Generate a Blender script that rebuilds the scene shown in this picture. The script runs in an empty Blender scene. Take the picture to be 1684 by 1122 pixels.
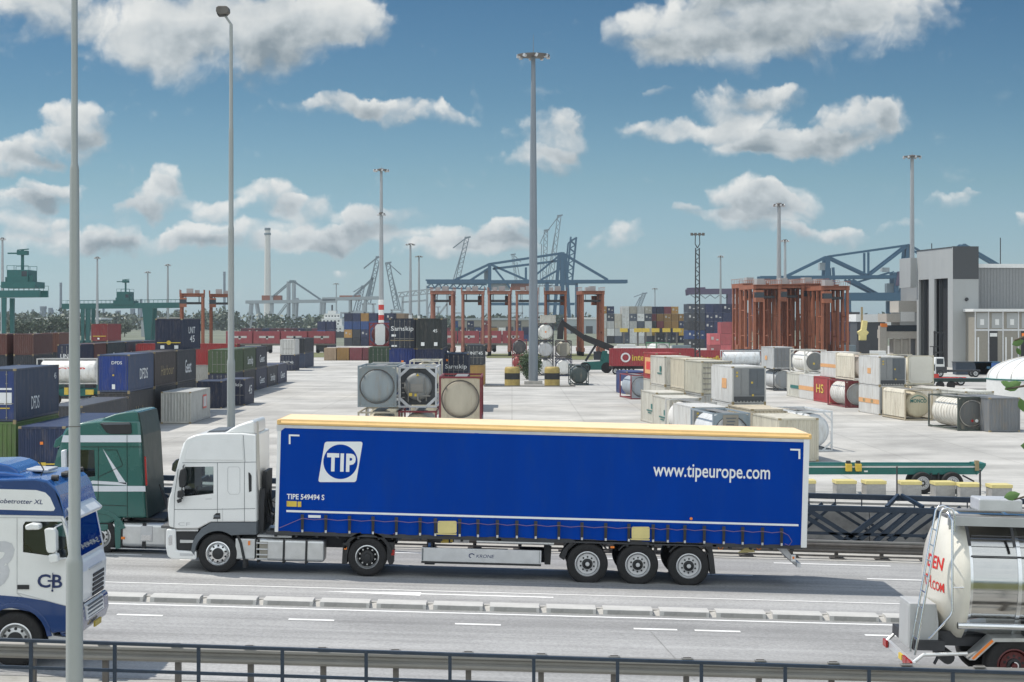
import bpy, bmesh, math, random
from math import sin, cos, pi, radians, tan, atan2, sqrt
from mathutils import Vector, Matrix
random.seed(7)
S = bpy.context.scene
COL = S.collection
# ------------------------------------------------------------ camera
F, CZ, HY = 2900.0, 8.5, 525.0          # focal length in photo pixels, eye height (m) above the yard, horizon row
cd = bpy.data.cameras.new('camera'); cam = bpy.data.objects.new('camera', cd); COL.objects.link(cam)
cam.location = (0, 0, CZ); cam.rotation_euler = (pi / 2, 0, 0)
cd.sensor_width = 36; cd.lens = F / 1684 * 36; cd.shift_y = -(561 - HY) / 1684
cd.clip_start = 0.5; cd.clip_end = 60000
S.camera = cam
# ------------------------------------------------------------ sun, sky, exposure
SUN = Vector((-2.2, 0.85, 4.0)).normalized()
SUN_EL = math.asin(SUN.z); SUN_AZ = atan2(SUN.x, SUN.y)     # azimuth measured from +Y towards +X
sd = bpy.data.lights.new('sun', 'SUN'); sun = bpy.data.objects.new('sun', sd); COL.objects.link(sun)
sd.energy = 3.3; sd.angle = radians(0.53); sd.color = (1.0, 0.94, 0.85)
sun.rotation_euler = SUN.to_track_quat('Z', 'Y').to_euler(); sun.location = (-40, 20, 80)
S.view_settings.view_transform = 'Standard'; S.view_settings.look = 'None'
S.view_settings.exposure = 0.45; S.view_settings.gamma = 1.0
S.cycles.max_bounces = 6; S.cycles.transparent_max_bounces = 8

BACK_FILL = 1.25  # extra brightness of the unseen cloud bank added as fill behind the camera
def build_world():
    w = bpy.data.worlds.new('World'); S.world = w; w.use_nodes = True
    nt = w.node_tree; nt.nodes.clear(); N = nt.nodes.new; L = nt.links.new
    out = N('ShaderNodeOutputWorld'); bg = N('ShaderNodeBackground'); L(bg.outputs[0], out.inputs[0])
    bg.inputs['Strength'].default_value = 0.10
    sky = N('ShaderNodeTexSky'); sky.sky_type = 'NISHITA'; sky.sun_disc = False
    sky.sun_elevation = SUN_EL; sky.sun_rotation = SUN_AZ
    sky.altitude = 0; sky.air_density = 1.0; sky.dust_density = 0.6; sky.ozone_density = 2.5
    def math_(op, a, b=None, c=None, clamp=False):
        n = N('ShaderNodeMath'); n.operation = op; n.use_clamp = clamp
        for i, v in enumerate((a, b, c)):
            if v is None: continue
            if hasattr(v, 'links'): L(v, n.inputs[i])
            else: n.inputs[i].default_value = v
        return n.outputs[0]
    def vec(op, a, b=None, c=None):
        n = N('ShaderNodeVectorMath'); n.operation = op
        for i, v in enumerate((a, b, c)):
            if v is None: continue
            if hasattr(v, 'links'): L(v, n.inputs[i])
            else: n.inputs[i].default_value = v
        return n.outputs['Value'] if op == 'DOT_PRODUCT' else n.outputs[0]
    tc = N('ShaderNodeTexCoord'); sep = N('ShaderNodeSeparateXYZ'); L(tc.outputs['Generated'], sep.inputs[0])
    ay = math_('MAXIMUM', math_('ABSOLUTE', sep.outputs[1]), 0.12)
    u = math_('DIVIDE', sep.outputs[0], ay); v = math_('DIVIDE', sep.outputs[2], ay)
    cmb = N('ShaderNodeCombineXYZ'); L(u, cmb.inputs[0]); L(v, cmb.inputs[1]); p0 = cmb.outputs[0]
    # cloud banks: direction of the centre, half width, half height (in hundredths of a unit of tan)
    blobs = [  # px, py, a, b (photo pixels), strength
        (230, 60, 150, 80, 1), (380, 70, 200, 95, 1), (480, 55, 130, 75, 1), (590, 40, 90, 50, .9), (60, 20, 90, 60, .9), (340, -60, 380, 90, 1),
        (1270, 10, 190, 80, 1.1), (1100, 55, 140, 65, 1.1), (1180, 85, 170, 42, 1), (1350, 60, 160, 70, 1), (1480, 20, 110, 60, 1), (1280, -70, 330, 90, 1.1),
        (140, 205, 60, 36, .9), (90, 240, 80, 30, .9), (20, 265, 60, 30, .9),
        (70, 322, 62, 26, .85), (250, 330, 66, 30, .85), (275, 300, 40, 24, .7), (60, 375, 76, 24, .8), (190, 395, 40, 30, .85), (110, 405, 120, 22, .7), (30, 340, 60, 22, .8),
        (350, 342, 40, 22, .7), (440, 325, 60, 34, .85), (500, 350, 55, 32, .85), (380, 385, 110, 24, .75), (300, 395, 90, 20, .7), (500, 395, 80, 22, .6), (620, 372, 70, 32, .85), (600, 395, 90, 18, .5),
        (550, 180, 75, 22, .8), (620, 182, 70, 24, .8), (730, 187, 65, 16, .6), (760, 395, 95, 18, .75), (830, 380, 56, 20, .85), (740, 415, 90, 18, .75), (830, 405, 80, 16, .75), (520, 405, 90, 16, .7), (200, 350, 60, 20, .7),
        (905, 222, 55, 38, .85), (885, 262, 65, 28, .8), (1020, 388, 34, 18, .7),
        (1190, 170, 62, 36, .75), (1120, 212, 100, 18, .7), (1260, 165, 55, 20, .6), (1240, 215, 80, 34, .8), (1330, 235, 110, 32, .8), (1400, 200, 75, 42, .8), (1470, 190, 45, 40, .75), (1280, 240, 130, 20, .7),
        (1250, 330, 62, 42, .95), (1300, 335, 60, 34, .9), (1230, 375, 90, 22, .8), (1145, 355, 30, 16, .6), (1385, 385, 50, 20, .75), (1315, 388, 44, 14, .6),
        (1540, 342, 40, 18, .6), (1490, 372, 44, 10, .5), (1575, 325, 24, 9, .5), (1675, 355, 24, 14, .6), (550, 445, 36, 10, .5), (1070, 157, 26, 9, .4),
    ]
    # soft warp so that outlines billow
    nz = N('ShaderNodeTexNoise'); nz.noise_dimensions = '2D'; nz.inputs['Scale'].default_value = 20; nz.inputs['Detail'].default_value = 9; nz.inputs['Roughness'].default_value = 0.56
    L(p0, nz.inputs['Vector'])
    off = vec('SUBTRACT', nz.outputs['Color'], (0.5, 0.5, 0.5)); p = vec('MULTIPLY_ADD', off, (0.050, 0.030, 0.0), p0)
    vo = N('ShaderNodeTexVoronoi'); vo.voronoi_dimensions = '2D'; vo.feature = 'SMOOTH_F1'; vo.inputs['Scale'].default_value = 62; vo.inputs['Detail'].default_value = 2; vo.inputs['Roughness'].default_value = .6; L(p, vo.inputs['Vector'])
    W = None; T = None
    for (px, py, a, b, k) in blobs:
        if k < 1: k *= 1.4; a *= 1.18; b *= 1.12
        ca, cb, cx, cy = F / a, F / b, (px - 842) / F, (HY - py) / F
        q = vec('MULTIPLY_ADD', p, (ca, cb, 0), (-cx * ca, -cy * cb, 0))
        f = math_('MULTIPLY_ADD', vec('DOT_PRODUCT', q, q), -k, k, clamp=True)
        t = vec('DOT_PRODUCT', q, (-0.25, 1.0, 0))
        W = f if W is None else math_('ADD', W, f)
        T = math_('MULTIPLY', f, t) if T is None else math_('MULTIPLY_ADD', f, t, T)
    # detail noise for broken edges, and the same noise a little way towards the sun for relief
    def noise(vector, scale, det, rough):
        n = N('ShaderNodeTexNoise'); n.noise_dimensions = '2D'; L(vector, n.inputs['Vector'])
        n.inputs['Scale'].default_value = scale; n.inputs['Detail'].default_value = det; n.inputs['Roughness'].default_value = rough
        return n.outputs[0]
    st = vec('MULTIPLY', p0, (1.0, 1.5, 1.0))
    n1 = noise(st, 30, 8, 0.5)
    n2 = noise(vec('ADD', st, (-0.006, 0.012, 0)), 30, 8, 0.5)
    n3 = noise(vec('MULTIPLY', p, (1.0, 1.9, 1.0)), 11, 3, 0.5)
    # unseen broken cloud added overhead, above the frame, to raise the ambient light
    hi = N('ShaderNodeMapRange'); hi.interpolation_type = 'SMOOTHSTEP'; L(v, hi.inputs[0]); hi.inputs[1].default_value = .27; hi.inputs[2].default_value = .6
    # unseen bright cloud bank added behind the camera to fill the shaded sides
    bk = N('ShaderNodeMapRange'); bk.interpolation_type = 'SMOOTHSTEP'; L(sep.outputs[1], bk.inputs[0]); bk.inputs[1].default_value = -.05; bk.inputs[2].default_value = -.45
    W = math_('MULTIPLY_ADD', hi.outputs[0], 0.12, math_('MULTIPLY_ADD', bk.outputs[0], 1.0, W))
    edge = math_('MULTIPLY_ADD', math_('SUBTRACT', n1, 0.5), 1.1, math_('MULTIPLY_ADD', math_('SUBTRACT', vo.outputs['Distance'], 0.42), -0.55, W))
    dens = N('ShaderNodeMapRange'); dens.interpolation_type = 'SMOOTHSTEP'; L(math_('MULTIPLY', edge, math_('MULTIPLY_ADD', math_('MULTIPLY_ADD', math_('DIVIDE', T, math_('MAXIMUM', W, 0.05)), 1.0, 0.15, clamp=True), 1.1, 1.0)), dens.inputs[0])
    dens.inputs[1].default_value = 0.04; dens.inputs[2].default_value = 1.35
    W2 = math_('MAXIMUM', W, 0.05); tt = math_('DIVIDE', T, W2)
    relief = math_('SUBTRACT', n1, n2)
    lit = math_('MULTIPLY_ADD', relief, 0.8, math_('MULTIPLY_ADD', tt, 0.46, math_('MULTIPLY_ADD', n3, 0.75, math_('MULTIPLY_ADD', vo.outputs['Distance'], -0.20, 0.44))))
    thick = math_('MULTIPLY_ADD', math_('MAXIMUM', math_('SUBTRACT', math_('MINIMUM', W, 1.9), 0.85), 0.0), -0.36, math_('SUBTRACT', lit, 0.06))
    litc = math_('MULTIPLY', thick, 1.0, clamp=True)
    cr = N('ShaderNodeValToRGB'); L(litc, cr.inputs[0])
    e = cr.color_ramp.elements; e[0].position = 0.0; e[0].color = (1.75, 2.15, 2.4, 1); e[1].position = 1.0; e[1].color = (6.2, 6.25, 6.05, 1)
    m = cr.color_ramp.elements.new(0.45); m.color = (4.2, 4.5, 4.6, 1)
    # only above the horizon
    up = N('ShaderNodeMapRange'); L(sep.outputs[2], up.inputs[0]); up.inputs[1].default_value = 0.004; up.inputs[2].default_value = 0.03
    alpha = math_('MULTIPLY', math_('MULTIPLY', dens.outputs[0], up.outputs[0]), 0.95)
    mix = N('ShaderNodeMix'); mix.data_type = 'RGBA'; L(alpha, mix.inputs[0])
    tint = N('ShaderNodeMix'); tint.data_type = 'RGBA'; tint.blend_type = 'MULTIPLY'; tint.inputs[0].default_value = 1.0
    L(sky.outputs[0], tint.inputs[6]); gr = N('ShaderNodeValToRGB'); L(v, gr.inputs[0])      # deeper blue with height, pale air at the horizon, raised overhead for ambient light
    ge = gr.color_ramp.elements; ge[0].position = 0.0; ge[0].color = (.60, .82, 1.15, 1); ge[1].position = 0.75; ge[1].color = (.90, .98, 1.0, 1)
    for ps, c_ in ((.03, (.49, .655, .85)), (.078, (.37, .53, .61)), (.125, (.24, .405, .49)), (.18, (.165, .325, .42)), (.28, (.24, .43, .53))): k_ = ge.new(ps); k_.color = (*c_, 1)
    L(gr.outputs[0], tint.inputs[7])
    L(tint.outputs[2], mix.inputs[6]); bb = math_('MULTIPLY_ADD', bk.outputs[0], BACK_FILL, 1.0); L(vec('SCALE', cr.outputs[0]), mix.inputs[7]); [L(bb, l.from_node.inputs['Scale']) for l in list(mix.inputs[7].links)]; L(mix.outputs[2], bg.inputs['Color'])
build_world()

# ------------------------------------------------------------ text first (while the scene is nearly empty)
TXT = {}
def text_mesh(s, bold=0.0, ex=0.01, shear=0.0):
    """letters as a flat mesh, 1 unit high capitals, centred on its box; returns (verts, faces, width)"""
    k = (s, bold, shear)
    if k in TXT: return TXT[k]
    c = bpy.data.curves.new('txt', 'FONT'); c.body = s; c.size = 1.0; c.offset = bold; c.shear = shear
    c.resolution_u = 3; c.space_character = 1.14 if s == 'TIP' else 1.0; c.fill_mode = 'FRONT'
    o = bpy.data.objects.new('txt', c); COL.objects.link(o)
    me = bpy.data.meshes.new_from_object(o.evaluated_get(bpy.context.evaluated_depsgraph_get()))
    vs = [v.co.copy() for v in me.vertices]; fs = [tuple(p.vertices) for p in me.polygons]
    bpy.data.objects.remove(o); bpy.data.curves.remove(c); bpy.data.meshes.remove(me)
    x0 = min(v.x for v in vs); x1 = max(v.x for v in vs)
    vs = [Vector((v.x - (x0 + x1) / 2, v.y, 0)) for v in vs]
    TXT[k] = (vs, fs, x1 - x0); return TXT[k]
for s_ in ('DFDS', 'Geest', 'Harbour', 'Samskip', 'UNIT45', 'interflow', 'HS', 'CB'): text_mesh(s_)

# ------------------------------------------------------------ materials
MATS = {}
def mat(name, rgb=(.5, .5, .5), rough=.5, metal=0., var=0.12, scale=3.0, dirt=None, dirt_amt=0.0, spec=0.5, objcol=False, bump=0.0, bscale=60., coat=0., stretch=(1, 1, 1), local=True):
    if name in MATS: return MATS[name]
    m = bpy.data.materials.new(name); m.use_nodes = True; nt = m.node_tree; N = nt.nodes.new; L = nt.links.new
    b = nt.nodes['Principled BSDF']; b.inputs['Roughness'].default_value = rough; b.inputs['Metallic'].default_value = metal
    b.inputs['Specular IOR Level'].default_value = spec; b.inputs['Coat Weight'].default_value = coat; b.inputs['Coat Roughness'].default_value = .08
    tc = N('ShaderNodeTexCoord'); mp = N('ShaderNodeMapping'); mp.inputs['Scale'].default_value = stretch
    L(tc.outputs['Object'], mp.inputs[0])
    if objcol:
        oi = N('ShaderNodeObjectInfo'); src = oi.outputs['Color']
        # a different patch of dirt on every one
        ad = N('ShaderNodeVectorMath'); ad.operation = 'MULTIPLY_ADD'; L(oi.outputs['Random'], ad.inputs[0]); ad.inputs[1].default_value = (40, 70, 30); L(mp.outputs[0], ad.inputs[2]); vsrc = ad.outputs[0]
    else:
        r = N('ShaderNodeRGB'); r.outputs[0].default_value = (*rgb, 1); src = r.outputs[0]; vsrc = mp.outputs[0]
    n = N('ShaderNodeTexNoise'); L(vsrc, n.inputs['Vector']); n.inputs['Scale'].default_value = scale; n.inputs['Detail'].default_value = 6; n.inputs['Roughness'].default_value = .6
    mr = N('ShaderNodeMapRange'); L(n.outputs[0], mr.inputs[0]); mr.inputs[1].default_value = .3; mr.inputs[2].default_value = .7
    mr.inputs[3].default_value = 1 - var; mr.inputs[4].default_value = 1 + var
    mx = N('ShaderNodeMix'); mx.data_type = 'RGBA'; mx.blend_type = 'MULTIPLY'; mx.inputs[0].default_value = 1
    L(src, mx.inputs[6]); cmb = N('ShaderNodeCombineColor'); [L(mr.outputs[0], cmb.inputs[i]) for i in range(3)]; L(cmb.outputs[0], mx.inputs[7])
    col = mx.outputs[2]
    if dirt is not None:
        n2 = N('ShaderNodeTexNoise'); L(vsrc, n2.inputs['Vector']); n2.inputs['Scale'].default_value = scale * 2.3; n2.inputs['Detail'].default_value = 8; n2.inputs['Roughness'].default_value = .7
        m2 = N('ShaderNodeMapRange'); L(n2.outputs[0], m2.inputs[0]); m2.inputs[1].default_value = .5; m2.inputs[2].default_value = .72; m2.inputs[4].default_value = dirt_amt
        x2 = N('ShaderNodeMix'); x2.data_type = 'RGBA'; L(m2.outputs[0], x2.inputs[0]); L(col, x2.inputs[6]); x2.inputs[7].default_value = (*dirt, 1); col = x2.outputs[2]
    L(col, b.inputs['Base Color'])
    rr = N('ShaderNodeMapRange'); L(n.outputs[0], rr.inputs[0]); rr.inputs[3].default_value = max(.03, rough - .08); rr.inputs[4].default_value = min(1, rough + .1); L(rr.outputs[0], b.inputs['Roughness'])
    if bump:
        n3 = N('ShaderNodeTexNoise'); L(mp.outputs[0], n3.inputs['Vector']); n3.inputs['Scale'].default_value = bscale; n3.inputs['Detail'].default_value = 4
        bp = N('ShaderNodeBump'); bp.inputs['Strength'].default_value = bump; bp.inputs['Distance'].default_value = .02; L(n3.outputs[0], bp.inputs['Height']); L(bp.outputs[0], b.inputs['Normal'])
    MATS[name] = m; return m
def glass_mat(name, tint=(.35, .42, .43), mixf=.25, rough=.02):
    if name in MATS: return MATS[name]
    m = bpy.data.materials.new(name); m.use_nodes = True; nt = m.node_tree; nt.nodes.clear(); N = nt.nodes.new; L = nt.links.new
    o = N('ShaderNodeOutputMaterial'); t = N('ShaderNodeBsdfTransparent'); t.inputs[0].default_value = (*tint, 1)
    g = N('ShaderNodeBsdfGlossy'); g.inputs['Roughness'].default_value = rough; g.inputs[0].default_value = (.9, .95, 1, 1)
    fr = N('ShaderNodeFresnel'); fr.inputs[0].default_value = 1.5; ad = N('ShaderNodeMath'); ad.operation = 'ADD'; ad.use_clamp = True; L(fr.outputs[0], ad.inputs[0]); ad.inputs[1].default_value = mixf * .3
    mx = N('ShaderNodeMixShader'); L(ad.outputs[0], mx.inputs[0]); L(t.outputs[0], mx.inputs[1]); L(g.outputs[0], mx.inputs[2]); L(mx.outputs[0], o.inputs[0])
    MATS[name] = m; return m
M = {}
def dm(k, *a, **kw): M[k] = mat(k.replace('_', ' '), *a, **kw)
dm('white_paint', (.74, .75, .74), .32, coat=.4, var=.03, scale=1.2, dirt=(.45, .43, .39), dirt_amt=.10)
dm('grey_trim', (.10, .115, .13), .55, var=.08)
dm('black_plastic', (.018, .019, .021), .55, var=.2)
dm('rubber', (.016, .016, .017), .85, var=.25, scale=8, dirt=(.06, .055, .05), dirt_amt=.35)
dm('dark_steel', (.035, .037, .042), .6, var=.3, scale=5)
dm('chrome', (.72, .73, .74), .18, metal=1, var=.05)
dm('alu', (.62, .63, .63), .38, metal=.85, var=.08, scale=4)
dm('alu_paint', (.55, .56, .57), .4, metal=.3, var=.08)
dm('curtain_blue', (.0, .041, .30), .6, var=.07, scale=.6, spec=.05, dirt=(.015, .055, .22), dirt_amt=.35, stretch=(2.2, 1, .5))
dm('beige_roof', (.70, .46, .18), .55, var=.07, scale=2)
dm('roof_tarp', (.80, .61, .38), .6, var=.06, scale=2)
dm('text_white', (.75, .77, .77), .5, var=.04)
dm('orange', (.8, .22, .03), .4, var=.05); dm('red_light', (.33, .015, .012), .25, var=.05); dm('tag_yellow', (.62, .53, .22), .5, var=.08)
dm('green_paint', (.020, .112, .097), .25, coat=.6, var=.04, scale=1.0, dirt=(.1, .11, .1), dirt_amt=.06)
dm('dark_green', (.008, .028, .024), .4, var=.1)
dm('stripe_white', (.62, .65, .69), .35, var=.03)
dm('navy_paint', (.012, .045, .16), .25, coat=.6, var=.05, scale=1.0)
dm('mid_blue', (.02, .10, .32), .25, coat=.6, var=.05)
dm('text_navy', (.015, .03, .11), .4)
dm('text_red', (.6, .03, .02), .4)
dm('cream', (.66, .635, .56), .3, coat=.4, var=.04, scale=1, dirt=(.4, .36, .27), dirt_amt=.12)
dm('cabin_dark', (.09, .09, .092), .7, var=.2); dm('cabin_grey', (.33, .33, .32), .7, var=.1)
dm('asphalt', (.33, .33, .325), .88, var=.09, scale=.35, bump=.25, bscale=40., dirt=(.24, .24, .238), dirt_amt=.35, stretch=(.35, 1.6, 1))
dm('line_white', (.78, .78, .76), .7, var=.06, scale=2, dirt=(.45, .45, .44), dirt_amt=.45)
dm('concrete', (.42, .41, .385), .85, var=.14, scale=1.6, dirt=(.22, .21, .19), dirt_amt=.4, bump=.2)
dm('concrete_dark', (.34, .34, .335), .8, var=.45, scale=.7, dirt=(.16, .16, .16), dirt_amt=.8)
dm('concrete_pale', (.60, .59, .56), .85, var=.08, scale=1.6, dirt=(.35, .34, .32), dirt_amt=.35)
dm('cabin_tan', (.42, .40, .36), .7, var=.08)
dm('cabinet_grey', (.40, .41, .41), .45, var=.06)
dm('galv', (.235, .23, .215), .5, metal=.3, var=.12, scale=2.5, dirt=(.25, .235, .2), dirt_amt=.35, stretch=(.4, 1, 1))
dm('galv_dark', (.14, .13, .12), .6, metal=.3, var=.2, scale=2.5, dirt=(.09, .07, .05), dirt_amt=.5)
dm('navy_steel', (.016, .030, .052), .45, var=.15, scale=4, dirt=(.09, .10, .11), dirt_amt=.2)
dm('pole_grey', (.34, .36, .35), .45, metal=.15, var=.06, scale=2, dirt=(.3, .3, .28), dirt_amt=.2, stretch=(1, 1, .3))
dm('mast_pale', (.34, .36, .37), .5, metal=.2, var=.08, stretch=(1, 1, .2)); dm('mast_blue', (.21, .24, .27), .5, metal=.2, var=.07, scale=1, stretch=(1, 1, .2))
dm('yellow', (.62, .45, .06), .5, var=.12, dirt=(.2, .15, .06), dirt_amt=.4)
dm('drum_yellow', (.36, .27, .085), .6, var=.2, dirt=(.12, .1, .06), dirt_amt=.4)
dm('teal_steel', (.012, .13, .115), .5, var=.12, scale=2, dirt=(.05, .07, .06), dirt_amt=.3)
dm('rust_red', (.27, .094, .048), .6, var=.16, scale=1.2, dirt=(.16, .07, .045), dirt_amt=.5)
dm('rust_pink', (.34, .15, .105), .6, var=.14, scale=1.2, dirt=(.22, .11, .08), dirt_amt=.45)
dm('crane_blue', (.022, .092, .165), .5, var=.12); dm('crane_green', (.012, .105, .10), .5, var=.14)
dm('crane_grey', (.34, .38, .40), .6, var=.1); dm('crane_dim', (.17, .215, .24), .6, var=.1); dm('crane_purple', (.10, .075, .13), .6, var=.1)
dm('sign_red', (.5, .04, .03), .5, var=.1); dm('band_white', (.72, .72, .7), .5, var=.05)
dm('clad_grey', (.33, .345, .345), .55, var=.05, scale=.6, stretch=(1, 1, .1)); dm('clad_dark', (.05, .055, .06), .55, var=.06); dm('clad_wall', (.215, .225, .23), .55, var=.06)
dm('clad_tan', (.25, .235, .20), .7, var=.08); dm('white_box', (.66, .67, .66), .5, var=.05)
dm('paint', objcol=True, rough=.5, var=.13, scale=.9, dirt=(.17, .14, .12), dirt_amt=.38, stretch=(1.5, 1.5, .5))
dm('faded_orange', (.62, .33, .14), .6, var=.12)
dm('dark_red_paint', (.09, .014, .014), .5, var=.15)
dm('paint_worn', objcol=True, rough=.55, var=.12, scale=.8, dirt=(.26, .21, .15), dirt_amt=.60, stretch=(1.6, 1.6, .35))
dm('casting', (.28, .22, .12), .6, var=.3)
dm('wood', (.3, .22, .14), .8, var=.2); dm('steel_tank', (.50, .50, .49), .10, metal=1, var=.03)
dm('grass', (.13, .14, .055), .95, var=.3, scale=.15, dirt=(.2, .18, .1), dirt_amt=.5)
dm('bark', (.10, .08, .06), .9, var=.3)
def wear(m, stretch, lo, hi, grain):      # long wheel tracks and fine stone grain
    nt = m.node_tree; N = nt.nodes.new; L = nt.links.new; b = nt.nodes['Principled BSDF']; old = b.inputs['Base Color'].links[0].from_socket; tc = N('ShaderNodeTexCoord')
    for sc, st_, a0, a1, det in ((1., stretch, lo, hi, 5), (14., (1, 1, 1), 1 - grain, 1 + grain, 2), (.22, (1, 1, 1), .9, 1.06, 8)):
        mp = N('ShaderNodeMapping'); mp.inputs['Scale'].default_value = st_; L(tc.outputs['Object'], mp.inputs[0]); n = N('ShaderNodeTexNoise'); L(mp.outputs[0], n.inputs[0]); n.inputs['Scale'].default_value = sc; n.inputs['Detail'].default_value = det; n.inputs['Roughness'].default_value = .62
        r = N('ShaderNodeMapRange'); L(n.outputs[0], r.inputs[0]); r.inputs[1].default_value = .36; r.inputs[2].default_value = .62; r.inputs[3].default_value = a0; r.inputs[4].default_value = a1
        c = N('ShaderNodeCombineColor'); [L(r.outputs[0], c.inputs[i]) for i in range(3)]; x = N('ShaderNodeMix'); x.data_type = 'RGBA'; x.blend_type = 'MULTIPLY'; x.inputs[0].default_value = 1; L(old, x.inputs[6]); L(c.outputs[0], x.inputs[7]); old = x.outputs[2]
    L(old, b.inputs['Base Color'])
wear(M['asphalt'], (.03, 1.1, 1), .72, 1.08, .12)
def leaf_mat(name, rgb):
    m = mat(name, rgb, .55, var=.35, scale=.6); b = m.node_tree.nodes['Principled BSDF']
    b.inputs['Subsurface Weight'].default_value = 0.0; return m
M['leaf_far'] = leaf_mat('far foliage', (.07, .095, .06)); M['leaf_shrub'] = leaf_mat('shrub foliage', (.085, .125, .06)); M['leaf_near'] = leaf_mat('near leaves', (.10, .19, .05))
M['glass'] = glass_mat('cab glass', (.62, .70, .70), .2); M['glass_dark'] = glass_mat('dark glass', (.12, .16, .17), .35)
M['pane'] = mat('window pane', (.03, .04, .05), .08, var=.3, scale=.4)

# ------------------------------------------------------------ mesh helpers
class MB:
    def __init__(s): s.v = []; s.f = []; s.m = []; s.cut = []
    def add(s, vs, fs, mi=0):
        o = len(s.v); s.cut.append((o, len(s.f))); s.v += [tuple(v) for v in vs]; s.f += [tuple(i + o for i in f) for f in fs]; s.m += [mi] * len(fs); return s
    def box(s, x0, x1, y0, y1, z0, z1, mi=0, R=None):
        vs = [Vector((x, y, z)) for z in (z0, z1) for y in (y0, y1) for x in (x0, x1)]
        if R is not None: vs = [R @ v for v in vs]
        return s.add(vs, [(0, 2, 3, 1), (4, 5, 7, 6), (0, 1, 5, 4), (2, 6, 7, 3), (0, 4, 6, 2), (1, 3, 7, 5)], mi)
    def bar(s, a, b, w, h=None, mi=0, up=(0, 0, 1)):
        a = Vector(a); b = Vector(b); h = h or w; d = (b - a).normalized(); up = Vector(up)
        if abs(d.dot(up)) > .98: up = Vector((0, 1, 0))
        r = d.cross(up).normalized() * w / 2; t = r.cross(d).normalized() * h / 2
        vs = [a - r - t, a + r - t, a + r + t, a - r + t, b - r - t, b + r - t, b + r + t, b - r + t]
        return s.add(vs, [(0, 3, 2, 1), (4, 5, 6, 7), (0, 1, 5, 4), (1, 2, 6, 5), (2, 3, 7, 6), (3, 0, 4, 7)], mi)
    def tube(s, pts, r, n=10, mi=0, caps=True):
        pts = [Vector(p) for p in pts]; rs = r if isinstance(r, (list, tuple)) else [r] * len(pts); vs = []; fs = []
        u = None
        for i, p in enumerate(pts):
            d = (pts[min(i + 1, len(pts) - 1)] - pts[max(i - 1, 0)]).normalized()
            if u is None:
                u = d.cross(Vector((0, 0, 1)) if abs(d.z) < .9 else Vector((1, 0, 0))).normalized()
            u = (u - d * u.dot(d)).normalized(); w = d.cross(u)
            vs += [p + (u * cos(2 * pi * k / n) + w * sin(2 * pi * k / n)) * rs[i] for k in range(n)]
        for i in range(len(pts) - 1):
            for k in range(n):
                k2 = (k + 1) % n; fs.append((i * n + k, i * n + k2, (i + 1) * n + k2, (i + 1) * n + k))
        if caps: fs.append(tuple(reversed(range(n)))); fs.append(tuple(range((len(pts) - 1) * n, len(pts) * n)))
        return s.add(vs, fs, mi)
    def lathe(s, prof, n=24, mi=0, axis='Y', c=(0, 0, 0), sx=1, sz=1):
        """prof: (radius, along axis); closed at ends where radius is 0"""
        vs = []; fs = []
        for (r, t) in prof:
            for k in range(n):
                a = 2 * pi * k / n
                v = {'Y': (r * cos(a) * sx, t, r * sin(a) * sz), 'Z': (r * cos(a) * sx, r * sin(a) * sz, t), 'X': (t, r * cos(a) * sx, r * sin(a) * sz)}[axis]
                vs.append(Vector(v) + Vector(c))
        for i in range(len(prof) - 1):
            for k in range(n):
                k2 = (k + 1) % n; fs.append((i * n + k, i * n + k2, (i + 1) * n + k2, (i + 1) * n + k))
        return s.add(vs, fs, mi)
    def prism(s, prof, y0, y1, mi=0, y0s=None):
        """prof: (x, z) outline, extruded from y0 to y1"""
        n = len(prof); vs = [(x, y0, z) for x, z in prof] + [(x, y1, z) for x, z in prof]
        fs = [(i, (i + 1) % n, n + (i + 1) % n, n + i) for i in range(n)] + [tuple(reversed(range(n))), tuple(range(n, 2 * n))]
        return s.add(vs, fs, mi)
    def disc(s, c, r, ny=-1, n=16, mi=0, h=0.004):
        c = Vector(c); vs = [c + Vector((r * cos(2 * pi * k / n), y, r * sin(2 * pi * k / n))) for y in (0, ny * h) for k in range(n)]
        fs = [tuple(range(n, 2 * n))] + [(k, (k + 1) % n, n + (k + 1) % n, n + k) for k in range(n)]
        return s.add(vs, fs, mi)
    def text(s, t, c, size, face='-Y', bold=0.0, mi=0, width=None, shear=0., proj=None):
        vs, fs, w = text_mesh(t, bold, shear=shear); k = size / 0.72; kx = k if width is None else width / w
        ax = {'-Y': ((1, 0, 0), (0, 0, 1)), '+X': ((0, 1, 0), (0, 0, 1)), '-X': ((0, -1, 0), (0, 0, 1)), '+Y': ((-1, 0, 0), (0, 0, 1)), '+Z': ((1, 0, 0), (0, 1, 0))}[face]
        a, b = Vector(ax[0]), Vector(ax[1]); c = Vector(c)
        out = [c + a * v.x * kx + b * v.y * k for v in vs]
        if proj: out = [proj(v) for v in out]
        return s.add(out, fs, mi)
    @staticmethod
    def join(o, mb):                                           # more shapes into an existing one-material mesh
        q = MB(); q.add([v.co for v in o.data.vertices], [tuple(p.vertices) for p in o.data.polygons]); q.add(mb.v, mb.f); return q.mesh(o.data.name, o.data.materials[0])
    def mesh(s, name, mats, smooth=None, fix=True):
        me = bpy.data.meshes.new(name); me.from_pydata(s.v, [], s.f)
        for m in (mats if isinstance(mats, (list, tuple)) else [mats]): me.materials.append(M[m] if isinstance(m, str) else m)
        me.polygons.foreach_set('material_index', s.m)
        if fix:
            bm = bmesh.new(); bm.from_mesh(me); bmesh.ops.recalc_face_normals(bm, faces=bm.faces); bm.to_mesh(me); bm.free()
        if smooth: me.shade_smooth(); me.set_sharp_from_angle(angle=radians(smooth))
        me.update(); return me
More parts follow.
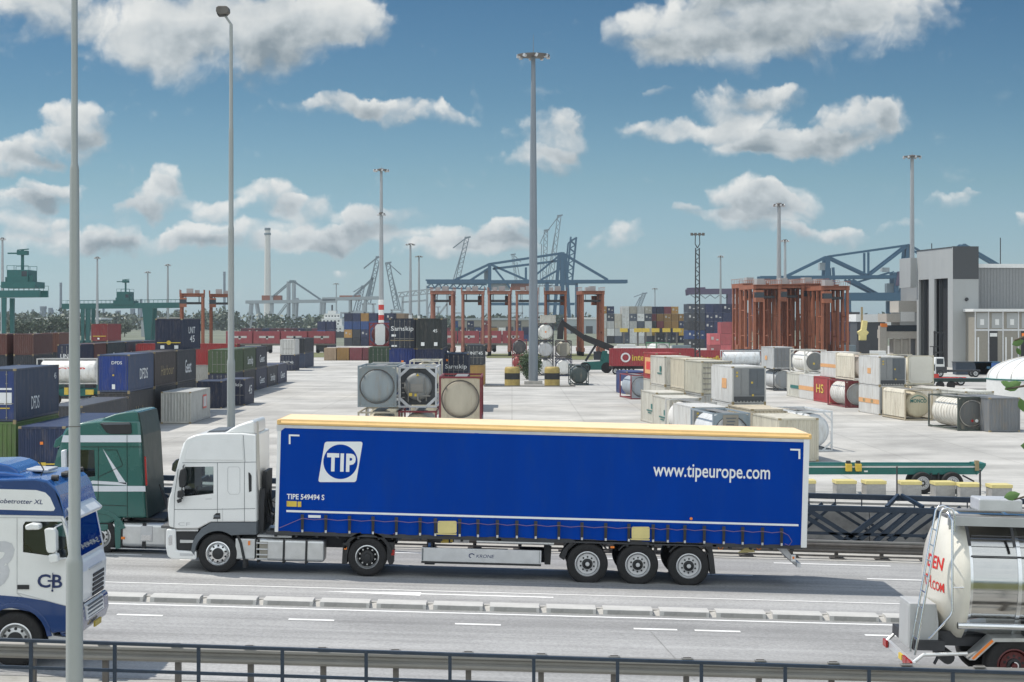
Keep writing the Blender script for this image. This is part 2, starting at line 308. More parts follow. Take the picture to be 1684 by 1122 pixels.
    def build(s, name, mats, parent=None, smooth=None, bevel=0., fix=True, col=None, each=False):
        if each:                                               # one object per shape added
            for k, (v0, f0) in enumerate(s.cut):
                v1, f1 = s.cut[k + 1] if k + 1 < len(s.cut) else (len(s.v), len(s.f)); p = MB(); p.v = s.v[v0:v1]; p.f = [tuple(i - v0 for i in f) for f in s.f[f0:f1]]; p.m = s.m[f0:f1]; o = p.build(name, mats, parent, smooth, bevel, fix, col)
            return o
        return put(s.mesh(name, mats, smooth, fix), name, parent, bevel, col)
def put(me, name, parent=None, bevel=0., col=None, loc=None):
    o = bpy.data.objects.new(name, me); COL.objects.link(o)
    if parent is not None: o.parent = parent
    if loc is not None: o.location = loc
    if col is not None: o.color = (*col, 1)
    if bevel:
        b = o.modifiers.new('bevel', 'BEVEL'); b.width = bevel; b.segments = 3; b.limit_method = 'ANGLE'; b.angle_limit = radians(35); b.harden_normals = False
    return o
def tag(o, label, cat, group=None, kind=None):
    o['label'] = label; o['category'] = cat
    if group: o['group'] = group
    if kind: o['kind'] = kind
    return o
def thing(name, label, cat, loc=(0, 0, 0), rz=0., ry=0., group=None):
    o = bpy.data.objects.new(name, None); COL.objects.link(o); o.empty_display_size = .3
    o.location = loc; o.rotation_euler = (0, ry, rz); return tag(o, label, cat, group)
def struct(o, kind='structure'): o['kind'] = kind; return o
def copy_tree(o, parent=None, col=None):
    c = o.copy(); COL.objects.link(c); c.parent = parent
    for ch in list(o.children): copy_tree(ch, c)
    return c
def hole_panel(mb, outer, hole, y, mi=0):
    """flat side panel in the plane y with a window opening"""
    bm = bmesh.new()
    def loop(ps):
        v = [bm.verts.new((x, y, z)) for x, z in ps]; return [bm.edges.new((v[i], v[(i + 1) % len(v)])) for i in range(len(v))]
    es = loop(outer) + (loop(hole) if hole else [])
    bmesh.ops.triangle_fill(bm, edges=es, use_beauty=True, use_dissolve=False)
    bm.verts.index_update()
    mb.add([v.co.copy() for v in bm.verts], [tuple(v.index for v in f.verts) for f in bm.faces], mi); bm.free()
SLOPE = 0.0275; RY = math.atan(SLOPE)
def zr(x): return 1.809 - SLOPE * x                       # height of the road surface above the yard
def gp(px, py):                                            # point of the yard floor seen at a photo pixel
    D = F * CZ / (py - HY); return Vector(((px - 842) * D / F, D, 0))
def at(px, py, D): return Vector(((px - 842) * D / F, D, CZ - (py - HY) * D / F))
class Veh:                                                 # outline of a vehicle's near side, in metres from its own corner
    def __init__(s, px0, D): s.D = D; s.k = D / F; s.X0 = (px0 - 842) * s.k; s.loc = (s.X0, D, zr(s.X0))
    def q(s, px, py, d=0.):
        k = (s.D + d) / F; dx = (px - 842) * k - s.X0; dz = CZ - (py - HY) * k - zr(s.X0); return (dx * cos(RY) - dz * sin(RY), dx * sin(RY) + dz * cos(RY))
    def qs(s, pts): return [s.q(*p) for p in pts]
# ============================================================ ground, road, rails
def sheet(name, pts, m, kind='structure'):
    mb = MB(); mb.add(pts, [tuple(range(len(pts)))]); return struct(mb.build(name, m), kind)
dm('yard_concrete', (.455, .445, .415), .85, var=.07, scale=.03, dirt=(.34, .335, .32), dirt_amt=.45, stretch=(1, .35, 1))
def yard_joints(m):      # slab joints and stains of the paving
    nt = m.node_tree; N = nt.nodes.new; L = nt.links.new; b = nt.nodes['Principled BSDF']
    old = b.inputs['Base Color'].links[0].from_socket
    tc = N('ShaderNodeTexCoord'); br = N('ShaderNodeTexBrick'); L(tc.outputs['Object'], br.inputs[0])
    br.offset = 0; br.inputs['Scale'].default_value = 1; br.inputs['Brick Width'].default_value = 6.0; br.inputs['Row Height'].default_value = 6.0; br.inputs['Mortar Size'].default_value = .05
    br.inputs['Color1'].default_value = (1, 1, 1, 1); br.inputs['Color2'].default_value = (.965, .965, .965, 1); br.inputs['Mortar'].default_value = (.78, .78, .77, 1)
    n = N('ShaderNodeTexNoise'); L(tc.outputs['Object'], n.inputs[0]); n.inputs['Scale'].default_value = .12; n.inputs['Detail'].default_value = 9; n.inputs['Roughness'].default_value = .68
    r = N('ShaderNodeMapRange'); L(n.outputs[0], r.inputs[0]); r.inputs[1].default_value = .36; r.inputs[2].default_value = .58; r.inputs[3].default_value = .72; r.inputs[4].default_value = 1.05
    c = N('ShaderNodeCombineColor'); [L(r.outputs[0], c.inputs[i]) for i in range(3)]
    m1 = N('ShaderNodeMix'); m1.data_type = 'RGBA'; m1.blend_type = 'MULTIPLY'; m1.inputs[0].default_value = 1; L(old, m1.inputs[6]); L(br.outputs[0], m1.inputs[7])
    m2 = N('ShaderNodeMix'); m2.data_type = 'RGBA'; m2.blend_type = 'MULTIPLY'; m2.inputs[0].default_value = 1; L(m1.outputs[2], m2.inputs[6]); L(c.outputs[0], m2.inputs[7])
    L(m2.outputs[2], b.inputs['Base Color'])
yard_joints(M['yard_concrete']); wear(M['yard_concrete'], (.03, .16, 1), .86, 1.05, .03)
dm('far_ground', (.13, .145, .10), .95, var=.25, scale=.01, dirt=(.26, .25, .22), dirt_amt=.5)
sheet('ground', [(-1500, -100, -.02), (1500, -100, -.02), (1500, 2300, -.02), (-1500, 2300, -.02)], 'far_ground')
sheet('yard', [(-400, 58.5, 0), (400, 58.5, 0), (400, 560, 0), (-400, 560, 0)], 'yard_concrete')
# road deck on its embankment, falling gently to the right
X0, X1 = -160, 160
def deck(name, y0, y1, dz, th, m):
    mb = MB(); a, b = X0, X1
    vs = [(x, y, zr(x) + d) for x in (a, b) for y in (y0, y1) for d in (dz, dz - th)]
    mb.add(vs, [(0, 4, 6, 2), (0, 1, 5, 4), (2, 6, 7, 3), (1, 3, 7, 5), (0, 2, 3, 1), (4, 5, 7, 6)]); return struct(mb.build(name, m))
deck('road', 31.9, 50.6, 0, 4.5, 'asphalt')
dm('verge_paving', (.36, .355, .33), .9, var=.15, scale=1.2, dirt=(.2, .2, .16), dirt_amt=.5)
deck('road_shoulder', 24, 31.9, -.01, 4.5, 'verge_paving')
deck('road_edge', 50.6, 54.2, .015, 4.6, 'concrete')
mb = MB(); mb.add([(X0, 24, zr(X0) - .02), (X1, 24, zr(X1) - .02), (X1, 8, 0), (X0, 8, 0)], [(0, 1, 2, 3)]); struct(mb.build('embankment', 'grass'))
# grass strips in the yard
for (pa, pb, ya, yb) in ((505, 640, 588, 580), (800, 905, 589, 582), (930, 1010, 592, 582)):
    a = gp(pa, ya); b = gp(pb, ya); c = gp(pb, yb); d = gp(pa, yb)
    mb = MB(); mb.add([(p.x, p.y, .05) for p in (a, b, c, d)], [(0, 1, 2, 3)]); g = mb.build('grass', 'grass'); g['kind'] = 'stuff'
# painted lines on the road
def line(name, x0, x1, y, w, dy=0.):
    mb = MB(); mb.add([(x0, y - w / 2, zr(x0) + .006), (x1, y - w / 2 + dy, zr(x1) + .006), (x1, y + w / 2 + dy, zr(x1) + .006), (x0, y + w / 2, zr(x0) + .006)], [(0, 1, 2, 3)])
    return struct(mb.build(name, 'line_white'))
def ypix(px, py):                                             # depth of the road point at a pixel
    D = 45.
    for _ in range(20): D = F * (CZ - zr((px - 842) * D / F)) / (py - HY)
    return D
yd = ypix(230, 1012)
for px in (-330, -50, 230, 512, 786, 1076, 1180, 1460, 1740): line('road_marking', (px - 842) * yd / F - (.5 if px != 1076 else .45), (px - 842) * yd / F + .5, yd, .17)
line('road_marking', X0, X1, ypix(300, 962) + .1, .10)
for px in (-420, -240, -60, 100): line('road_marking', (px - 842) * 47.9 / F, (px - 842) * 47.9 / F + 2.2, 47.9, .15)
for k in range(14): line('road_marking', -27.3 + 4.6 * k, -27.3 + 4.6 * k + 1.55, 47.2, .15)
for k in range(14): line('road_marking', -28 + 5.9 * k, -28 + 5.9 * k + 3.3, 49.85, .15)
# lane arrow
a0 = Vector((-4.6, 42.55, 0)); mb = MB()
pts = [(-4.7, 42.5), (-2.2, 42.78), (-2.2, 42.62), (1.0, 42.62), (1.0, 42.45), (-2.2, 42.45), (-2.2, 42.22)]
mb.add([(x, y, zr(x) + .006) for x, y in pts], [(0, 6, 1), (2, 5, 4, 3), (1, 6, 5, 2)]); struct(mb.build('road_marking', 'line_white'))
mb = MB(); mb.add([(3.42, 33.2, zr(3.4) + .005), (3.45, 33.2, zr(3.4) + .005), (3.02, 38.2, zr(3.0) + .005), (2.99, 38.2, zr(3.0) + .005)], [(0, 1, 2, 3)])
dm('crack', (.23, .23, .225), .9, var=.2); struct(mb.build('road_joint', 'crack'))
# median: low concrete separator blocks
dm('median_top', (.47, .465, .445), .85, var=.08, scale=2, dirt=(.36, .35, .33), dirt_amt=.35, bump=.2)
dm('median_shade', (.30, .295, .28), .9, var=.12, scale=2, dirt=(.17, .17, .16), dirt_amt=.45)  # darker stained concrete, the shade of the front face put into the colour
ym = ypix(300, 992)
def median_mesh():
    m = MB(); L = 1.13
    prof = [(0, .0), (.03, .11), (.10, .135), (.50, .135), (.54, .0)]           # (depth, height)
    vs = [(x, y, z) for x in (.0, L) for y, z in prof]; n = len(prof)
    m.add(vs, [(i, i + 1, n + i + 1, n + i) for i in range(n - 1)] + [tuple(range(n)), tuple(range(2 * n - 1, n - 1, -1))])
    return m.mesh('median_block', 'median_top')
def median_shade():
    m = MB(); m.add([(.10, -.004, .02), (1.06, -.004, .02), (1.06, .018, .10), (.10, .018, .10)], [(0, 1, 2, 3)]); return m.mesh('face_shade', 'median_shade')
def median_tongue():
    m = MB(); m.add([(1.13, .06, .0), (1.345, .06, .0), (1.345, .30, .10), (1.13, .44, .10)], [(0, 1, 2, 3)])
    m.box(1.13, 1.345, .30, .46, 0, .10); return m.mesh('joint_wedge', 'concrete')
mm, mf, mt = median_mesh(), median_shade(), median_tongue()
pitch = 93.2 * ym / F; xs0 = (153 - 842) * ym / F
WORDS = ['first', 'second', 'third', 'fourth', 'fifth', 'sixth', 'seventh', 'eighth', 'ninth', 'tenth', 'eleventh', 'twelfth', 'thirteenth', 'fourteenth', 'fifteenth', 'sixteenth', 'seventeenth', 'eighteenth', 'nineteenth', 'twentieth', 'twenty-first', 'twenty-second', 'twenty-third', 'twenty-fourth']
for k in range(0, 16):
    x = xs0 + pitch * k; o = put(mm, 'median_block', loc=(x, ym, zr(x))); o.rotation_euler = (0, RY, 0)
    tag(o, f"low concrete separator block in the road median, {WORDS[k]} of its row from the blue-roofed tractor", 'road divider', 'concrete separator blocks down the road median')
    put(mf, 'face_shade', o); put(mt, 'joint_wedge', o)
line('road_marking', X0, X1, ym - .36, .13)
# ------------------------------------------------------------ near guardrail and handrail
def wbeam_profile(y, z, s=1.0):                               # (depth, height) of a steel W beam
    return [(y + .0, z - .155), (y - .04, z - .14), (y - .075, z - .10), (y - .075, z - .06), (y - .01, z - .02), (y - .01, z + .02), (y - .075, z + .06), (y - .075, z + .10), (y - .04, z + .14), (y, z + .155)]
def beam_mesh(prof, th=.012):
    mb = MB(); n = len(prof); vs = []
    for x in (X0 / 2, X1 / 2): vs += [(x, y, z - SLOPE * x) for y, z in prof] + [(x, y + th, z - SLOPE * x) for y, z in prof]
    for k in range(n - 1):
        mb_f = [(k, k + 1, 2 * n + k + 1, 2 * n + k), (n + k, 3 * n + k, 3 * n + k + 1, n + k + 1)]
        mb.f += mb_f; mb.m += [0, 0]
    mb.f += [(n - 1, 2 * n - 1, 4 * n - 1, 3 * n - 1), (0, 2 * n, 3 * n, n)]; mb.m += [0, 0]
    mb.v = vs; return mb
yg = 31.25
g = thing('guardrail', 'galvanised steel crash barrier with a ribbed beam along the near edge of the road', 'guardrail', (0, yg, 0))
beam_mesh(wbeam_profile(0, 1.809 + .60)).build('beam', 'galv', g, smooth=40)
mb = MB(); mb.box(-.05, .05, .12, .24, -.3, .72); mb.box(-.035, .035, .0, .13, .50, .62); mb.box(-.07, .07, -.02, .02, .765, .785); pm = mb.mesh('post', 'galv_dark')
pb = MB(); pb.box(-.10, .10, -.08, .03, .757, .775); pcm = pb.mesh('bolt_plate', 'galv')
k0 = 120 * yg / F
for k in range(-9, 16):
    x = (170 - 842) * yg / F + k * k0; o = put(pm, 'post', g, loc=(x, 0, zr(x))); put(pcm, 'bolt_plate', o)
yh = 29.2; h = thing('handrail', 'dark navy tubular handrail standing in front of the near crash barrier', 'railing', (0, yh, 0))
def hz(px, py): X = (px - 842) * yh / F; return (X, 0, CZ - (py - HY) * yh / F)
A, B = hz(-200, 1052 - 200 * .0327), hz(1884, 1052 + 1884 * .0327)
mb = MB(); mb.bar(A, B, .07, .055); mb.build('top_rail', 'navy_steel', h, bevel=.008)
mb = MB(); A2, B2 = hz(-200, 1090), hz(1884, 1090 + 2084 * .0327); mb.bar(A2, B2, .05, .05); mb.build('middle_rail', 'navy_steel', h)
for k in range(-1, 14):
    px = 51 + 137.8 * k; x, _, zt = hz(px, 1052 + px * .0327); mb = MB(); mb.box(x - .028, x + .028, -.03, .03, zr(x) - .05, zt - .02); mb.build('post', 'navy_steel', h)
# ------------------------------------------------------------ far guardrail, lattice parapet, retaining wall
yf = 51.0; g = thing('guardrail', 'dark weathered crash barrier on short posts along the far edge of the road', 'guardrail', (0, yf, 0))
beam_mesh(wbeam_profile(0, 1.809 + .345)).build('beam', 'galv_dark', g, smooth=40)
mb = MB(); mb.bar((X0 / 2, .04, 1.809 - SLOPE * X0 / 2 + .52), (X1 / 2, .04, 1.809 - SLOPE * X1 / 2 + .52), .16, .045); mb.build('top_strip', 'galv', g)
mb = MB(); mb.bar((X0 / 2, .0, 1.809 - SLOPE * X0 / 2 + .10), (X1 / 2, .0, 1.809 - SLOPE * X1 / 2 + .10), .05, .05); mb.build('lower_rail', 'galv_dark', g)
mb = MB(); mb.box(-.05, .05, .06, .18, -.02, .42); mb.box(-.2, .2, -.12, .22, 0, .035); mb.box(-.035, .035, .0, .07, .28, .40); pm = mb.mesh('post', 'galv_dark')
for k in range(-16, 18):
    x = 9.4 + k * 1.31; o = put(pm, 'post', g, loc=(x, 0, zr(x) + .016))
yt = 52.7; t = thing('lattice_parapet', 'navy steel lattice girder parapet with crossed diagonals behind the far crash barrier', 'parapet', (0, yt, 0))
def zt(px, py): return CZ - (py - HY) * yt / F
zc = [zt(1400, 821) - zr(558 * yt / F), zt(1400, 837) - zr(558 * yt / F), zt(1400, 878) - zr(558 * yt / F), .12]
TX0, TX1 = -24., 24.
def chord(nm, h_, y, w, hh):
    mb = MB(); mb.bar((TX0, y, zr(TX0) + h_), (TX1, y, zr(TX1) + h_), w, hh); mb.build(nm, 'navy_steel', t, bevel=.01)
chord('top_rail', zc[0], .75, .16, .16); chord('top_chord', zc[1], 0, .2, .17); chord('middle_rail', zc[2], -.06, .07, .09); chord('bottom_chord', zc[3] + .1, 0, .2, .16); chord('back_chord', zc[1] - .05, .75, .10, .08)
xa = (1400 - 842) * yt / F - 1.7 - 4.18 * 8
xd = xa
while xd < TX1 - 3:
    for (a, b, off) in ((0, 1.55, 0), (3.15, 1.85, 0), (3.95, 2.8, 0)):
        mb = MB()
        for dd in (0, .40):
            mb.bar((xd + a + dd * (1 if b > a else -1), .0, zr(xd) + zc[1] - .07), (xd + b + dd * (1 if b > a else -1) , .0, zr(xd) + zc[3] + .15), .19, .13)
            mb.bar((xd + a + dd + 1.2, .75, zr(xd) + zc[1] - .07), (xd + b + dd + 1.2, .75, zr(xd) + zc[3] + .15), .09, .08)
        if xd + a > TX0 + .5: mb.build('diagonal', 'navy_steel', t)
    mb = MB(); mb.bar((xd + 3.25, .7, zr(xd) + zc[0]), (xd + 2.75, .0, zr(xd) + zc[1]), .1); mb.bar((xd + 3.35, .7, zr(xd) + zc[0]), (xd + 3.85, .0, zr(xd) + zc[1]), .1)
    if xd > TX0: mb.build('brace', 'navy_steel', t)
    xd += 4.18
mb = MB()
for i in range(60):
    x = TX0 + .8 * i + .2; mb.bar((x, .75, zr(x) + zc[1] - .05), (x, .75, zr(x) + zc[0]), .035)
t.children[0].data = MB.join(t.children[0], mb)
# stained retaining wall beyond the girder
w = thing('retaining_wall', 'low stained grey concrete wall seen through the navy lattice parapet', 'wall', (0, 54.25, 0))
mb = MB()
for i in range(22):
    x = -28 + i * 2.6; mb.add([(x + dx, y, zr(x + dx) + dz) for dx in (0.012, 2.588) for y in (0, .3) for dz in (-2.2, zt(1400, 846) - zr(558 * yt / F) + .05)], [(0, 4, 5, 1), (2, 3, 7, 6), (1, 5, 7, 3), (0, 1, 3, 2), (4, 6, 7, 5)])
mb.build('panel', 'concrete_dark', w)
mb = MB(); mb.add([(x, y, zr(x) + d + 1.28) for x in (-30, 30) for y in (-.05, .35) for d in (0, .07)], [(0, 4, 5, 1), (2, 3, 7, 6), (1, 5, 7, 3), (0, 1, 3, 2), (4, 6, 7, 5), (0, 2, 6, 4)]); mb.build('coping', 'concrete', w)
# ------------------------------------------------------------ street lamps
def lamp_pole(label, px, D, sections, top, arm=None):
    x = (px - 842) * D / F; z0 = zr(x)
    t = thing('street_lamp', label, 'lamp post', (x, D, z0))
    mb = MB(); pts = []; rs = []
    for (py, r) in sections:
        z = CZ - (py - HY) * D / F - z0; pts.append((0, 0, max(z, 0))); rs.append(r)
    mb.tube(pts, rs, 20); mb.build('pole', 'pole_grey', t, smooth=40)
    return t, z0
# near pole: bottom, collar at row 915, collar at row 272, then out of the frame
D = 28.0; t, z0 = lamp_pole('thick pale lamp post in front of the near railing, its top out of view', 122.5, D,
    [(1190, .137), (926, .132), (917, .118), (912, .098), (560, .085), (278, .072), (272, .062), (268, .053), (-420, .045)], 0)
ztop = CZ + (525 + 420) * D / F - z0
mb = MB(); mb.tube([(0, 0, ztop - .05), (0, .3, ztop + .25), (0, 1.0, ztop + .5)], .03, 10); mb.build('arm', 'pole_grey', t, smooth=40)
mb = MB(); mb.box(-.14, .14, .95, 1.6, ztop + .42, ztop + .56); mb.build('lamp_head', 'alu_paint', t, bevel=.04)
mb = MB(); mb.tube([(0, 0, CZ - (702 - HY) * D / F - z0), (0, 0, CZ - (700.5 - HY) * D / F - z0)], .094, 20); mb.build('tie_band', 'galv_dark', t)
D = 52.1; x2 = (380 - 842) * D / F
t, z0 = lamp_pole('slim grey lamp post with a bent arm and box lamp head, behind the white cab', 380, D,
    [(915, .125), (600, .118), (595, .118), (590, .098), (380, .085), (376, .088), (372, .074), (217, .068), (213, .07), (210, .06), (45, .05), (40, .045)], 0)
zz = lambda py: CZ - (py - HY) * D / F - z0
mb = MB(); mb.tube([(0, 0, zz(45)), (0, 0, zz(40)), (-.04, 0, zz(37)), (-.2, 0, zz(24))], .036, 10); mb.build('arm', 'pole_grey', t, smooth=50)
mb = MB(); mb.prism([(-.43, zz(20)), (-.42, zz(13)), (-.36, zz(11)), (-.12, zz(11)), (-.05, zz(14)), (-.04, zz(21)), (-.12, zz(25)), (-.33, zz(26))], -.16, .16); mb.build('lamp_head', 'galv_dark', t, bevel=.03)
mb = MB(); mb.prism([(-.41, zz(22)), (-.37, zz(27)), (-.14, zz(26.5)), (-.1, zz(24))], -.13, .13); mb.build('lamp_glass', 'black_plastic', t)
# ============================================================ vehicles
def wheel_meshes(tag_, r=.5, w=.30, rim='alu', style='front', rimr=.29):
    ty = MB(); ri = r * .60
    ty.lathe([(ri - .02, w * .9), (ri, w), (r * .93, w), (r, w - .05), (r, .05), (r * .975, .02), (r * .93, .0), (r * .84, -.008), (r * .70, .0), (ri, .012), (ri - .03, .05)], 40)
    rm = MB()
    rm.lathe([(ri - .005, .06), (ri + .006, .012), (ri - .018, .0), (ri - .035, .03), (ri - .05, .09)], 36)
    if style == 'front':     # outset disc with ten round openings and a dark hub
        rm.lathe([(ri - .05, .09), (ri - .075, .05), (ri - .085, .03), (.145, .015), (.14, .03)], 36)
        for k in range(10): rm.disc((.205 * cos(2 * pi * k / 10 + .3), .022, .205 * sin(2 * pi * k / 10 + .3)), .027, -1, 10, 1, .012)
        rm.lathe([(.15, .03), (.14, -.03), (.06, -.045), (0, -.05)], 24, 1)
    elif style == 'rear':    # deep dish with hub in the middle
        rm.lathe([(ri - .05, .09), (ri - .07, .14), (.19, .165), (.18, .16)], 36, 1)
        for k in range(10): rm.disc((.205 * cos(2 * pi * k / 10 + .3), .155, .205 * sin(2 * pi * k / 10 + .3)), .022, -1, 8, 0, .03)
        rm.lathe([(.18, .16), (.165, .06), (.10, .05), (.09, .0), (0, -.005)], 24, 1)
    else:                    # trailer: flat disc with ten holes and hub cap
        rm.lathe([(ri - .05, .09), (ri - .06, .045), (.19, .055), (.135, .04)], 36)
        for k in range(10): rm.disc((.178 * cos(2 * pi * k / 10 + .3), .05, .178 * sin(2 * pi * k / 10 + .3)), .024, -1, 10, 1, .012)
        rm.lathe([(.140, .05), (.13, .0), (.085, -.01), (.08, -.03)], 24, 1); rm.lathe([(.06, -.02), (.05, -.045), (0, -.05)], 16, 0)
    return ty.mesh('tyre', 'rubber', 40), rm.mesh('rim', [rim, 'black_plastic'], 40)
WM = {k: wheel_meshes(k, *a) for k, a in dict(front=(.512, .32, 'chrome', 'front'), rear=(.50, .30, 'alu', 'rear'), trailer=(.53, .36, 'alu_paint', 'trailer'), red=(.52, .36, 'dark_red_paint', 'trailer'), dull=(.512, .32, 'alu', 'front')).items()}
def wheel(parent, kind, x, y, z, far=False):
    t, r = WM[kind]; o = put(t, 'wheel', parent, loc=(x, y, z)); 
    if far: o.rotation_euler = (0, 0, pi)
    put(r, 'rim', o); return o
def arch(c, r, a0, a1, n=9): return [(c[0] + r * cos(radians(a0 + (a1 - a0) * k / (n - 1))), c[1] + r * sin(radians(a0 + (a1 - a0) * k / (n - 1)))) for k in range(n)]
def cab_shell(root, prof, width, window, paint, ws, name='cab', inset=0.0, back_window=False, bevel=.05, round_=0.0):
    """prof: side outline (x,z) starting at the front foot; ws: index of the windscreen segment"""
    mb = MB(); n = len(prof)
    for y in (0, width): hole_panel(mb, prof, window, y)
    for i in range(n):
        if i == ws: continue
        a, b = prof[i], prof[(i + 1) % n]; mb.add([(a[0], 0, a[1]), (b[0], 0, b[1]), (b[0], width, b[1]), (a[0], width, a[1])], [(0, 1, 2, 3)])
    # weld so that the bevel runs along the edges
    me = mb.mesh(name, paint); bm = bmesh.new(); bm.from_mesh(me); bmesh.ops.remove_doubles(bm, verts=bm.verts, dist=.0005); bmesh.ops.recalc_face_normals(bm, faces=bm.faces); bm.to_mesh(me); bm.free()
    me.shade_smooth(); me.set_sharp_from_angle(angle=radians(28))
    c = put(me, name, root, bevel)
    # window reveals
    if window:
        m = MB()
        for y0, y1 in ((-.004, .07), (width - .07, width + .004)):
            for i in range(len(window)):
                a, b = window[i], window[(i + 1) % len(window)]; d = Vector((b[0] - a[0], b[1] - a[1])).normalized(); nx, nz = d.y * .022, -d.x * .022
                for (u, v) in ((y0, y1),):
                    m.add([(a[0], u, a[1]), (b[0], u, b[1]), (b[0], v, b[1]), (a[0], v, a[1])], [(0, 1, 2, 3)])
        m.build('window_seal', 'black_plastic', c)
        g = MB(); g.add([(x, .03, z) for x, z in window], [tuple(range(len(window)))]); g.add([(x, width - .03, z) for x, z in window], [tuple(range(len(window)))]); g.build('side_window', 'glass', c, each=True)
    a, b = prof[ws], prof[(ws + 1) % n]; m = MB(); k = [(a[0], .10, a[1]), (b[0], .12, b[1]), (b[0], width - .12, b[1]), (a[0], width - .10, a[1])]
    m.add(k, [(0, 1, 2, 3)]); m.build('windscreen', 'glass_dark', c)
    m = MB(); m.add([(a[0], 0, a[1]), (b[0], 0, b[1]), (b[0], .12, b[1]), (a[0], .10, a[1])], [(0, 1, 2, 3)]); m.add([(a[0], width, a[1]), (b[0], width, b[1]), (b[0], width - .12, b[1]), (a[0], width - .10, a[1])], [(0, 1, 2, 3)]); m.build('windscreen_pillar', paint, c, each=True)
    return c
def seams(root, segs, y=-.003, w=.012, name='panel_seam', m='grey_trim'):
    mb = MB()
    for pts in segs:
        for a, b in zip(pts[:-1], pts[1:]): mb.bar((a[0], y, a[1]), (b[0], y, b[1]), .010, w)
    return mb.build(name, m, root)
def interior(root, x0, x1, w, zf, zs, front):
    """cab floor, dash, two seats, wheel, rear wall; front = -1 or +1"""
    mb = MB(); mb.box(x0, x1, .06, w - .06, zf, zf + .06); mb.build('cab_floor', 'cabin_dark', root)
    fx = x0 if front < 0 else x1; s = -front
    mb = MB(); mb.box(*sorted((fx + s * .12, fx + s * .5)), .1, w - .1, zf + .4, zs - .08); mb.build('dashboard', 'cabin_dark', root, bevel=.05)
    for y in (.30, w - .82):
        mb = MB(); a = fx + s * .95; mb.box(*sorted((a, a + s * .5)), y, y + .5, zf + .3, zf + .5); mb.box(*sorted((a + s * .42, a + s * .55)), y, y + .5, zf + .4, zs + .32); mb.box(*sorted((a + s * .46, a + s * .55)), y + .12, y + .38, zs + .34, zs + .52); mb.build('seat', 'cabin_grey', root, bevel=.04)
    mb = MB(); c = Vector((fx + s * .72, .52, zs - .02)); mb.tube([c + Vector((.10 * s * sin(2 * pi * k / 20), .22 * cos(2 * pi * k / 20), .20 * sin(2 * pi * k / 20))) for k in range(21)], .016, 6); mb.build('steering_wheel', 'black_plastic', root, smooth=50)
    bx = x1 if front < 0 else x0
    mb = MB(); mb.box(*sorted((bx + front * .08, bx + front * .12)), .06, w - .06, zf, zs + .9); mb.build('rear_lining', 'cabin_grey', root)

# ------------------------------------------------------------ white tractor unit
V = Veh(273, 45.1); q, qs = V.q, V.qs
t = thing('tractor_unit', 'white flat-nosed lorry tractor with grey wheel arches, coupled to the blue trailer', 'lorry', V.loc, ry=RY); T1 = t
W = 2.49
cab = cab_shell(t, qs([(277.5, 866), (275.5, 838), (277, 822), (281.5, 808), (294, 757), (296.5, 745), (301.5, 729), (309, 720.5), (320, 716), (334, 713.5), (366, 712.5), (398, 712.5), (421, 715), (422, 859), (347, 859), (325, 870), (289, 870)]), W, qs([(304, 768), (351, 767.5), (351, 811.5), (325, 814.5), (303, 816.5)]), 'white_paint', 3, bevel=.06)
interior(cab, *[q(288, 0)[0], q(418, 0)[0]], W, q(0, 862)[1], q(300, 815)[1], -1)
# upper fairing panel slightly recessed between seam lines
seams(cab, [qs([(300, 761), (357.6, 761), (421, 760)]), qs([(357.6, 761), (357.6, 859)]), qs([(402, 761), (402, 859)]), qs([(293, 772), (287, 815), (286, 869)]), qs([(400, 716), (403, 761)]), qs([(286.5, 838), (340, 838), (420, 836.5)])], w=.010)
dm('white_groove', (.50, .51, .51), .5); dm('white_shadow', (.60, .61, .61), .4)
mb = MB(); pts = qs([(376, 768), (392, 768), (394.5, 771), (394.5, 809), (392, 813), (378, 813), (374.5, 808), (374.5, 771), (376, 768)])
seams(cab, [pts, qs([(366, 836), (366, 858)])], w=.009, name='pressed_panel', m='white_groove')
mb = MB(); mb.prism(qs([(304, 756.5), (306, 745), (312, 729), (322, 724), (398, 722.5), (400.5, 757)]), -.018, .0); mb.build('roof_side_panel', 'white_paint', cab, bevel=.012)
mb = MB(); mb.prism(qs([(408.5, 777), (411, 778), (413.8, 783), (413.8, 808), (409.5, 809.5)]), -.012, .0); mb.build('air_slot', 'black_plastic', cab)
mb = MB(); mb.prism(qs([(350.5, 853.5), (353, 846), (356, 844), (362, 844), (362.5, 853.5)]), -.012, .0); h_ = mb.build('door_handle_recess', 'black_plastic', cab)
mb = MB(); a, b = q(351.5, 847), q(361.5, 851); mb.box(a[0], b[0], -.028, -.01, b[1], a[1]); mb.build('door_handle', 'grey_trim', cab, bevel=.008)
mb = MB(); mb.prism(qs([(338, 820.5), (348, 820), (348, 821), (338, 821.5)]), -.006, 0); mb.build('badge', 'white_groove', cab)
mb = MB(); a = q(293, 864.5); mb.text('CF', (a[0] + .15, -.006, a[1]), .09, width=.3); mb.build('lettering', 'white_groove', cab)
mb = MB(); mb.prism(qs([(368, 713), (378, 706), (390, 699.5), (405, 694.5), (414, 692.2), (418, 693.5), (419.5, 715)]), .10, W - .45); mb.build('roof_deflector', 'white_paint', t, bevel=.09)
mb = MB(); mb.prism(qs([(334, 713.8), (339, 710.5), (364, 710), (365, 712.8)]), .5, W - .5); mb.build('roof_hatch', 'grey_trim', t)
mb = MB(); mb.prism(qs([(421.5, 693), (424.3, 693), (426.5, 760), (427, 806), (425.5, 807), (422, 760)]), .02, .10); mb.build('side_extender', 'cabin_tan', t)
mb = MB(); mb.prism(qs([(281.5, 774), (283, 763), (289, 756), (301, 753), (298.5, 764), (291, 770), (287.5, 777)]), .02, W - .02); mb.build('sun_visor', 'glass_dark', t, bevel=.02)
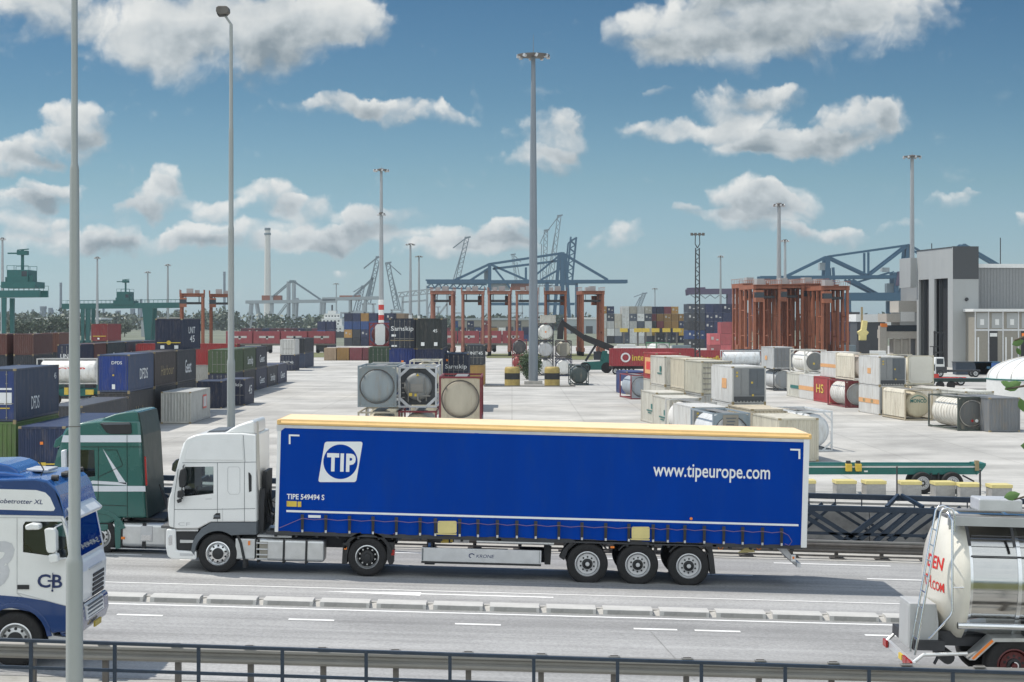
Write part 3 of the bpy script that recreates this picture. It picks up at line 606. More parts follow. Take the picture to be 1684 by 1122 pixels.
mb = MB(); mb.prism(qs([(273.5, 870), (289, 870.5), (290, 905), (323, 907), (323, 920.5), (283, 920), (275.5, 915), (272.5, 900)]), -.02, W + .02); mb.build('bumper', 'white_paint', t, bevel=.04)
mb = MB(); mb.prism(qs([(277, 884), (279, 880), (283.5, 880), (283.5, 896), (278, 897)]), -.032, -.015); mb.build('headlamp', 'chrome', t, bevel=.01)
mb = MB(); mb.prism(qs([(296, 909.5), (318, 910.5), (318, 914.5), (296, 914)]), -.028, .0); mb.build('bumper_recess', 'alu_paint', t)
mb = MB(); mb.prism(qs([(289, 870), (326, 870), (318, 907), (290, 906)]), .05, .3); s_ = mb.build('step_well', 'black_plastic', t)
mb = MB(); mb.prism(qs([(296, 888), (318, 888.5), (317, 893), (296, 893)]), .0, .2); mb.prism(qs([(289.5, 871), (326, 871), (325, 874), (289.5, 874)]), .02, .2); mb.build('step', 'alu', s_)
wc = q(358, 911)
arcp = arch(wc, .585, 55, 188, 12)
mb = MB(); mb.prism(qs([(314, 906), (316.5, 893), (322, 881), (332, 869), (347, 859.5), (422, 859.5), (422, 879.5), (398, 879.5)]) + arcp, -.025, .5); mb.prism(qs([(314, 906), (316.5, 893), (322, 881), (332, 869), (347, 859.5), (422, 859.5), (422, 879.5), (398, 879.5)]) + arcp, W - .5, W + .02); mb.build('wheel_arch', 'grey_trim', t, bevel=.015, each=True)
mb = MB(); mb.prism(qs([(388, 878), (392, 878), (398, 893), (404, 922), (404.5, 934), (399, 934), (399.5, 922), (394, 895)]), .0, .45); mb.build('mudguard_flap', 'black_plastic', t, each=True)
wheel(t, 'front', wc[0], .02, wc[1]); wheel(t, 'front', wc[0], W - .02, wc[1], True)
wr = q(603.5, 916.5); wheel(t, 'rear', wr[0], .02, wr[1]); wheel(t, 'rear', wr[0], W - .02, wr[1], True)
mb = MB(); mb.lathe([(.28, 0), (.5, 0), (.5, .3), (.28, .3)], 32, 0, 'Y', (wr[0], .36, wr[1])); mb.build('inner_tyre', 'rubber', t, smooth=40, each=True)
mb = MB(); mb.lathe([(.28, 0), (.5, 0), (.5, .3), (.28, .3)], 32, 0, 'Y', (wr[0], W - .66, wr[1])); mb.build('inner_tyre', 'rubber', t, smooth=40, each=True)
# chassis
z0, z1 = q(500, 905)[1], q(500, 886)[1]
mb = MB(); x0, x1 = q(330, 0)[0], q(652, 0)[0]
for y in (.72, W - .80): mb.box(x0, x1, y, y + .09, z0, z1)
for px in (345, 440, 500, 560, 605, 645): mb.box(q(px, 0)[0], q(px, 0)[0] + .1, .8, W - .8, z0 + .05, z1 - .05)
mb.box(q(300, 0)[0], q(400, 0)[0], .55, W - .55, .5, 1.3); mb.build('chassis', 'dark_steel', t)
mb = MB(); mb.tube([(wc[0], .3, wc[1]), (wc[0], W - .3, wc[1])], .09, 10); mb.tube([(wr[0], .3, wr[1]), (wr[0], W - .3, wr[1])], .16, 10); mb.lathe([(0, -.3), (.3, -.15), (.3, .15), (0, .3)], 14, 0, 'X', (wr[0], W / 2, wr[1])); mb.build('axle', 'dark_steel', t)
mb = MB(); mb.box(q(585, 0)[0], q(630, 0)[0], .6, W - .6, z1, z1 + .12); mb.build('fifth_wheel', 'dark_steel', t, bevel=.02)
def tank_prism(x0, x1, za, zb, name, m, root, y0=.03, dep=.62, r=.07):
    mb = MB(); mb.box(x0, x1, y0, y0 + dep, za, zb); return mb.build(name, m, root, bevel=r)
za, zb = q(480, 924)[1], q(480, 888)[1]
ft = tank_prism(q(445, 0)[0], q(558, 0)[0], za, zb, 'fuel_tank', 'alu', t)
mb = MB()
for px in (449.5, 491.5, 528.5): x = q(px, 0)[0]; mb.box(x - .028, x + .028, .012, .05, za - .03, zb); mb.prism([(x - .04, za - .02), (x, za - .07), (x + .04, za - .02)], .012, .5)
mb.build('tank_strap', 'black_plastic', ft)
bx = tank_prism(q(411, 0)[0], q(444, 0)[0], za + .02, zb, 'battery_box', 'alu', t, r=.03)
mb = MB()
for py in (892, 902, 911, 918): a, b = q(421.5, py), q(440, py + 2.6); mb.box(a[0], b[0], -.01, .035, b[1], a[1])
mb.build('step', 'alu_paint', bx); mb = MB(); a, b = q(422, 891), q(439.5, 921); mb.box(a[0], b[0], .012, .031, b[1], a[1]); mb.build('step_recess', 'clad_tan', bx)
mb = MB(); a, b = q(408, 890), q(411, 897); mb.box(a[0], b[0], .0, .05, b[1], a[1]); mb.build('marker_light', 'orange', t)
mb = MB(); a, b = q(422, 881), q(478, 886); mb.box(a[0], b[0], .15, W - .15, b[1], a[1]); mb.build('catwalk', 'alu_paint', t)
mb = MB(); c = wr; o1 = arch(c, .66, 160, 12, 14); i1 = arch(c, .585, 12, 160, 14); mb.prism(o1 + i1, .0, .62); mb.prism(o1 + i1, W - .62, W); mb.build('rear_mudguard', 'black_plastic', t, each=True)
mb = MB(); mb.prism(qs([(564, 893), (576, 893), (571, 912), (570, 928), (562, 928)]), .02, .6); mb.prism(qs([(636, 892), (647, 893), (646, 928), (640, 930), (636, 920)]), .05, .6); mb.build('mudflap', 'black_plastic', t, each=True)
mb = MB(); a, b = q(643.5, 905), q(648.5, 914); mb.box(a[0], b[0], .04, .3, b[1], a[1]); mb.build('tail_light', 'red_light', t)
mb = MB(); a, b = q(566, 897), q(570, 904); mb.box(a[0], b[0], -.0, .05, b[1], a[1]); mb.build('marker_light', 'orange', t)
# air hoses and cab back clutter
mb = MB(); rnd = random.Random(3)
for k in range(7):
    a = q(426 + rnd.random() * 3, 800 + rnd.random() * 30); b = q(446 + rnd.random() * 8, 812 + rnd.random() * 50); y = .7 + .15 * k
    mid = ((a[0] + b[0]) / 2, min(a[1], b[1]) - .25); mb.tube([(a[0], y, a[1]), (mid[0] - .08, y, mid[1] + .08), (mid[0] + .08, y, mid[1]), (b[0], y, b[1])], .018, 6)
mb.build('air_hose', 'black_plastic', t, smooth=60)
mb = MB(); a = q(424, 806); b = q(430, 879); mb.box(a[0], b[0], .35, .45, b[1], a[1]); mb.box(a[0], b[0] - .03, .9, W - .5, b[1], a[1] + .4); mb.build('exhaust_stack', 'dark_steel', t)
# mirrors
mb = MB(); mb.prism(qs([(299, 772), (306, 768), (308.5, 776), (307, 798), (304, 801), (297.5, 800), (296.5, 785)]), -.26, -.06); mm_ = mb.build('mirror', 'black_plastic', t, bevel=.03)
mb = MB(); mb.prism(qs([(294.5, 806), (303, 805), (306, 812), (302, 818), (294, 817)]), -.24, -.06); mb.prism(qs([(292, 821), (299.5, 819), (299.5, 825), (294, 827)]), -.16, -.03); mb.build('wide_mirror', 'black_plastic', mm_, bevel=.02)
mb = MB(); a = q(303, 766); b = q(300, 819); mb.tube([(a[0], -.02, a[1] + .02), (a[0], -.14, a[1]), (b[0], -.14, b[1]), (b[0], -.0, b[1] - .02)], .016, 6); mb.build('mirror_arm', 'black_plastic', mm_)
mb = MB(); mb.prism(qs([(299, 772), (306, 768), (307, 798), (297.5, 800)]), W + .06, W + .26); mb.build('mirror', 'black_plastic', t, bevel=.03)

# ------------------------------------------------------------ blue curtain-sided trailer
V = Veh(455, 45.1); q, qs = V.q, V.qs
t = thing('semi_trailer', 'long blue curtain-sided semi-trailer with a beige roof edge and white web address', 'trailer', V.loc, ry=RY)
W = 2.52
# curtain: a slightly rippled sheet
cx0, cz1 = q(462, 703.5); cx1, _ = q(1322, 728); czb = q(462, 874)[1]; cz1 = q(462, 703.5)[1]
def curtain(y, sgn, name):
    mb = MB(); nx, nz = 420, 10; rnd = random.Random(5)
    for j in range(nz + 1):
        for i in range(nx + 1):
            u, w_ = i / nx, j / nz; x = cx0 + (cx1 - cx0) * u; z = czb + (cz1 - czb) * w_
            low = max(0, 1 - w_ * 6.0)
            post = min((x - cx0) % 3.35, 3.35 - (x - cx0) % 3.35); rip = -.006 * math.exp(-(post / .09) ** 2) + .004 * sin(x * 9 + z) * (z - czb) / 2.6 + .003 * sin(x * 2.1) + .002 * sin(x * 5.7 + 1) + low * .022 * (sin(x * 2 * pi / .6) + .4 * sin(x * 7.1)) + (.004 * sin(z * 5 + x))
            mb.v.append((x, y + sgn * rip, z))
    for j in range(nz):
        for i in range(nx): a = j * (nx + 1) + i; mb.f.append((a, a + 1, a + nx + 2, a + nx + 1)); mb.m.append(0)
    return mb.build(name, 'curtain_blue', t, smooth=70)
cur = curtain(0, 1, 'curtain'); curtain(W, 1, 'curtain')
e = -.012
mb = MB(); mb.box(cx0 - .02, cx1 + .02, .06, W - .06, czb - .05, cz1 + .1); mb.build('load_body', 'curtain_blue', t)
def P(px, py): a = q(px, py); return a
mb = MB(); lz = .004
def flat(mb, pts, y=e, th=.004, mi=0): mb.prism(qs(pts), y, y + th, mi)
# emblem: leaning white tile, blue disc, letters
def rrect(cx, cy, w, h, lean, r, n=5):
    out = []
    for (sx, sy, a0) in ((1, -1, -90), (1, 1, 0), (-1, 1, 90), (-1, -1, 180)):
        for k in range(n):
            a = radians(a0 + 90 * k / (n - 1)); x = sx * (w / 2 - r) + r * cos(a); y = sy * (h / 2 - r) + r * sin(a); out.append((cx + x - lean * y, cy + y))
    return out
em = MB(); em.prism(qs(rrect(560, 759.7, 62.5, 66.5, .165, 4)), e - .001, e + .004)
eo = em.build('emblem_tile', 'text_white', cur)
mb = MB(); mb.prism(qs([(560 + 28.2 * cos(2 * pi * k / 40), 759.5 + 28.4 * sin(2 * pi * k / 40)) for k in range(40)]), e - .004, e - .001); mb.build('emblem_disc', 'curtain_blue', eo)
mb = MB(); c = q(561, 774.0); mb.text('TIP', (c[0], e - .007, c[1]), .435, width=.735, bold=.045); mb.build('lettering', 'text_white', eo)
mb = MB(); c = q(1170, 785.3); mb.text('www.tipeurope.com', (c[0], e, c[1]), .36, width=2.99, bold=.012); mb.build('lettering', 'text_white', cur)
mb = MB(); c = q(502.5, 821.5); mb.text('TIPE 549494 S', (c[0], e, c[1]), .135, width=.96, bold=.02); mb.build('serial_number', 'text_white', cur)
mb = MB(); flat(mb, [(471.5, 824), (488, 824.5), (488, 833.5), (471.5, 833)]); flat(mb, [(489.5, 825), (495.5, 825), (495.5, 833.8), (489.5, 833.8)]); mb.build('sticker', 'yellow', cur)
mb = MB(); flat(mb, [(475, 714.5), (492.5, 715), (492.5, 717.8), (477.8, 717.3), (477.8, 730.5), (475, 730.5)]); flat(mb, [(1299.5, 738), (1316, 738.5), (1316, 755), (1313, 755), (1313, 741.3), (1299.5, 740.8)]); mb.build('corner_mark', 'text_white', cur, each=True)
mb = MB(); flat(mb, [(471, 838.8), (1313, 862.2), (1313, 865.6), (471, 842.2)]); mb.build('reflective_stripe', 'text_white', cur)
mb = MB(); flat(mb, [(507, 847), (527.5, 847.5), (527.5, 852), (507, 851.5)]); mb.build('sticker', 'text_white', cur)
mb = MB(); c = q(1136.5, 853); mb.disc((c[0], e, c[1]), .038, -1, 16, 0, .004); mb.build('sticker', 'orange', cur)
# straps
strap_px = [497.5, 536, 575, 613.5, 652, 691, 716, 756, 786, 818, 850, 881, 919, 957, 996, 1034, 1074, 1098, 1126, 1158, 1190, 1221, 1253.5, 1285]
SK = (855.0 - 848) / (691 - 497)
for px in strap_px:
    yb = 846.8 + (px - 497.5) * .0283; a, b = q(px - 2.0, yb + 4), q(px + 2.0, yb + 27); mb = MB(); mb.box(a[0], b[0], -.045, -.03, b[1], a[1])
    s_ = mb.build('strap', 'black_plastic', t)
    mb = MB(); a, b = q(px - 2.6, yb - 1), q(px + 2.6, yb + 8); mb.box(a[0], b[0], -.055, -.035, b[1], a[1]); a, b = q(px - 1.6, yb + 24), q(px + 1.6, yb + 28.5); mb.box(a[0], b[0], -.05, -.03, b[1], a[1], 1); mb.build('buckle', ['dark_steel', 'alu'], s_, bevel=.006)
mb = MB()
pts = [(q(460, 868)[0], -.05, q(460, 868)[1])]
for i, px in enumerate(strap_px):
    yb = 852 + (px - 497.5) * .0283; a = q(px, yb); pts.append((a[0], -.06, a[1]))
    if i < len(strap_px) - 1: p2 = (px + strap_px[i + 1]) / 2; b = q(p2, 852 + (p2 - 497.5) * .0283 + 2.2); pts.append((b[0], -.05, b[1]))
a = q(1298, 882); pts += [(q(1296, 880)[0], -.05, q(1296, 880)[1]), (q(1302, 890)[0], -.05, q(1302, 890)[1]), (q(1297, 897)[0], -.05, q(1297, 897)[1]), (q(1290, 894)[0], -.05, q(1290, 894)[1])]
mb.tube(pts, .008, 5); dm('cable', (.22, .14, .22), .6); mb.build('customs_cable', 'cable', t, smooth=60)
# roof edge, rails, corner posts
zt_, zr_ = q(462, 689)[1], q(462, 698.7)[1]; xa_, xb_ = q(457, 690)[0], q(1333.5, 720)[0]
mb = MB(); mb.prism([(0, zr_), (-.035, zr_ + .015), (-.03, zr_ + .055), (.015, zr_ + .10), (.03, zr_ + .135), (.06, zr_ + .14), (.06, zr_)], 0, 1)
vs = [(xa_ if v[1] == 0 else xb_, v[0], v[2]) for v in mb.v]; m2 = MB(); m2.add(vs, mb.f); m2.build('roof_edge', 'beige_roof', t)
vs = [(v[0], W - v[1], v[2]) for v in vs]; m2 = MB(); m2.add(vs, mb.f); m2.build('roof_edge', 'beige_roof', t)
mb = MB(); mb.box(xa_ - .02, xa_ + .06, -.03, W + .03, zr_, zr_ + .13); mb.build('roof_edge', 'beige_roof', t, bevel=.02)
mb = MB(); mb.box(xb_ - .06, xb_ + .02, -.03, W + .03, zr_, zr_ + .12); mb.build('roof_edge', 'beige_roof', t, bevel=.02)
mb = MB(); mb.box(xa_ + .05, xb_ - .05, .055, W - .055, zr_ + .03, zr_ + .145); mb.build('roof', 'roof_tarp', t)
mb = MB(); mb.box(cx0 - .02, cx1 + .03, -.012, .05, cz1 - .005, zr_); mb.box(cx0 - .02, cx1 + .03, W - .05, W + .012, cz1 - .005, zr_); mb.build('cant_rail', 'alu_paint', t)
mb = MB(); a = q(456.5, 699); mb.box(a[0], cx0 + .005, -.02, .14, czb - .02, zr_); mb.box(a[0], cx0 + .005, W - .14, W + .02, czb - .02, zr_); mb.box(a[0] + .03, cx0 - .03, .14, W - .14, czb - .02, zr_); mb.build('front_wall', 'white_paint', t, bevel=.012)
mb = MB(); mb.prism([(a[0] - .02, zr_), (cx0 + .16, zr_), (cx0 + .10, zr_ - .08), (cx0, zr_ - .16), (a[0] - .02, zr_ - .16)], -.026, .05); mb.build('corner_bracket', 'alu_paint', t)
mb = MB(); mb.box(cx1 - .005, cx1 + .145, -.02, .16, czb - .05, zr_); mb.box(cx1 - .005, cx1 + .145, W - .16, W + .02, czb - .05, zr_); mb.build('rear_post', 'white_paint', t, bevel=.012, each=True)
for y0, y1 in ((.16, W / 2 - .005), (W / 2 + .005, W - .16)): mb = MB(); mb.box(cx1 + .06, cx1 + .12, y0, y1, czb + .02, zr_); mb.build('rear_door', 'white_paint', t)
# yellow squares
for (pa, pb, pc, pd) in ((720, 751, 856.5, 876.5), (1038.5, 1068, 866, 885.5)):
    mb = MB(); mb.prism(qs(rrect((pa + pb) / 2, (pc + pd) / 2, pb - pa, pd - pc, 0, 2.5)), -.062, -.05); o = mb.build('pallet_box_lid', 'tag_yellow', t)
    mb = MB(); a, b = q(pa - 2, pd), q(pb, pd + 3); mb.box(a[0], b[0], -.07, .03, b[1], a[1]); mb.build('lid_ledge', 'tag_yellow', o)
# chassis: longitudinal beams, side rave, cross members
mb = MB(); xf, xr = q(462, 0)[0], cx1 + .05
zl = czb - .02
for y in (.70, W - .82): mb.box(q(640, 0)[0], xr, y, y + .12, q(900, 911)[1] + .22, zl); mb.box(xf, q(640, 0)[0], y, y + .12, zl - .16, zl)
for k in range(26): x = xf + .2 + k * .53; mb.box(x, x + .06, .05, W - .05, zl - .13, zl)
mb.box(xf, xr, .0, .06, zl - .07, zl + .03); mb.box(xf, xr, W - .06, W, zl - .07, zl + .03); mb.build('chassis', 'dark_steel', t)
mb = MB(); mb.prism(qs([(690, 881), (760, 883), (742, 896), (718, 896), (705, 893)]), .35, W - .35); mb.build('landing_leg_frame', 'dark_steel', t)
for y in (.30, W - .55):
    a, b = q(701, 893), q(709, 925); mb = MB(); mb.box(a[0], b[0], y, y + .2, b[1], a[1]); lg = mb.build('landing_leg', 'dark_steel', t)
    mb = MB(); a, b = q(697, 925), q(714, 931); mb.prism([(a[0] + .06, a[1] + .05), (b[0] - .06, a[1] + .05), (b[0], b[1]), (a[0], b[1])], y - .06, y + .26); mb.build('foot', 'dark_steel', lg)
mb = MB(); a, b = q(703.5, 895), q(707.5, 902); mb.box(a[0], b[0], .28, .30, b[1], a[1]); mb.build('sticker', 'mid_blue', t)
# side panel with maker's lettering
za, zb = q(815, 926.5)[1], q(815, 904)[1]; xa_, xb_ = q(718, 0)[0], q(915.5, 0)[0]
mb = MB(); mb.box(xa_, xb_, .02, .10, za, zb); sp = mb.build('side_panel', 'alu_paint', t, bevel=.012)
mb = MB(); mb.text('KRONE', ((q(823, 0)[0]), .016, q(823, 918.5)[1]), .085, width=.46, bold=.0, shear=.2); mb.tube([(q(801, 0)[0] + .07 * cos(a), .014, q(801, 915)[1] + .052 * sin(a)) for a in [pi * .15 + k * 2 * pi * .62 / 10 for k in range(11)]], .012, 5); mb.build('lettering', 'text_navy', sp)
mb = MB(); mb.box(xa_ + .02, xa_ + .05, .014, .02, za + .02, zb - .02); mb.box(xb_ - .055, xb_ - .045, .014, .02, za + .02, zb - .02); mb.build('panel_edge', 'grey_trim', sp)
mb = MB(); mb.box(xa_, xb_, .03, .09, za - .05, za - .002); mb.build('panel_underside', 'black_plastic', sp)
mb = MB(); a, b = q(784, 889), q(911, 896.5); mb.tube([(a[0], .08, (a[1] + b[1]) / 2 - .0), (b[0], .08, (a[1] + b[1]) / 2)], .05, 10); a, b = q(784, 884), q(788, 893); mb.box(a[0], b[0], .05, .12, b[1], a[1] ); a, b = q(905.5, 888), q(910, 898); mb.box(a[0], b[0], .05, .12, b[1], a[1]); mb.build('pipe_rail', 'alu', t, smooth=40)
mb = MB()
for (pa, pb, y) in ((945, 1035, 888.0), (1068, 1156, 892)): a, b = q(pa, y), q(pb, y + 4.5); mb.box(a[0], b[0], .0, .03, b[1], a[1])
mb.build('light_strip', 'alu_paint', t)
# underside tanks and valve clutter
mb = MB(); a = q(830, 925); mb.tube([(q(800, 0)[0], 1.0, a[1] + .02), (q(860, 0)[0], 1.0, a[1] + .02)], .2, 14); mb.tube([(q(880, 0)[0], 1.5, a[1] + .02), (q(925, 0)[0], 1.5, a[1] + .02)], .2, 14); mb.build('air_tank', 'dark_steel', t, smooth=40, each=True)
mb = MB(); a, b = q(724.5, 887), q(737, 895.5); mb.box(a[0], b[0], .28, .30, b[1], a[1]); a, b = q(740, 888), q(744, 894); mb.box(a[0], b[0], .28, .30, b[1], a[1]); mb.build('warning_plate', 'yellow', t, each=True)
mb = MB(); a, b = q(746, 889.5), q(771, 895); mb.box(a[0], b[0], .28, .31, b[1], a[1]); mb.build('plate', 'alu_paint', t)
for px, py in ((645, 879), (821, 887.5), (1007, 900), (1175, 897.5)): mb = MB(); a, b = q(px - 3, py - 1.5), q(px + 3.2, py + 1.8); mb.box(a[0], b[0], .0, .04, b[1], a[1]); mb.build('marker_light', 'orange', t)
# wheels, fenders
for px, py in ((966, 928), (1049, 929.5), (1133, 931.5)):
    c = q(px, py); wheel(t, 'trailer', c[0], .03, c[1]); wheel(t, 'trailer', c[0], W - .03, c[1], True)
    mb = MB(); mb.tube([(c[0], .3, c[1]), (c[0], W - .3, c[1])], .075, 10); mb.build('axle', 'dark_steel', t)
mb = MB()
for i, (px, py) in enumerate(((966, 928), (1049, 929.5), (1133, 931.5))):
    c = q(px, py); mb.prism(arch(c, .63, 145, 35, 9) + arch(c, .60, 35, 145, 9), .03, .42)
    x = q(px - 41, 0)[0]; mb.prism([(x - .05, c[1] - .1), (x + .1, c[1] - .1), (x + .12, c[1] + .45), (x - .08, c[1] + .45)], .45, .9)
mb.prism(qs([(920, 917), (926, 905), (938, 892), (944, 892), (934, 905), (928, 922)]), .03, .4)
mb.prism(qs([(1157, 896), (1170, 897), (1174, 915), (1177, 944), (1169, 945), (1165, 915)]), .03, .42); mb.build('mudguard', 'black_plastic', t)
# rear underrun guard on its folding arms
mb = MB(); a, b = q(1288, 903), q(1303, 921); 
for y in (.25, W - .4): mb.prism(qs([(1280, 899), (1292, 899), (1313, 927), (1317, 933), (1312, 933), (1292, 914)]), y, y + .1)
mb.build('underrun_arm', 'alu_paint', t, each=True); mb = MB(); c = q(1314, 930); mb.bar((c[0], .02, c[1]), (c[0], W - .02, c[1]), .09, .11); mb.build('underrun_bar', 'alu_paint', t)
mb = MB(); a, b = q(1303, 914), q(1310, 925); mb.box(a[0], b[0], .16, .24, b[1], a[1]); rp = mb.build('tail_light', 'white_paint', t); mb = MB(); a, b = q(1305, 917), q(1308, 921); mb.box(a[0], b[0], .15, .165, b[1], a[1]); mb.build('lens', 'orange', rp)
mb = MB(); mb.prism(qs([(1216, 912), (1236, 898.5), (1245, 911)]), .32, .36); mb.build('wheel_chock', 'tag_yellow', t)
mb = MB(); a, b = q(1203, 895), q(1217, 897.5); mb.box(a[0], b[0], .1, .13, b[1], a[1]); mb.build('plate', 'tag_yellow', t)
for px in (1186, 1249): c = q(px, 901); mb = MB(); mb.tube([(c[0] + .06 * cos(k), .12, c[1] + .06 * sin(k)) for k in [pi + pi * j / 8 for j in range(9)]], .012, 5); mb.build('rope_hook', 'orange', t)

# ------------------------------------------------------------ green tractor unit on the far lane
V = Veh(88, 48.2); q, qs = V.q, V.qs
t = thing('tractor_unit', 'dark green lorry tractor with white stripes and a raised roof, driving without a trailer', 'lorry', V.loc, ry=RY); W = 2.48
cab = cab_shell(t, qs([(84, 862), (83, 820), (87, 775), (96, 737), (100, 720), (107, 706), (118, 699), (134, 695.5), (166, 692), (231, 692), (235, 760), (240.5, 852), (198, 852), (186, 858), (178, 862)]), W, qs([(112, 741), (134, 740), (155, 740), (156.5, 783), (140, 786), (108, 787)]), 'green_paint', 2, bevel=.07)
interior(cab, q(98, 0)[0], q(232, 0)[0], W, q(0, 852)[1], q(140, 790)[1], -1)
mb = MB(); mb.prism(qs([(164, 692.5), (172, 687), (189, 681), (206, 678), (219, 676.5), (226, 677), (230, 690), (232, 712), (231, 718), (166, 697)]), .05, W - .05); mb.build('roof_deflector', 'green_paint', t, bevel=.08)
mb = MB(); mb.prism(qs([(226, 679), (228.5, 679), (235, 716), (243, 852), (240.5, 852), (232, 716)]), .03, W - .03); mb.build('rear_panel', 'dark_green', t)
mb = MB(); mb.prism(qs([(237.5, 751), (240, 751), (242.4, 798.5), (239.6, 798.5)]), -.01, .03); mb.build('red_reflector', 'red_light', t)
mb = MB(); mb.prism(qs([(87.5, 735), (91, 724), (101, 716), (106, 717), (100, 731), (92, 737)]), .0, W); mb.build('sun_visor', 'green_paint', t, bevel=.02)
mb = MB(); mb.prism(qs([(164.5, 697), (170, 695), (213, 694.5), (216, 697), (217, 712.5), (213, 714), (182, 714), (175, 711)]), -.035, .02); mb.build('roof_vent', 'black_plastic', cab, bevel=.02)
mb = MB(); mb.prism(qs([(168, 696), (213, 695), (215, 698), (171, 699)]), -.045, -.03); mb.build('vent_edge', 'grey_trim', cab)
mb = MB()
def st(pts): mb.prism(qs(pts), -.008, -.002)
st([(104, 716), (231.5, 715.5), (232.5, 727.5), (101, 727.5)]); st([(169, 738), (209, 797), (196, 794)]); st([(128, 803), (137, 799), (152, 790.5), (209, 794), (209, 798.5), (152.5, 796), (138, 805)]); st([(140, 812), (143.5, 803), (149.5, 799), (239, 799.5), (239.5, 808.5), (146, 808.5)])
mb.build('white_stripe', 'stripe_white', cab)
seams(cab, [qs([(209, 714), (209.5, 853)]), qs([(162, 735), (161.5, 815), (158, 848)]), qs([(134, 735), (237, 735)]), qs([(172, 740), (192, 740), (201, 762), (201, 766), (163, 784)]), qs([(140, 830), (209, 832)])], y=-.010, w=.014, m='dark_green')
wc = q(163, 883); mb = MB(); a_ = arch(wc, .64, 20, 175, 10); o_ = arch(wc, .76, 175, 20, 10); mb.prism(a_ + o_, -.03, .4); mb.build('wheel_arch', 'green_paint', t, bevel=.012, each=True)
mb = MB(); mb.prism(qs([(188, 852), (199, 852), (198, 902), (190, 903), (189, 880)]), -.01, .4); mb.build('mudguard', 'green_paint', t)
wheel(t, 'dull', wc[0], .02, wc[1]); wheel(t, 'dull', wc[0], W - .02, wc[1], True)
wr = q(163 + 3.8 * 60.2, 888); wheel(t, 'rear', wr[0], .02, wr[1]); wheel(t, 'rear', wr[0], W - .02, wr[1], True)
mb = MB(); mb.prism(qs([(83, 862), (178, 862), (178, 872), (140, 880), (138, 906), (86, 906)]), .0, W); mb.build('bumper', 'green_paint', t, bevel=.04)
mb = MB(); x0, x1 = q(180, 0)[0], wr[0] + .7; z = q(230, 868)[1]
for y in (.7, W - .8): mb.box(x0, x1, y, y + .1, z - .1, z + .18)
mb.box(q(240, 0)[0], q(290, 0)[0], .4, W - .4, z + .16, z + .22); mb.build('chassis', 'dark_steel', t)
za, zb = q(240, 901)[1], q(240, 861)[1]
ft = tank_prism(q(203, 0)[0], q(300, 0)[0], za, zb, 'fuel_tank', 'alu', t, r=.1)
mb = MB()
for px in (222.5, 261): x = q(px, 0)[0]; mb.box(x - .05, x + .05, .01, .05, za - .02, zb)
mb.build('tank_strap', 'black_plastic', ft); mb = MB(); a, b = q(231, 865), q(250, 891); mb.box(a[0], b[0], .005, .04, b[1], a[1]); mb.build('tank_cover', 'alu_paint', ft, bevel=.01); mb = MB(); a, b = q(233, 880), q(248, 889); mb.box(a[0], b[0], -.003, .01, b[1], a[1]); mb.build('step', 'chrome', ft)
mb = MB(); a, b = q(199.5, 883), q(205, 887); mb.box(a[0], b[0], -.02, .05, b[1], a[1]); mb.build('marker_light', 'orange', t)
mb = MB(); a, b = q(182, 902.5), q(330, 905); mb.box(a[0], b[0], .0, .06, b[1], a[1]); mb.build('side_skirt_rail', 'alu_paint', t)
mb = MB()
for k in range(6): a = q(255, 800 + 6 * k); b = q(285, 840 + 4 * k); y = .6 + .2 * k; mb.tube([(a[0], y, a[1]), ((a[0] + b[0]) / 2, y, b[1] - .1), (b[0], y, b[1])], .022, 6)
mb.build('air_hose', 'black_plastic', t)
mb = MB(); mb.prism(qs([(104, 740), (112, 738), (113, 782), (105, 786)]), -.28, -.08); mb.build('mirror', 'stripe_white', t, bevel=.04)

# ------------------------------------------------------------ white and blue tractor, near lane
V = Veh(-40, 32.6); q, qs = V.q, V.qs
t = thing('tractor_unit', 'white and blue lorry tractor with a round blue roof, behind the thick lamp post', 'lorry', V.loc, ry=RY); W = 2.46
prof = qs([(121, 1000), (116, 1004), (-42, 1003), (-42, 850), (-40, 792), (60, 789), (76, 792), (88, 801), (96, 815), (102, 838), (105, 850), (120, 922), (122, 945)])
cab = cab_shell(t, prof, W, qs([(38, 864), (42, 858), (102, 858), (108, 880), (113, 917), (103, 917), (38, 908)]), 'white_paint', 10, bevel=.09)
interior(cab, q(-38, 0)[0], q(125, 0)[0], W, q(0, 985)[1], q(60, 918)[1], 1)
# blue roof skin, 12 mm proud of the shell
def skin(pts, name, m, y0=-.016, y1=-.002, bev=.005): mb = MB(); mb.prism(qs(pts), y0, y1); return mb.build(name, m, cab, bevel=bev)
skin([(-42, 790), (60, 788), (77, 791.5), (89, 801), (97, 815), (105, 839), (108, 849), (98, 848.5), (-42, 846)], 'roof_side', 'navy_paint')
sp = skin([(-42, 803), (60, 806), (75, 810), (83, 818), (91, 836), (89, 840), (84, 840.5), (-42, 837)], 'roof_side_panel', 'white_paint', -.022, -.017)
mb = MB(); c = q(30, 828); mb.text('Globetrotter XL', (c[0], -.026, c[1]), .085, width=.92, bold=.01, shear=.2); mb.build('lettering', 'text_navy', sp)
mb = MB(); tp = qs([(-42, 789), (60, 786.5), (78, 790), (90, 800), (98.5, 815), (108, 849)]); lo = [(x - .02, z - .05) for x, z in tp]
mb.prism(tp + list(reversed(lo)), -.02, W + .02); mb.build('roof', 'mid_blue', cab, bevel=.02)
z_ = q(0, 787)[1]; mb = MB(); mb.prism([(q(-42, 0)[0], z_ - .02), (q(60, 0)[0], z_ - .02), (q(50, 0)[0], z_ + .05), (q(20, 0)[0], z_ + .09), (q(-42, 0)[0], z_ + .09)], .35, W - .35); mb.build('roof_crown', 'mid_blue', cab, bevel=.05)
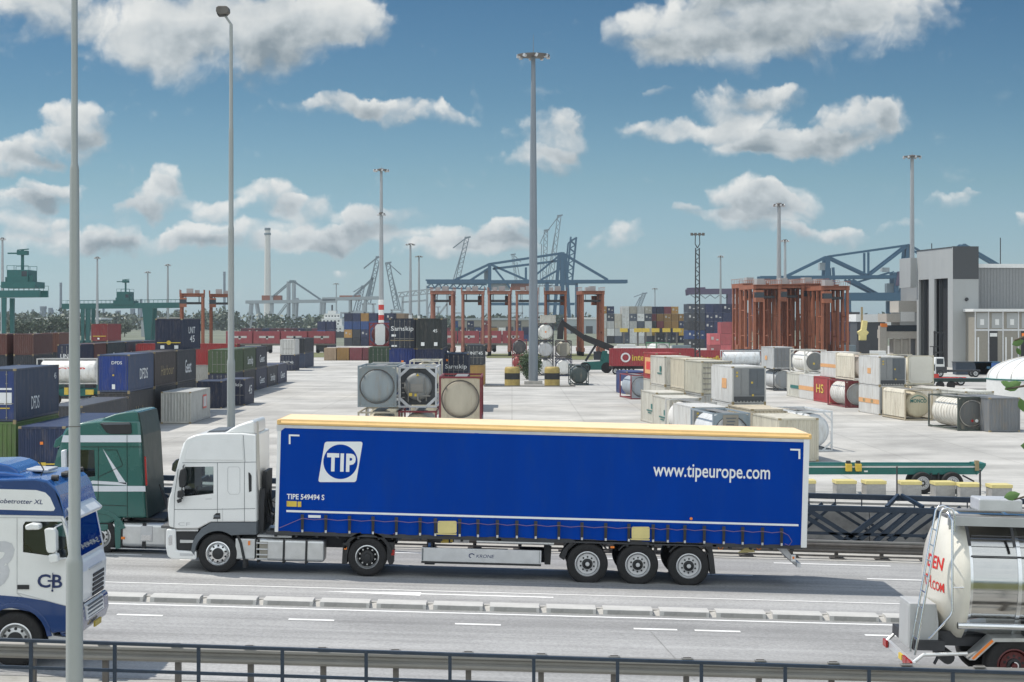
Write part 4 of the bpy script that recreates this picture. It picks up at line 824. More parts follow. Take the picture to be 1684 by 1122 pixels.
mb = MB(); mb.prism(qs([(-60, 788), (-60, 766), (-14, 765), (2, 768), (14, 774), (22, 782), (18, 787), (6, 789)]), .45, W - .45); mb.build('roof_deflector', 'mid_blue', t, bevel=.12)
mb = MB(); mb.box(q(40, 0)[0], q(78, 0)[0], 1.0, 1.7, z_ + .05, z_ + .10); mb.build('roof_hatch', 'alu_paint', t, bevel=.015)
for y in (.28, 1.0, 1.14, 1.28, W - .28): x, z = q(84, 793); mb = MB(); mb.tube([(x - .06, y, z + .05), (x + .06, y, z + .05)], .055 if y not in (.28,) else .06, 10); mb.build('roof_lamp', 'black_plastic', t)
mb = MB(); x, z = q(60, 785); mb.tube([(x, .3, z), (x + .05, .3, z + .12), (x - .06, .3, z + .3)], .012, 6); mb.build('antenna', 'black_plastic', t)
mb = MB(); x0, z0_ = q(100, 838); x1, z1_ = q(118, 858); mb.prism([(x0, z0_ + .02), (x0 + .10, z0_ - .0), (x1 + .08, z1_ + .06), (x1 + .01, z1_ - .02)], .2, W - .3); mb.build('sun_visor', 'white_paint', t, bevel=.03)
# lower blue sweep
skin([(-42, 978), (0, 979), (37, 982), (75, 988), (120, 1000), (119, 1036), (86, 1041), (78, 1024), (66, 1013), (50, 1006), (20, 1000), (-42, 1000)], 'lower_side', 'navy_paint', -.02, .06)
mb = MB(); wc = q(24, 1053); a_ = arch(wc, .61, 8, 172, 12); mb.prism(a_ + arch(wc, .70, 172, 8, 12), -.035, .4); mb.build('wheel_arch', 'navy_paint', t, bevel=.012, each=True)
mb = MB(); mb.prism(qs([(119, 1001), (129, 1003), (131, 1030), (125, 1049), (100, 1048), (95, 1036), (118, 1036)]), .0, W - .06); mb.build('bumper', 'navy_paint', t, bevel=.1)
mb = MB(); mb.prism(qs([(127, 1001), (131, 1003), (133, 1027), (128, 1029)]), .5, W - .6); mb.build('lower_grille', 'white_paint', t)
x, z = q(130.5, 1014); mb = MB()
for k in range(4): mb.box(x - .01, x + .03, .6, W - .7, z - .14 + .075 * k, z - .11 + .075 * k)
mb.build('grille_bars', 'grey_trim', t)
for y in (.06, W - .36): x, z = q(124, 1020); mb = MB(); mb.box(x - .05, x + .06, y, y + .3, z - .18, z + .16); mb.build('headlamp', 'chrome', t, bevel=.04)
# white front face, dark grille, emblem strip
fx, fz = q(120.5, 945); fb = q(120.5, 1000)
mb = MB(); mb.prism([(fx - .10, fz + .24), (fx + .05, fz + .18), (fx + .11, fz - .0), (fx + .10, fb[1]), (fx - .1, fb[1])], .10, W - .2); ff = mb.build('front_panel', 'white_paint', t, bevel=.09)
mb = MB()
for k in range(5): mb.box(fx + .09, fx + .125, 1.1, W - .5, fb[1] + .06 + .09 * k, fb[1] + .115 + .09 * k)
mb.build('grille', 'black_plastic', ff); mb = MB(); mb.box(fx + .10, fx + .13, .7, W - .7, fz - .02, fz + .02); mb.build('emblem_strip', 'alu_paint', ff)
x, z = q(130, 1044); mb = MB(); mb.box(x - .0, x + .035, W / 2 - .1, W / 2 + .4, z - .05, z + .06); mb.build('number_plate', 'yellow', t)
seams(cab, [qs([(28, 852), (28, 976), (37, 982)]), qs([(28, 851), (100, 852), (112, 870)]), qs([(-42, 851), (28, 851)]), qs([(28, 975), (120, 999)])], y=-.004, w=.012, m='white_groove')
mb = MB(); mb.prism(qs([(29, 962), (48, 962), (48, 969), (29, 969)]), -.02, .0); mb.build('door_handle', 'black_plastic', cab)
mb = MB(); c = q(82, 966); mb.text('CB', (c[0], -.012, c[1]), .245, width=.46, bold=.02); mb.bar((c[0] - .04, -.012, c[1] + .12), (c[0] + .17, -.012, c[1] + .12), .006, .03); mb.bar((c[0] + .05, -.012, c[1] - .07), (c[0] + .05, -.012, c[1] + .27), .006, .035); mb.disc((c[0] + .05, -.012, c[1] - .06), .02, -1, 10); mb.build('emblem', 'text_navy', cab)
dm('pale_grey_print', (.52, .53, .55), .4); mb = MB(); c = q(4, 966); mb.text('CB', (c[0] - .42, -.006, c[1]), .85, width=1.25, bold=.04, shear=.45); mb.build('faded_emblem', 'pale_grey_print', cab)
# mirrors
mb = MB(); mb.prism(qs([(80, 868), (83, 866), (95, 866.5), (99, 872), (99.5, 902), (96, 906), (86, 906), (83, 900)]), -.32, -.12); m_ = mb.build('mirror', 'white_paint', t, bevel=.045)
mb = MB(); mb.prism(qs([(86, 909), (98, 906.5), (102, 910), (101.5, 921), (89, 924), (86, 920)]), -.30, -.12); mb.build('wide_mirror', 'white_paint', m_, bevel=.035); mb = MB(); mb.prism(qs([(49, 861), (58, 857.5), (72, 859), (73, 868), (50, 868.5)]), -.35, -.1); mb.build('kerb_mirror', 'white_paint', m_, bevel=.03)
mb = MB(); a = q(101, 862); b = q(104, 918); mb.tube([(a[0], 0, a[1]), (a[0] - .06, -.2, a[1] - .04), (b[0] - .08, -.2, b[1]), (b[0] + .05, 0, b[1])], .02, 7); mb.build('mirror_arm', 'white_paint', m_)
wheel(t, 'dull', wc[0], .02, wc[1]); wheel(t, 'dull', wc[0], W - .02, wc[1], True)
for px in (24 - 3.8 * 89,): c = q(px, 1049); wheel(t, 'rear', c[0], .02, c[1]); wheel(t, 'rear', c[0], W - .02, c[1], True); xr = c[0]
mb = MB(); [mb.box(xr - .6, q(120, 0)[0], y, y + .1, .62, .9) for y in (.7, W - .8)]; mb.box(q(-38, 0)[0], q(130, 0)[0], .4, W - .4, .45, .9); mb.build('chassis', 'dark_steel', t)
ft = tank_prism(q(-190, 0)[0], q(-60, 0)[0], .4, .95, 'fuel_tank', 'alu', t)
mb = MB(); mb.prism(qs([(78, 1020), (88, 1046), (112, 1049), (112, 1054), (80, 1056)]), .0, .4); mb.build('step', 'alu_paint', t)

# ------------------------------------------------------------ polished tanker trailer, near lane
V = Veh(1496, 32.6); q, qs = V.q, V.qs
t = thing('tanker_trailer', 'polished steel road tanker trailer with a cream end dome and red lettering', 'trailer', V.loc, ry=RY); W = 2.45
CY, CR, CZT = 1.245, 1.24, 1.985
xd = q(1592, 950)[0] + .02; xe = xd + 8.2
mb = MB(); mb.lathe([(CR, xd), (CR, xe)], 64, 0, 'X', (0, CY, CZT)); mb.build('tank', 'steel_tank', t, smooth=50)
prof = [(0, xd - .50), (.3, xd - .485), (.6, xd - .44), (.85, xd - .385), (1.02, xd - .31), (1.15, xd - .20), (1.22, xd - .12), (CR + .015, xd - .06), (CR + .02, xd + .0), (CR + .02, xd + .03)]
mb = MB(); mb.lathe(prof, 64, 0, 'X', (0, CY, CZT)); dome = mb.build('end_dome', 'cream', t, smooth=50)
mb = MB(); mb.lathe([(1.19, xe), (1.02, xe + .3), (.6, xe + .5), (0, xe + .58)], 48, 0, 'X', (0, CY, CZT)); mb.build('front_dome', 'cream', t, smooth=50)
for x in (xd + .045, xd + .95, xd + 2.0, xd + 4, xd + 6): mb = MB(); mb.lathe([(CR, x - .04), (CR + .018, x - .035), (CR + .018, x + .035), (CR, x + .04)], 64, 0, 'X', (0, CY, CZT)); mb.build('band', 'chrome', t, smooth=30)
def dome_proj(v):                       # lay lettering onto the dome surface (from -X)
    r = sqrt((v.y - CY) ** 2 + (v.z - CZT) ** 2); x = prof[-1][1]
    for (r0, x0), (r1, x1) in zip(prof[:-1], prof[1:]):
        if r0 <= r <= r1: x = x0 + (x1 - x0) * (r - r0) / (r1 - r0); break
    return Vector((x - .008, v.y, v.z))
def dome_text(s, y, z, size, width):
    vs, fs, w = text_mesh(s, .02); k = size / .72; kx = width / w; me = MB(); me.add([(0, y - v.x * kx, z + v.y * k) for v in vs], fs)
    m0 = me.mesh('x', 'text_red'); bm = bmesh.new(); bm.from_mesh(m0); bmesh.ops.triangulate(bm, faces=bm.faces); bmesh.ops.subdivide_edges(bm, edges=bm.edges, cuts=2); o = MB(); bm.verts.index_update(); o.add([dome_proj(v.co) for v in bm.verts], [tuple(v.index for v in f.verts) for f in bm.faces]); bm.free(); bpy.data.meshes.remove(m0)
    o.build('lettering', 'text_red', dome, fix=True)
dome_text('DEN', .80, 2.20, .24, .74); dome_text('CH', 1.10, 1.82, .23, .38); dome_text('.COM', .62, 1.80, .17, .54)
# rear cabinet
def wq(px, py, d): a = q(px, py, d); return a
mb = MB(); x0, z1 = q(1496.5, 992, .42); x1, z0 = q(1538, 1068, .42)
mb.box(x0, x1, .42, 1.30, z0, z1); cb = mb.build('valve_cabinet', 'cabinet_grey', t, bevel=.02)
mb = MB(); mb.prism([(x0 + .03, z1 - .01), (x1, z1 - .01), (x1 + .05, z1 - .35), (x1 + .05, z0), (x1, z0)], .43, 1.29); mb.build('cabinet_side', 'cabinet_grey', cb)
mb = MB(); mb.box(x0 - .006, x0, .47, 1.25, z0 + .06, z1 - .06); mb.build('cabinet_door', 'cabinet_grey', cb)
# ladder with hooked rails
b1 = q(1505, 1078, .0); b2 = q(1545, 842, .1)
def lad(d):
    p = Vector((b1[0], d, b1[1])); r = Vector((b2[0], d, b2[1])); 
    return [p, r, r + Vector((.04, 0, .06)), r + Vector((.12, 0, .09)), r + Vector((.22, 0, .06)), r + Vector((.26, 0, -.04)), r + Vector((.27, 0, -.35))]
mb = MB(); mb.tube(lad(.02), .022, 8); mb.tube(lad(.38), .022, 8)
for k in range(1, 9): a = Vector((b1[0], .02, b1[1])).lerp(Vector((b2[0], .02, b2[1])), k / 9.2); mb.tube([a, a + Vector((0, .36, 0))], .015, 6)
mb.build('ladder', 'chrome', t, smooth=50)
mb = MB(); z = lambda py: q(1567, py, -.02)
pts = [(q(1563, 845)[0], .2, q(1563, 845)[1]), (q(1566, 856)[0], .0, q(1566, 856)[1]), (q(1566, 1004)[0], -.03, q(1566, 1004)[1]), (q(1563, 1012)[0], -.03, q(1563, 1012)[1]), (q(1534, 1048)[0], .06, q(1534, 1048)[1]), (q(1530, 1052)[0], .1, q(1530, 1052)[1])]
mb.tube(pts, .022, 8); a = q(1566, 966); b = q(1598, 967); mb.tube([(a[0], -.03, a[1]), (b[0], .05, b[1])], .014, 6); mb.build('hand_rail', 'chrome', t, smooth=50)
# walkway on top
zc_ = CZT + CR; mb = MB(); x0 = q(1562, 866)[0]; mb.box(x0, xe, .28, .66, zc_ - .02, zc_ + .03); mb.build('walkway', 'galv', t)
mb = MB(); mb.box(x0 + .02, xe, .20, .26, zc_ - .15, zc_ + .02); mb.build('walkway_edge', 'cabinet_grey', t)
mb = MB(); x = q(1672, 0)[0]; mb.box(x - .32, x + .5, .45, 1.1, zc_ + .1, zc_ + .34); mb.build('valve_box', 'alu_paint', t, bevel=.03)
mb = MB(); mb.box(x0 + .2, xe, 1.35, 1.8, zc_ - .03, zc_ + .02); mb.build('walkway_tread', 'galv', t)
for px in (1594, 1668, 1740): a = q(px, 875); mb = MB(); mb.bar((a[0], .22, zc_ - .15), (a[0] + .02, .02, CZT + .75), .05, .03); mb.build('walkway_bracket', 'black_plastic', t)
mb = MB(); a = q(1600, 906); mb.tube([(a[0], .09, CZT + .55), (xe, .09, CZT + .55)], .012, 6); mb.tube([(a[0], .12, CZT + .92), (xe, .12, CZT + .92)], .012, 6); mb.build('side_rail', 'dark_steel', t, each=True)
# underframe
mb = MB(); mb.box(q(1545, 0)[0], xe, .55, .68, .78, 1.05); mb.box(q(1545, 0)[0], xe, W - .68, W - .55, .78, 1.05); mb.box(q(1538, 0)[0], q(1590, 0)[0], .3, W - .3, .72, .90); mb.build('chassis', 'dark_steel', t)
a, b = q(1576, 1030), q(1900, 1042); mb = MB(); mb.tube([(a[0], .05, (a[1] + b[1]) / 2 + .02), (xe, .05, (a[1] + b[1]) / 2 + .02)], .065, 12); mb.build('hose_tube', 'chrome', t, smooth=50)
mb = MB(); a = q(1503, 1095); mb.bar((a[0], -.02, a[1]), (a[0] + .02, W + .02, a[1]), .07, .12); bp_ = mb.build('rear_bumper', 'alu_paint', t)
for y in (.0, .35, W - .35): mb = MB(); mb.box(a[0] - .08, a[0] - .03, y - .02, y + .28, a[1] - .06, a[1] + .08); mb.build('tail_light', 'red_light', t, bevel=.01)
mb = MB(); mb.box(a[0] - .07, a[0] - .03, .75, 1.0, a[1] - .05, a[1] + .06); mb.build('number_plate', 'yellow', t)
mb = MB(); b = q(1520, 1078); c = q(1592, 1076); mb.tube([(a[0], .1, a[1] + .03), (b[0], .06, b[1]), (c[0], .05, c[1])], .035, 8); mb.tube([(a[0], W - .1, a[1] + .03), (b[0], W - .06, b[1]), (c[0], W - .05, c[1])], .035, 8); mb.build('bumper_stay', 'alu', t, smooth=40, each=True)
cy_ = q(1669, 1098); mb = MB(); mb.prism(qs([(1594, 1086), (1604, 1086), (1637, 1056), (1690, 1056), (1690, 1050), (1633, 1050), (1594, 1084)]), .0, .45); mb.build('mudguard', 'alu', t)
mb = MB(); mb.prism(qs([(1598, 1083), (1601, 1085), (1634, 1055), (1631, 1052)]), -.012, -.002); mb.build('reflector', 'orange', t)
mb = MB(); c = q(1570, 1090); mb.tube([(c[0], .5, c[1]), (c[0], 1.2, c[1])], .13, 12); c = q(1545, 1090); mb.bar((c[0], .4, c[1] - .1), (c[0] + .12, .4, c[1] + .14), .1, .03); mb.build('air_tank', 'dark_steel', t, smooth=40)
for k in range(3): wheel(t, 'red', cy_[0] + 1.31 * k, .04, .525); wheel(t, 'red', cy_[0] + 1.31 * k, W - .04, .525, True); mb = MB(); mb.tube([(cy_[0] + 1.31 * k, .3, .525), (cy_[0] + 1.31 * k, W - .3, .525)], .08, 8); mb.build('axle', 'dark_steel', t)
# ============================================================ shipping containers
# local frame: near end face in the plane y=0 looking to -Y, length along +Y, x centred, z from the floor
CW = 2.44
CM = {}
def corr(mb, a, b, z0, z1, nrm, depth=.036, pitch=.28, mi=0):
    """corrugated sheet between the plan points a and b, pressed in along -nrm"""
    a = Vector(a); b = Vector(b); L = (b - a).length; d = (b - a) / L; n = max(3, round(L / pitch)); p = L / n; nr = Vector(nrm); pts = []
    for k in range(n):
        s = k * p; pts += [a + d * s, a + d * (s + p * .30), a + d * (s + p * .5) - nr * depth, a + d * (s + p * .8) - nr * depth]
    pts.append(b); vs = [(q_.x, q_.y, z) for z in (z0, z1) for q_ in pts]; m = len(pts)
    mb.add(vs, [(i, i + 1, m + i + 1, m + i) for i in range(m - 1)], mi)
def body(L, h, end, smooth_side=False, m='paint'):
    k = ('body', L, h, end, smooth_side, m)
    if k in CM: return CM[k]
    mb = MB(); w = CW / 2; i = .028
    if smooth_side:
        for s in (-1, 1): mb.add([(s * (w - .01), .1, .16), (s * (w - .01), L - .1, .16), (s * (w - .01), L - .1, h - .08), (s * (w - .01), .1, h - .08)], [(0, 1, 2, 3)])
    else:
        for s in (-1, 1): corr(mb, (s * (w - i), .1, 0), (s * (w - i), L - .1, 0), .14, h - .08, (s, 0, 0))
    if end == 'corr': corr(mb, (-w + .1, i, 0), (w - .1, i, 0), .14, h - .1, (0, -1, 0), .045, .25)
    else: mb.add([(-w + .1, .05, .14), (w - .1, .05, .14), (w - .1, .05, h - .1), (-w + .1, .05, h - .1)], [(0, 1, 2, 3)])
    corr(mb, (w - .1, L - i, 0), (-w + .1, L - i, 0), .14, h - .1, (0, 1, 0), .045, .25)
    n = max(6, round(L / .5)); vs = []                                   # roof with shallow cross ribs
    for j in range(n + 1): y = .06 + (L - .12) * j / n; vs += [(-w + .06, y, h - .03 + .014 * (j % 2)), (w - .06, y, h - .03 + .014 * (j % 2))]
    mb.add(vs, [(2 * j, 2 * j + 1, 2 * j + 3, 2 * j + 2) for j in range(n)]); mb.add([(-w + .1, .1, .12), (w - .1, .1, .12), (w - .1, L - .1, .12), (-w + .1, L - .1, .12)], [(0, 1, 2, 3)])
    CM[k] = mb.mesh('body', m, fix=False); return CM[k]
def frame(L, h, thin=False):
    k = ('frame', L, h, thin)
    if k in CM: return CM[k]
    mb = MB(); w = CW / 2; p = .10
    for sx in (-1, 1):
        x0, x1 = sorted((sx * w, sx * (w - p)))
        for y in (0, L - p): mb.box(x0, x1, y, y + p, .118, h - .118)
        mb.box(x0, x1 if sx < 0 else x1, p, L - p, .03, .16); mb.box(sx * w if sx < 0 else sx * w - .06, sx * w + .06 if sx < 0 else sx * w, p, L - p, h - .09, h - .005)
    for y in (0.01, L - .07): mb.box(-w + p, w - p, y, y + .06, .03, .16); mb.box(-w + p, w - p, y, y + .06, h - .13, h - .008)
    for sx in (-1, 1):
        for y0, y1 in ((-.006, .17), (L - .17, L + .006)):
            for z0, z1 in ((0, .118), (h - .118, h)): x0, x1 = sorted((sx * (w + .006), sx * (w - .16))); mb.box(x0, x1, y0, y1, z0, z1, 1)
    CM[k] = mb.mesh('frame', ['paint', 'casting'], fix=False); return CM[k]
def doors(L, h, side):
    k = ('door', h, side)
    if k in CM: return CM[k]
    mb = MB(); w = CW / 2 - .11; x0, x1 = (-w, -.008) if side < 0 else (.008, w)
    mb.box(x0, x1, .005, .045, .17, h - .14)
    for j in range(5): z = .17 + (h - .31) * (j + .5) / 5; mb.box(x0 + .06, x1 - .06, -.005, .006, z - .16, z + .16)
    CM[k] = mb.mesh('door', 'paint', fix=False); return CM[k]
def lockbars(h, side):
    k = ('bars', h, side)
    if k in CM: return CM[k]
    mb = MB(); w = CW / 2 - .11
    for x in ((.22, .72) if side > 0 else (-.72, -.22)):
        mb.tube([(x, -.03, .12), (x, -.03, h - .12)], .022, 6)
        for z in (.25, 1.0, h - .8, h - .3): mb.box(x - .05, x + .05, -.05, .0, z - .03, z + .03)
        mb.box(x - .02, x + .38, -.055, -.035, .98, 1.03)
    CM[k] = mb.mesh('locking_bar', 'galv', fix=False); return CM[k]
def reefer_end(h):
    k = ('reef', h)
    if k in CM: return CM[k]
    w = CW / 2; out = []
    mb = MB(); mb.box(-w + .1, w - .1, .0, .05, .14, h - .12)
    for x0, x1 in ((-w + .14, -.62), (-.58, -.06)): mb.box(x0, x1, -.02, .001, .62, h - .18)
    mb.box(-.55, -.50, -.035, -.019, .65, h - .2); out.append(('machinery_cover', mb.mesh('machinery_cover', 'clad_wall', fix=False)))
    mb = MB(); mb.box(.0, w - .12, -.012, .001, .55, h - .18)
    for (x0, x1, z0, z1) in ((.08, .52, h - .85, h - .3), (.6, w - .2, h - .85, h - .3), (.08, .52, h - 1.4, h - .95), (.6, w - .2, h - 1.4, h - .95), (.08, w - .2, .62, 1.0)): mb.box(x0, x1, -.03, -.011, z0, z1)
    out.append(('control_panel', mb.mesh('control_panel', 'grey_trim', fix=False)))
    mb = MB(); mb.box(-w + .14, w - .14, -.03, .001, .2, .48)
    for j in range(9): x = -w + .2 + j * .24; mb.box(x, x + .12, -.04, -.029, .1, .2)
    out.append(('lower_grille', mb.mesh('lower_grille', 'clad_dark', fix=False)))
    mb = MB()
    for x, z in ((-w + .28, h - .5), (-w + .28, h - .75), (.14, h - 1.2), (.2, .5)): mb.box(x, x + .13, -.045, -.031, z, z + .13)
    out.append(('warning_label', mb.mesh('warning_label', 'yellow', fix=False)))
    CM[k] = out; return out
def lettering(root, items, m='text_white'):
    """items: (text, face, u, z, size, width) u along the face from its near/left end"""
    mb = MB(); L = root['len']
    for (s, face, u, z, size, width) in items:
        c = {'-Y': (u, -.012, z), '+X': (CW / 2 + .012, u, z), '-X': (-CW / 2 - .012, L - u, z)}[face]; mb.text(s, c, size, face, .01, width=width)
    return mb.build('lettering', m, root)
def decal(root, face, u0, u1, z0, z1, m, name='marking'):
    L = root['len']; e = .012 + .004 * root.get('marks', 0); root['marks'] = root.get('marks', 0) + 1; mb = MB(); w = CW / 2
    if face == '-Y': mb.box(u0, u1, -e - .012, -.004, z0, z1)
    elif face == '+X': mb.box(w, w + e, u0, u1, z0, z1)
    else: mb.box(-w - e, -w, L - u1, L - u0, z0, z1)
    return mb.build(name, m, root)
def container(label, loc, rz, L, h, col, end='corr', frame_col=None, group=None, reefer=False, worn=False, cat='container', end_col=None, name='shipping_container'):
    t = thing(name, label, cat, loc, rz, group=group); t['len'] = L
    me = body(L, h, 'flat' if (reefer or end == 'door') else 'corr', reefer, 'paint_worn' if worn else 'paint')
    put(me, 'body', t, col=col); put(frame(L, h), 'frame', t, col=frame_col or [c * .92 for c in col])
    if end == 'door' and not reefer:
        for s in (-1, 1): d = put(doors(L, h, s), 'door', t, col=end_col or col); put(lockbars(h, s), 'locking_bar', d)
    if reefer:
        for nm, m in reefer_end(h): put(m, nm, t)
    return t
# ------------------------------------------------------------ tank containers
def tank_container(label, loc, rz, L=6.06, h=2.59, fcol=(.3, .3, .3), tcol=(.6, .58, .52), style='round', group=None, ribs=False, end_col=None, plate=None, r=1.10, brace=.09):
    t = thing('tank_container', label, 'tank container', loc, rz, group=group); t['len'] = L; w = CW / 2
    cz = h / 2 + .02
    mb = MB(); p = .11
    for y in (0, L - p):
        for sx in (-1, 1): x0, x1 = sorted((sx * w, sx * (w - p))); mb.box(x0, x1, y, y + p, .0, h)
        mb.box(-w + p, w - p, y + .005, y + p - .005, 0, p); mb.box(-w + p, w - p, y + .005, y + p - .005, h - p, h)
        if style in ('oct', 'open'):
            for sx in (-1, 1):
                for (za, zb) in ((h - .62, h - .06), (.62, .06)): mb.bar((sx * (w - .05), y + .055, za), (sx * (w - .66), y + .055, zb), brace, brace)
    for sx in (-1, 1):
        x0, x1 = sorted((sx * w, sx * (w - .09))); mb.box(x0, x1, p, L - p, .05, .17)
        if style != 'beam': mb.box(x0, x1, p, L - p, h - .10, h - .01)
    put(mb.mesh('frame', 'paint', fix=False), 'frame', t, col=fcol)
    if style == 'plate' or plate:                         # closed end plate with a round dished opening
        mb = MB(); n = 40; ro = 1.09; vs = []
        sq = []
        for k in range(n):
            a = 2 * pi * k / n; c, s = cos(a), sin(a); m = max(abs(c) / (w - .1), abs(s) / (h / 2 - .1)); sq.append((c / m, .02, h / 2 + s / m)); vs.append((ro * c, .05, h / 2 + ro * s))
        mb.add(sq + vs, [(k, (k + 1) % n, n + (k + 1) % n, n + k) for k in range(n)])
        put(mb.mesh('end_plate', 'paint_worn', fix=True), 'end_plate', t, col=plate or fcol)
        mb = MB(); mb.lathe([(1.095, .045), (1.075, .015), (1.05, .05), (1.03, .12)], 40, 0, 'Y', (0, 0, h / 2)); mb.build('rim_ring', 'galv_dark', t, smooth=40)
    mb = MB(); prof = [(0, .13), (.4, .14), (.68 * r, .17), (.86 * r, .22), (r - .05, .30), (r - .01, .40), (r, .5)]
    mb.lathe(prof + [(r, L - .5), (.82 * r, L - .26), (.5, L - .15), (0, L - .12)], 40, 0, 'Y', (0, 0, cz))
    if ribs:
        for j in range(9): y = .75 + j * (L - 1.4) / 8; mb.lathe([(r, y - .06), (r + .05, y - .03), (r + .05, y + .03), (r, y + .06)], 36, 0, 'Y', (0, 0, cz))
    me = mb.mesh('vessel', 'paint_worn', smooth=40); v = put(me, 'vessel', t, col=tcol)
    if end_col is not None:
        mb = MB(); mb.lathe([(0, .12), (.4, .13), (.75, .16), (.95, .21), (.955, .24)], 36, 0, 'Y', (0, 0, cz)); put(mb.mesh('end_cap', 'paint_worn', smooth=40), 'end_cap', t, col=end_col)
    mb = MB(); mb.lathe([(.25, 0), (.25, .12), (0, .14)], 16, 0, 'Z', (0, L / 2, cz + r - .02)); mb.box(-.35, .35, .3, L - .3, h - .06, h - .03); mb.build('top_walkway', 'galv', t)
    return t
def ribbed_side(t, m):
    mb = MB(); corr(mb, (-1.19, .1, 0), (-1.19, 5.95, 0), .25, 2.3, (-1, 0, 0), .05, .62)
    for a, b in (((-1.19, 2.3), (-1.10, 2.5)), ((-1.10, 2.5), (-.75, 2.58))): mb.add([(a[0], .1, a[1]), (a[0], 5.95, a[1]), (b[0], 5.95, b[1]), (b[0], .1, b[1])], [(0, 1, 2, 3)])
    put(mb.mesh('side_cladding', 'paint_worn', fix=False), 'side_cladding', t, col=(.58, .54, .44))
# ------------------------------------------------------------ placing by the ground point of a near corner
def base(px, py, side, rz=0.0):
    """floor position of the middle of the near end, from the pixel of its left or right bottom corner"""
    p = gp(px, py); d = Vector((cos(rz), sin(rz), 0)) * CW / 2
    return p + d if side == 'L' else p - d
NAVY = (.014, .021, .050); BLUE = (.02, .05, .19); STEELBLUE = (.042, .058, .098); DGREY = (.045, .045, .048); BROWN = (.10, .042, .035); OXBLOOD = (.16, .03, .03)
GREENC = (.055, .09, .038); DGREEN = (.03, .06, .035); LGREY = (.40, .40, .38); WHITEC = (.52, .505, .45); REEF = (.53, .53, .51); BEIGE = (.50, .45, .34); RED = (.33, .035, .035); BLACKC = (.022, .026, .032)
SL = 'containers stacked on the left side of the yard'
def put_c(label, px, py, side, z, L, h, col, rz=0., back=0., **kw):
    b = base(px, py, side, rz); b = b + Vector((-sin(rz), cos(rz), 0)) * back; b.z = z + .004
    return container(label, b, rz, L, h, col, group=kw.pop('group', SL), **kw)
H9 = 2.896
# row nearest the road, left edge
put_c('olive green ribbed container at the left edge, under a blue one', 26, 782, 'R', 0, 9.12, H9, (.10, .17, .05))
c = put_c('blue container with white numbers, on top of the olive green one at the left edge', 26, 782, 'R', H9, 9.12, H9, STEELBLUE, end='door', end_col=(.02, .045, .16))
lettering(c, [('DFDS', '+X', 3.9, .55, .75, 1.7), ('45', '+X', 8.2, 2.1, .35, .5), ('DFDS', '-Y', -.6, 1.3, .55, .9)])
decal(c, '-Y', -1.1, -.1, .35, .55, 'text_white'); decal(c, '-Y', .3, 1.0, .95, 1.6, 'text_white'); decal(c, '-Y', .3, 1.0, 1.75, 1.85, 'text_white'); decal(c, '-Y', -1.05, .9, .72, .78, 'yellow')
c = put_c('dark blue container with a yellow bar across its ribbed end, behind the blue truck roof', 107, 793, 'R', 0, 13.72, H9, (.014, .028, .075)); decal(c, '-Y', -.95, .95, .9, .97, 'yellow'); decal(c, '-Y', -.22, .22, .86, 1.02, 'yellow'); decal(c, '-Y', -.18, .2, .3, .62, 'text_white')
decal(c, '-Y', -.08, .08, 1.95, 2.1, 'orange')
c = put_c('long dark grey container with a pale lettered side, just above the green truck roof', 135, 742, 'R', 0, 13.72, H9, (.055, .058, .066)); lettering(c, [('Geest', '+X', 10.3, .7, .8, 3.6)])
# tall double row behind
for k, (lo, hi, txt, ll, lh) in enumerate(((DGREY, (.05, .07, .125), 'DFDS', 'dark brown-grey container under the bright blue ended one', 'blue container with a bright blue ribbed end, second tier above the grey container'),
                                            (DGREY, (.055, .045, .042), 'Harbour', 'dark grey container hidden under the brown lettered one', 'brown-grey container with tan lettering, behind the bright blue ended one'),
                                            ((.03, .034, .042), (.038, .042, .05), 'Geest', 'slate container at the bottom of the tallest stack', 'slate container with white script under the navy one, middle of the tallest stack'))):
    for z, col, lab in ((0, lo, ll), (H9, hi, lh)):
        c = put_c(lab, 213, 708, 'R', z, 9.12, H9, col, back=9.6 * k)
        if z:
            lettering(c, [(txt, '+X', 5.2, .9 if k != 2 else .8, .85 if k != 2 else 1.2, 3.0 if k != 1 else 5.6)], 'text_white' if k != 1 else 'casting')
        elif k == 0: lettering(c, [('Harbour', '+X', 5.0, .9, .85, 5.4)], 'casting')
        if k == 0 and z:
            mb = MB(); corr(mb, (-1.1, .015, 0), (1.1, .015, 0), .17, H9 - .13, (0, -1, 0), .045, .25); put(mb.mesh('end_wall', 'paint', fix=False), 'end_wall', c, col=(.015, .045, .22)); lettering(c, [('DFDS', '-Y', .25, 2.15, .24, .8)]); decal(c, '-Y', -.12, .12, .25, .62, 'text_white'); decal(c, '-Y', -.08, .05, 1.25, 1.38, 'yellow')
c = put_c('navy container with a yellow bar and round mark, topmost of the tallest stack', 300, 681, 'R', 2 * H9 - .15, 9.12, H9, (.016, .024, .052)); lettering(c, [('UNIT', '+X', 4.6, 1.55, .62, 3.4), ('45', '+X', 4.8, .75, .62, 2.4)]); decal(c, '-Y', -1.05, 1.05, .70, .78, 'yellow')
mb = MB(); mb.disc((0, -.03, .74), .2, -1, 12); mb.build('round_mark', 'yellow', c); decal(c, '-Y', -.75, -.4, .2, .5, 'text_white'); decal(c, '-Y', .5, .85, .2, .5, 'text_white')
# loose light grey one
c = put_c('light grey container standing alone on the paving, ribbed end towards the road', 314, 697, 'R', 0, 9.12, 2.59, (.42, .43, .41), frame_col=(.46, .46, .43)); decal(c, '+X', 5.6, 7.3, .95, 2.1, 'text_red', 'red_print'); decal(c, '+X', 5.75, 7.15, 1.1, 1.95, 'alu_paint', 'panel_print')
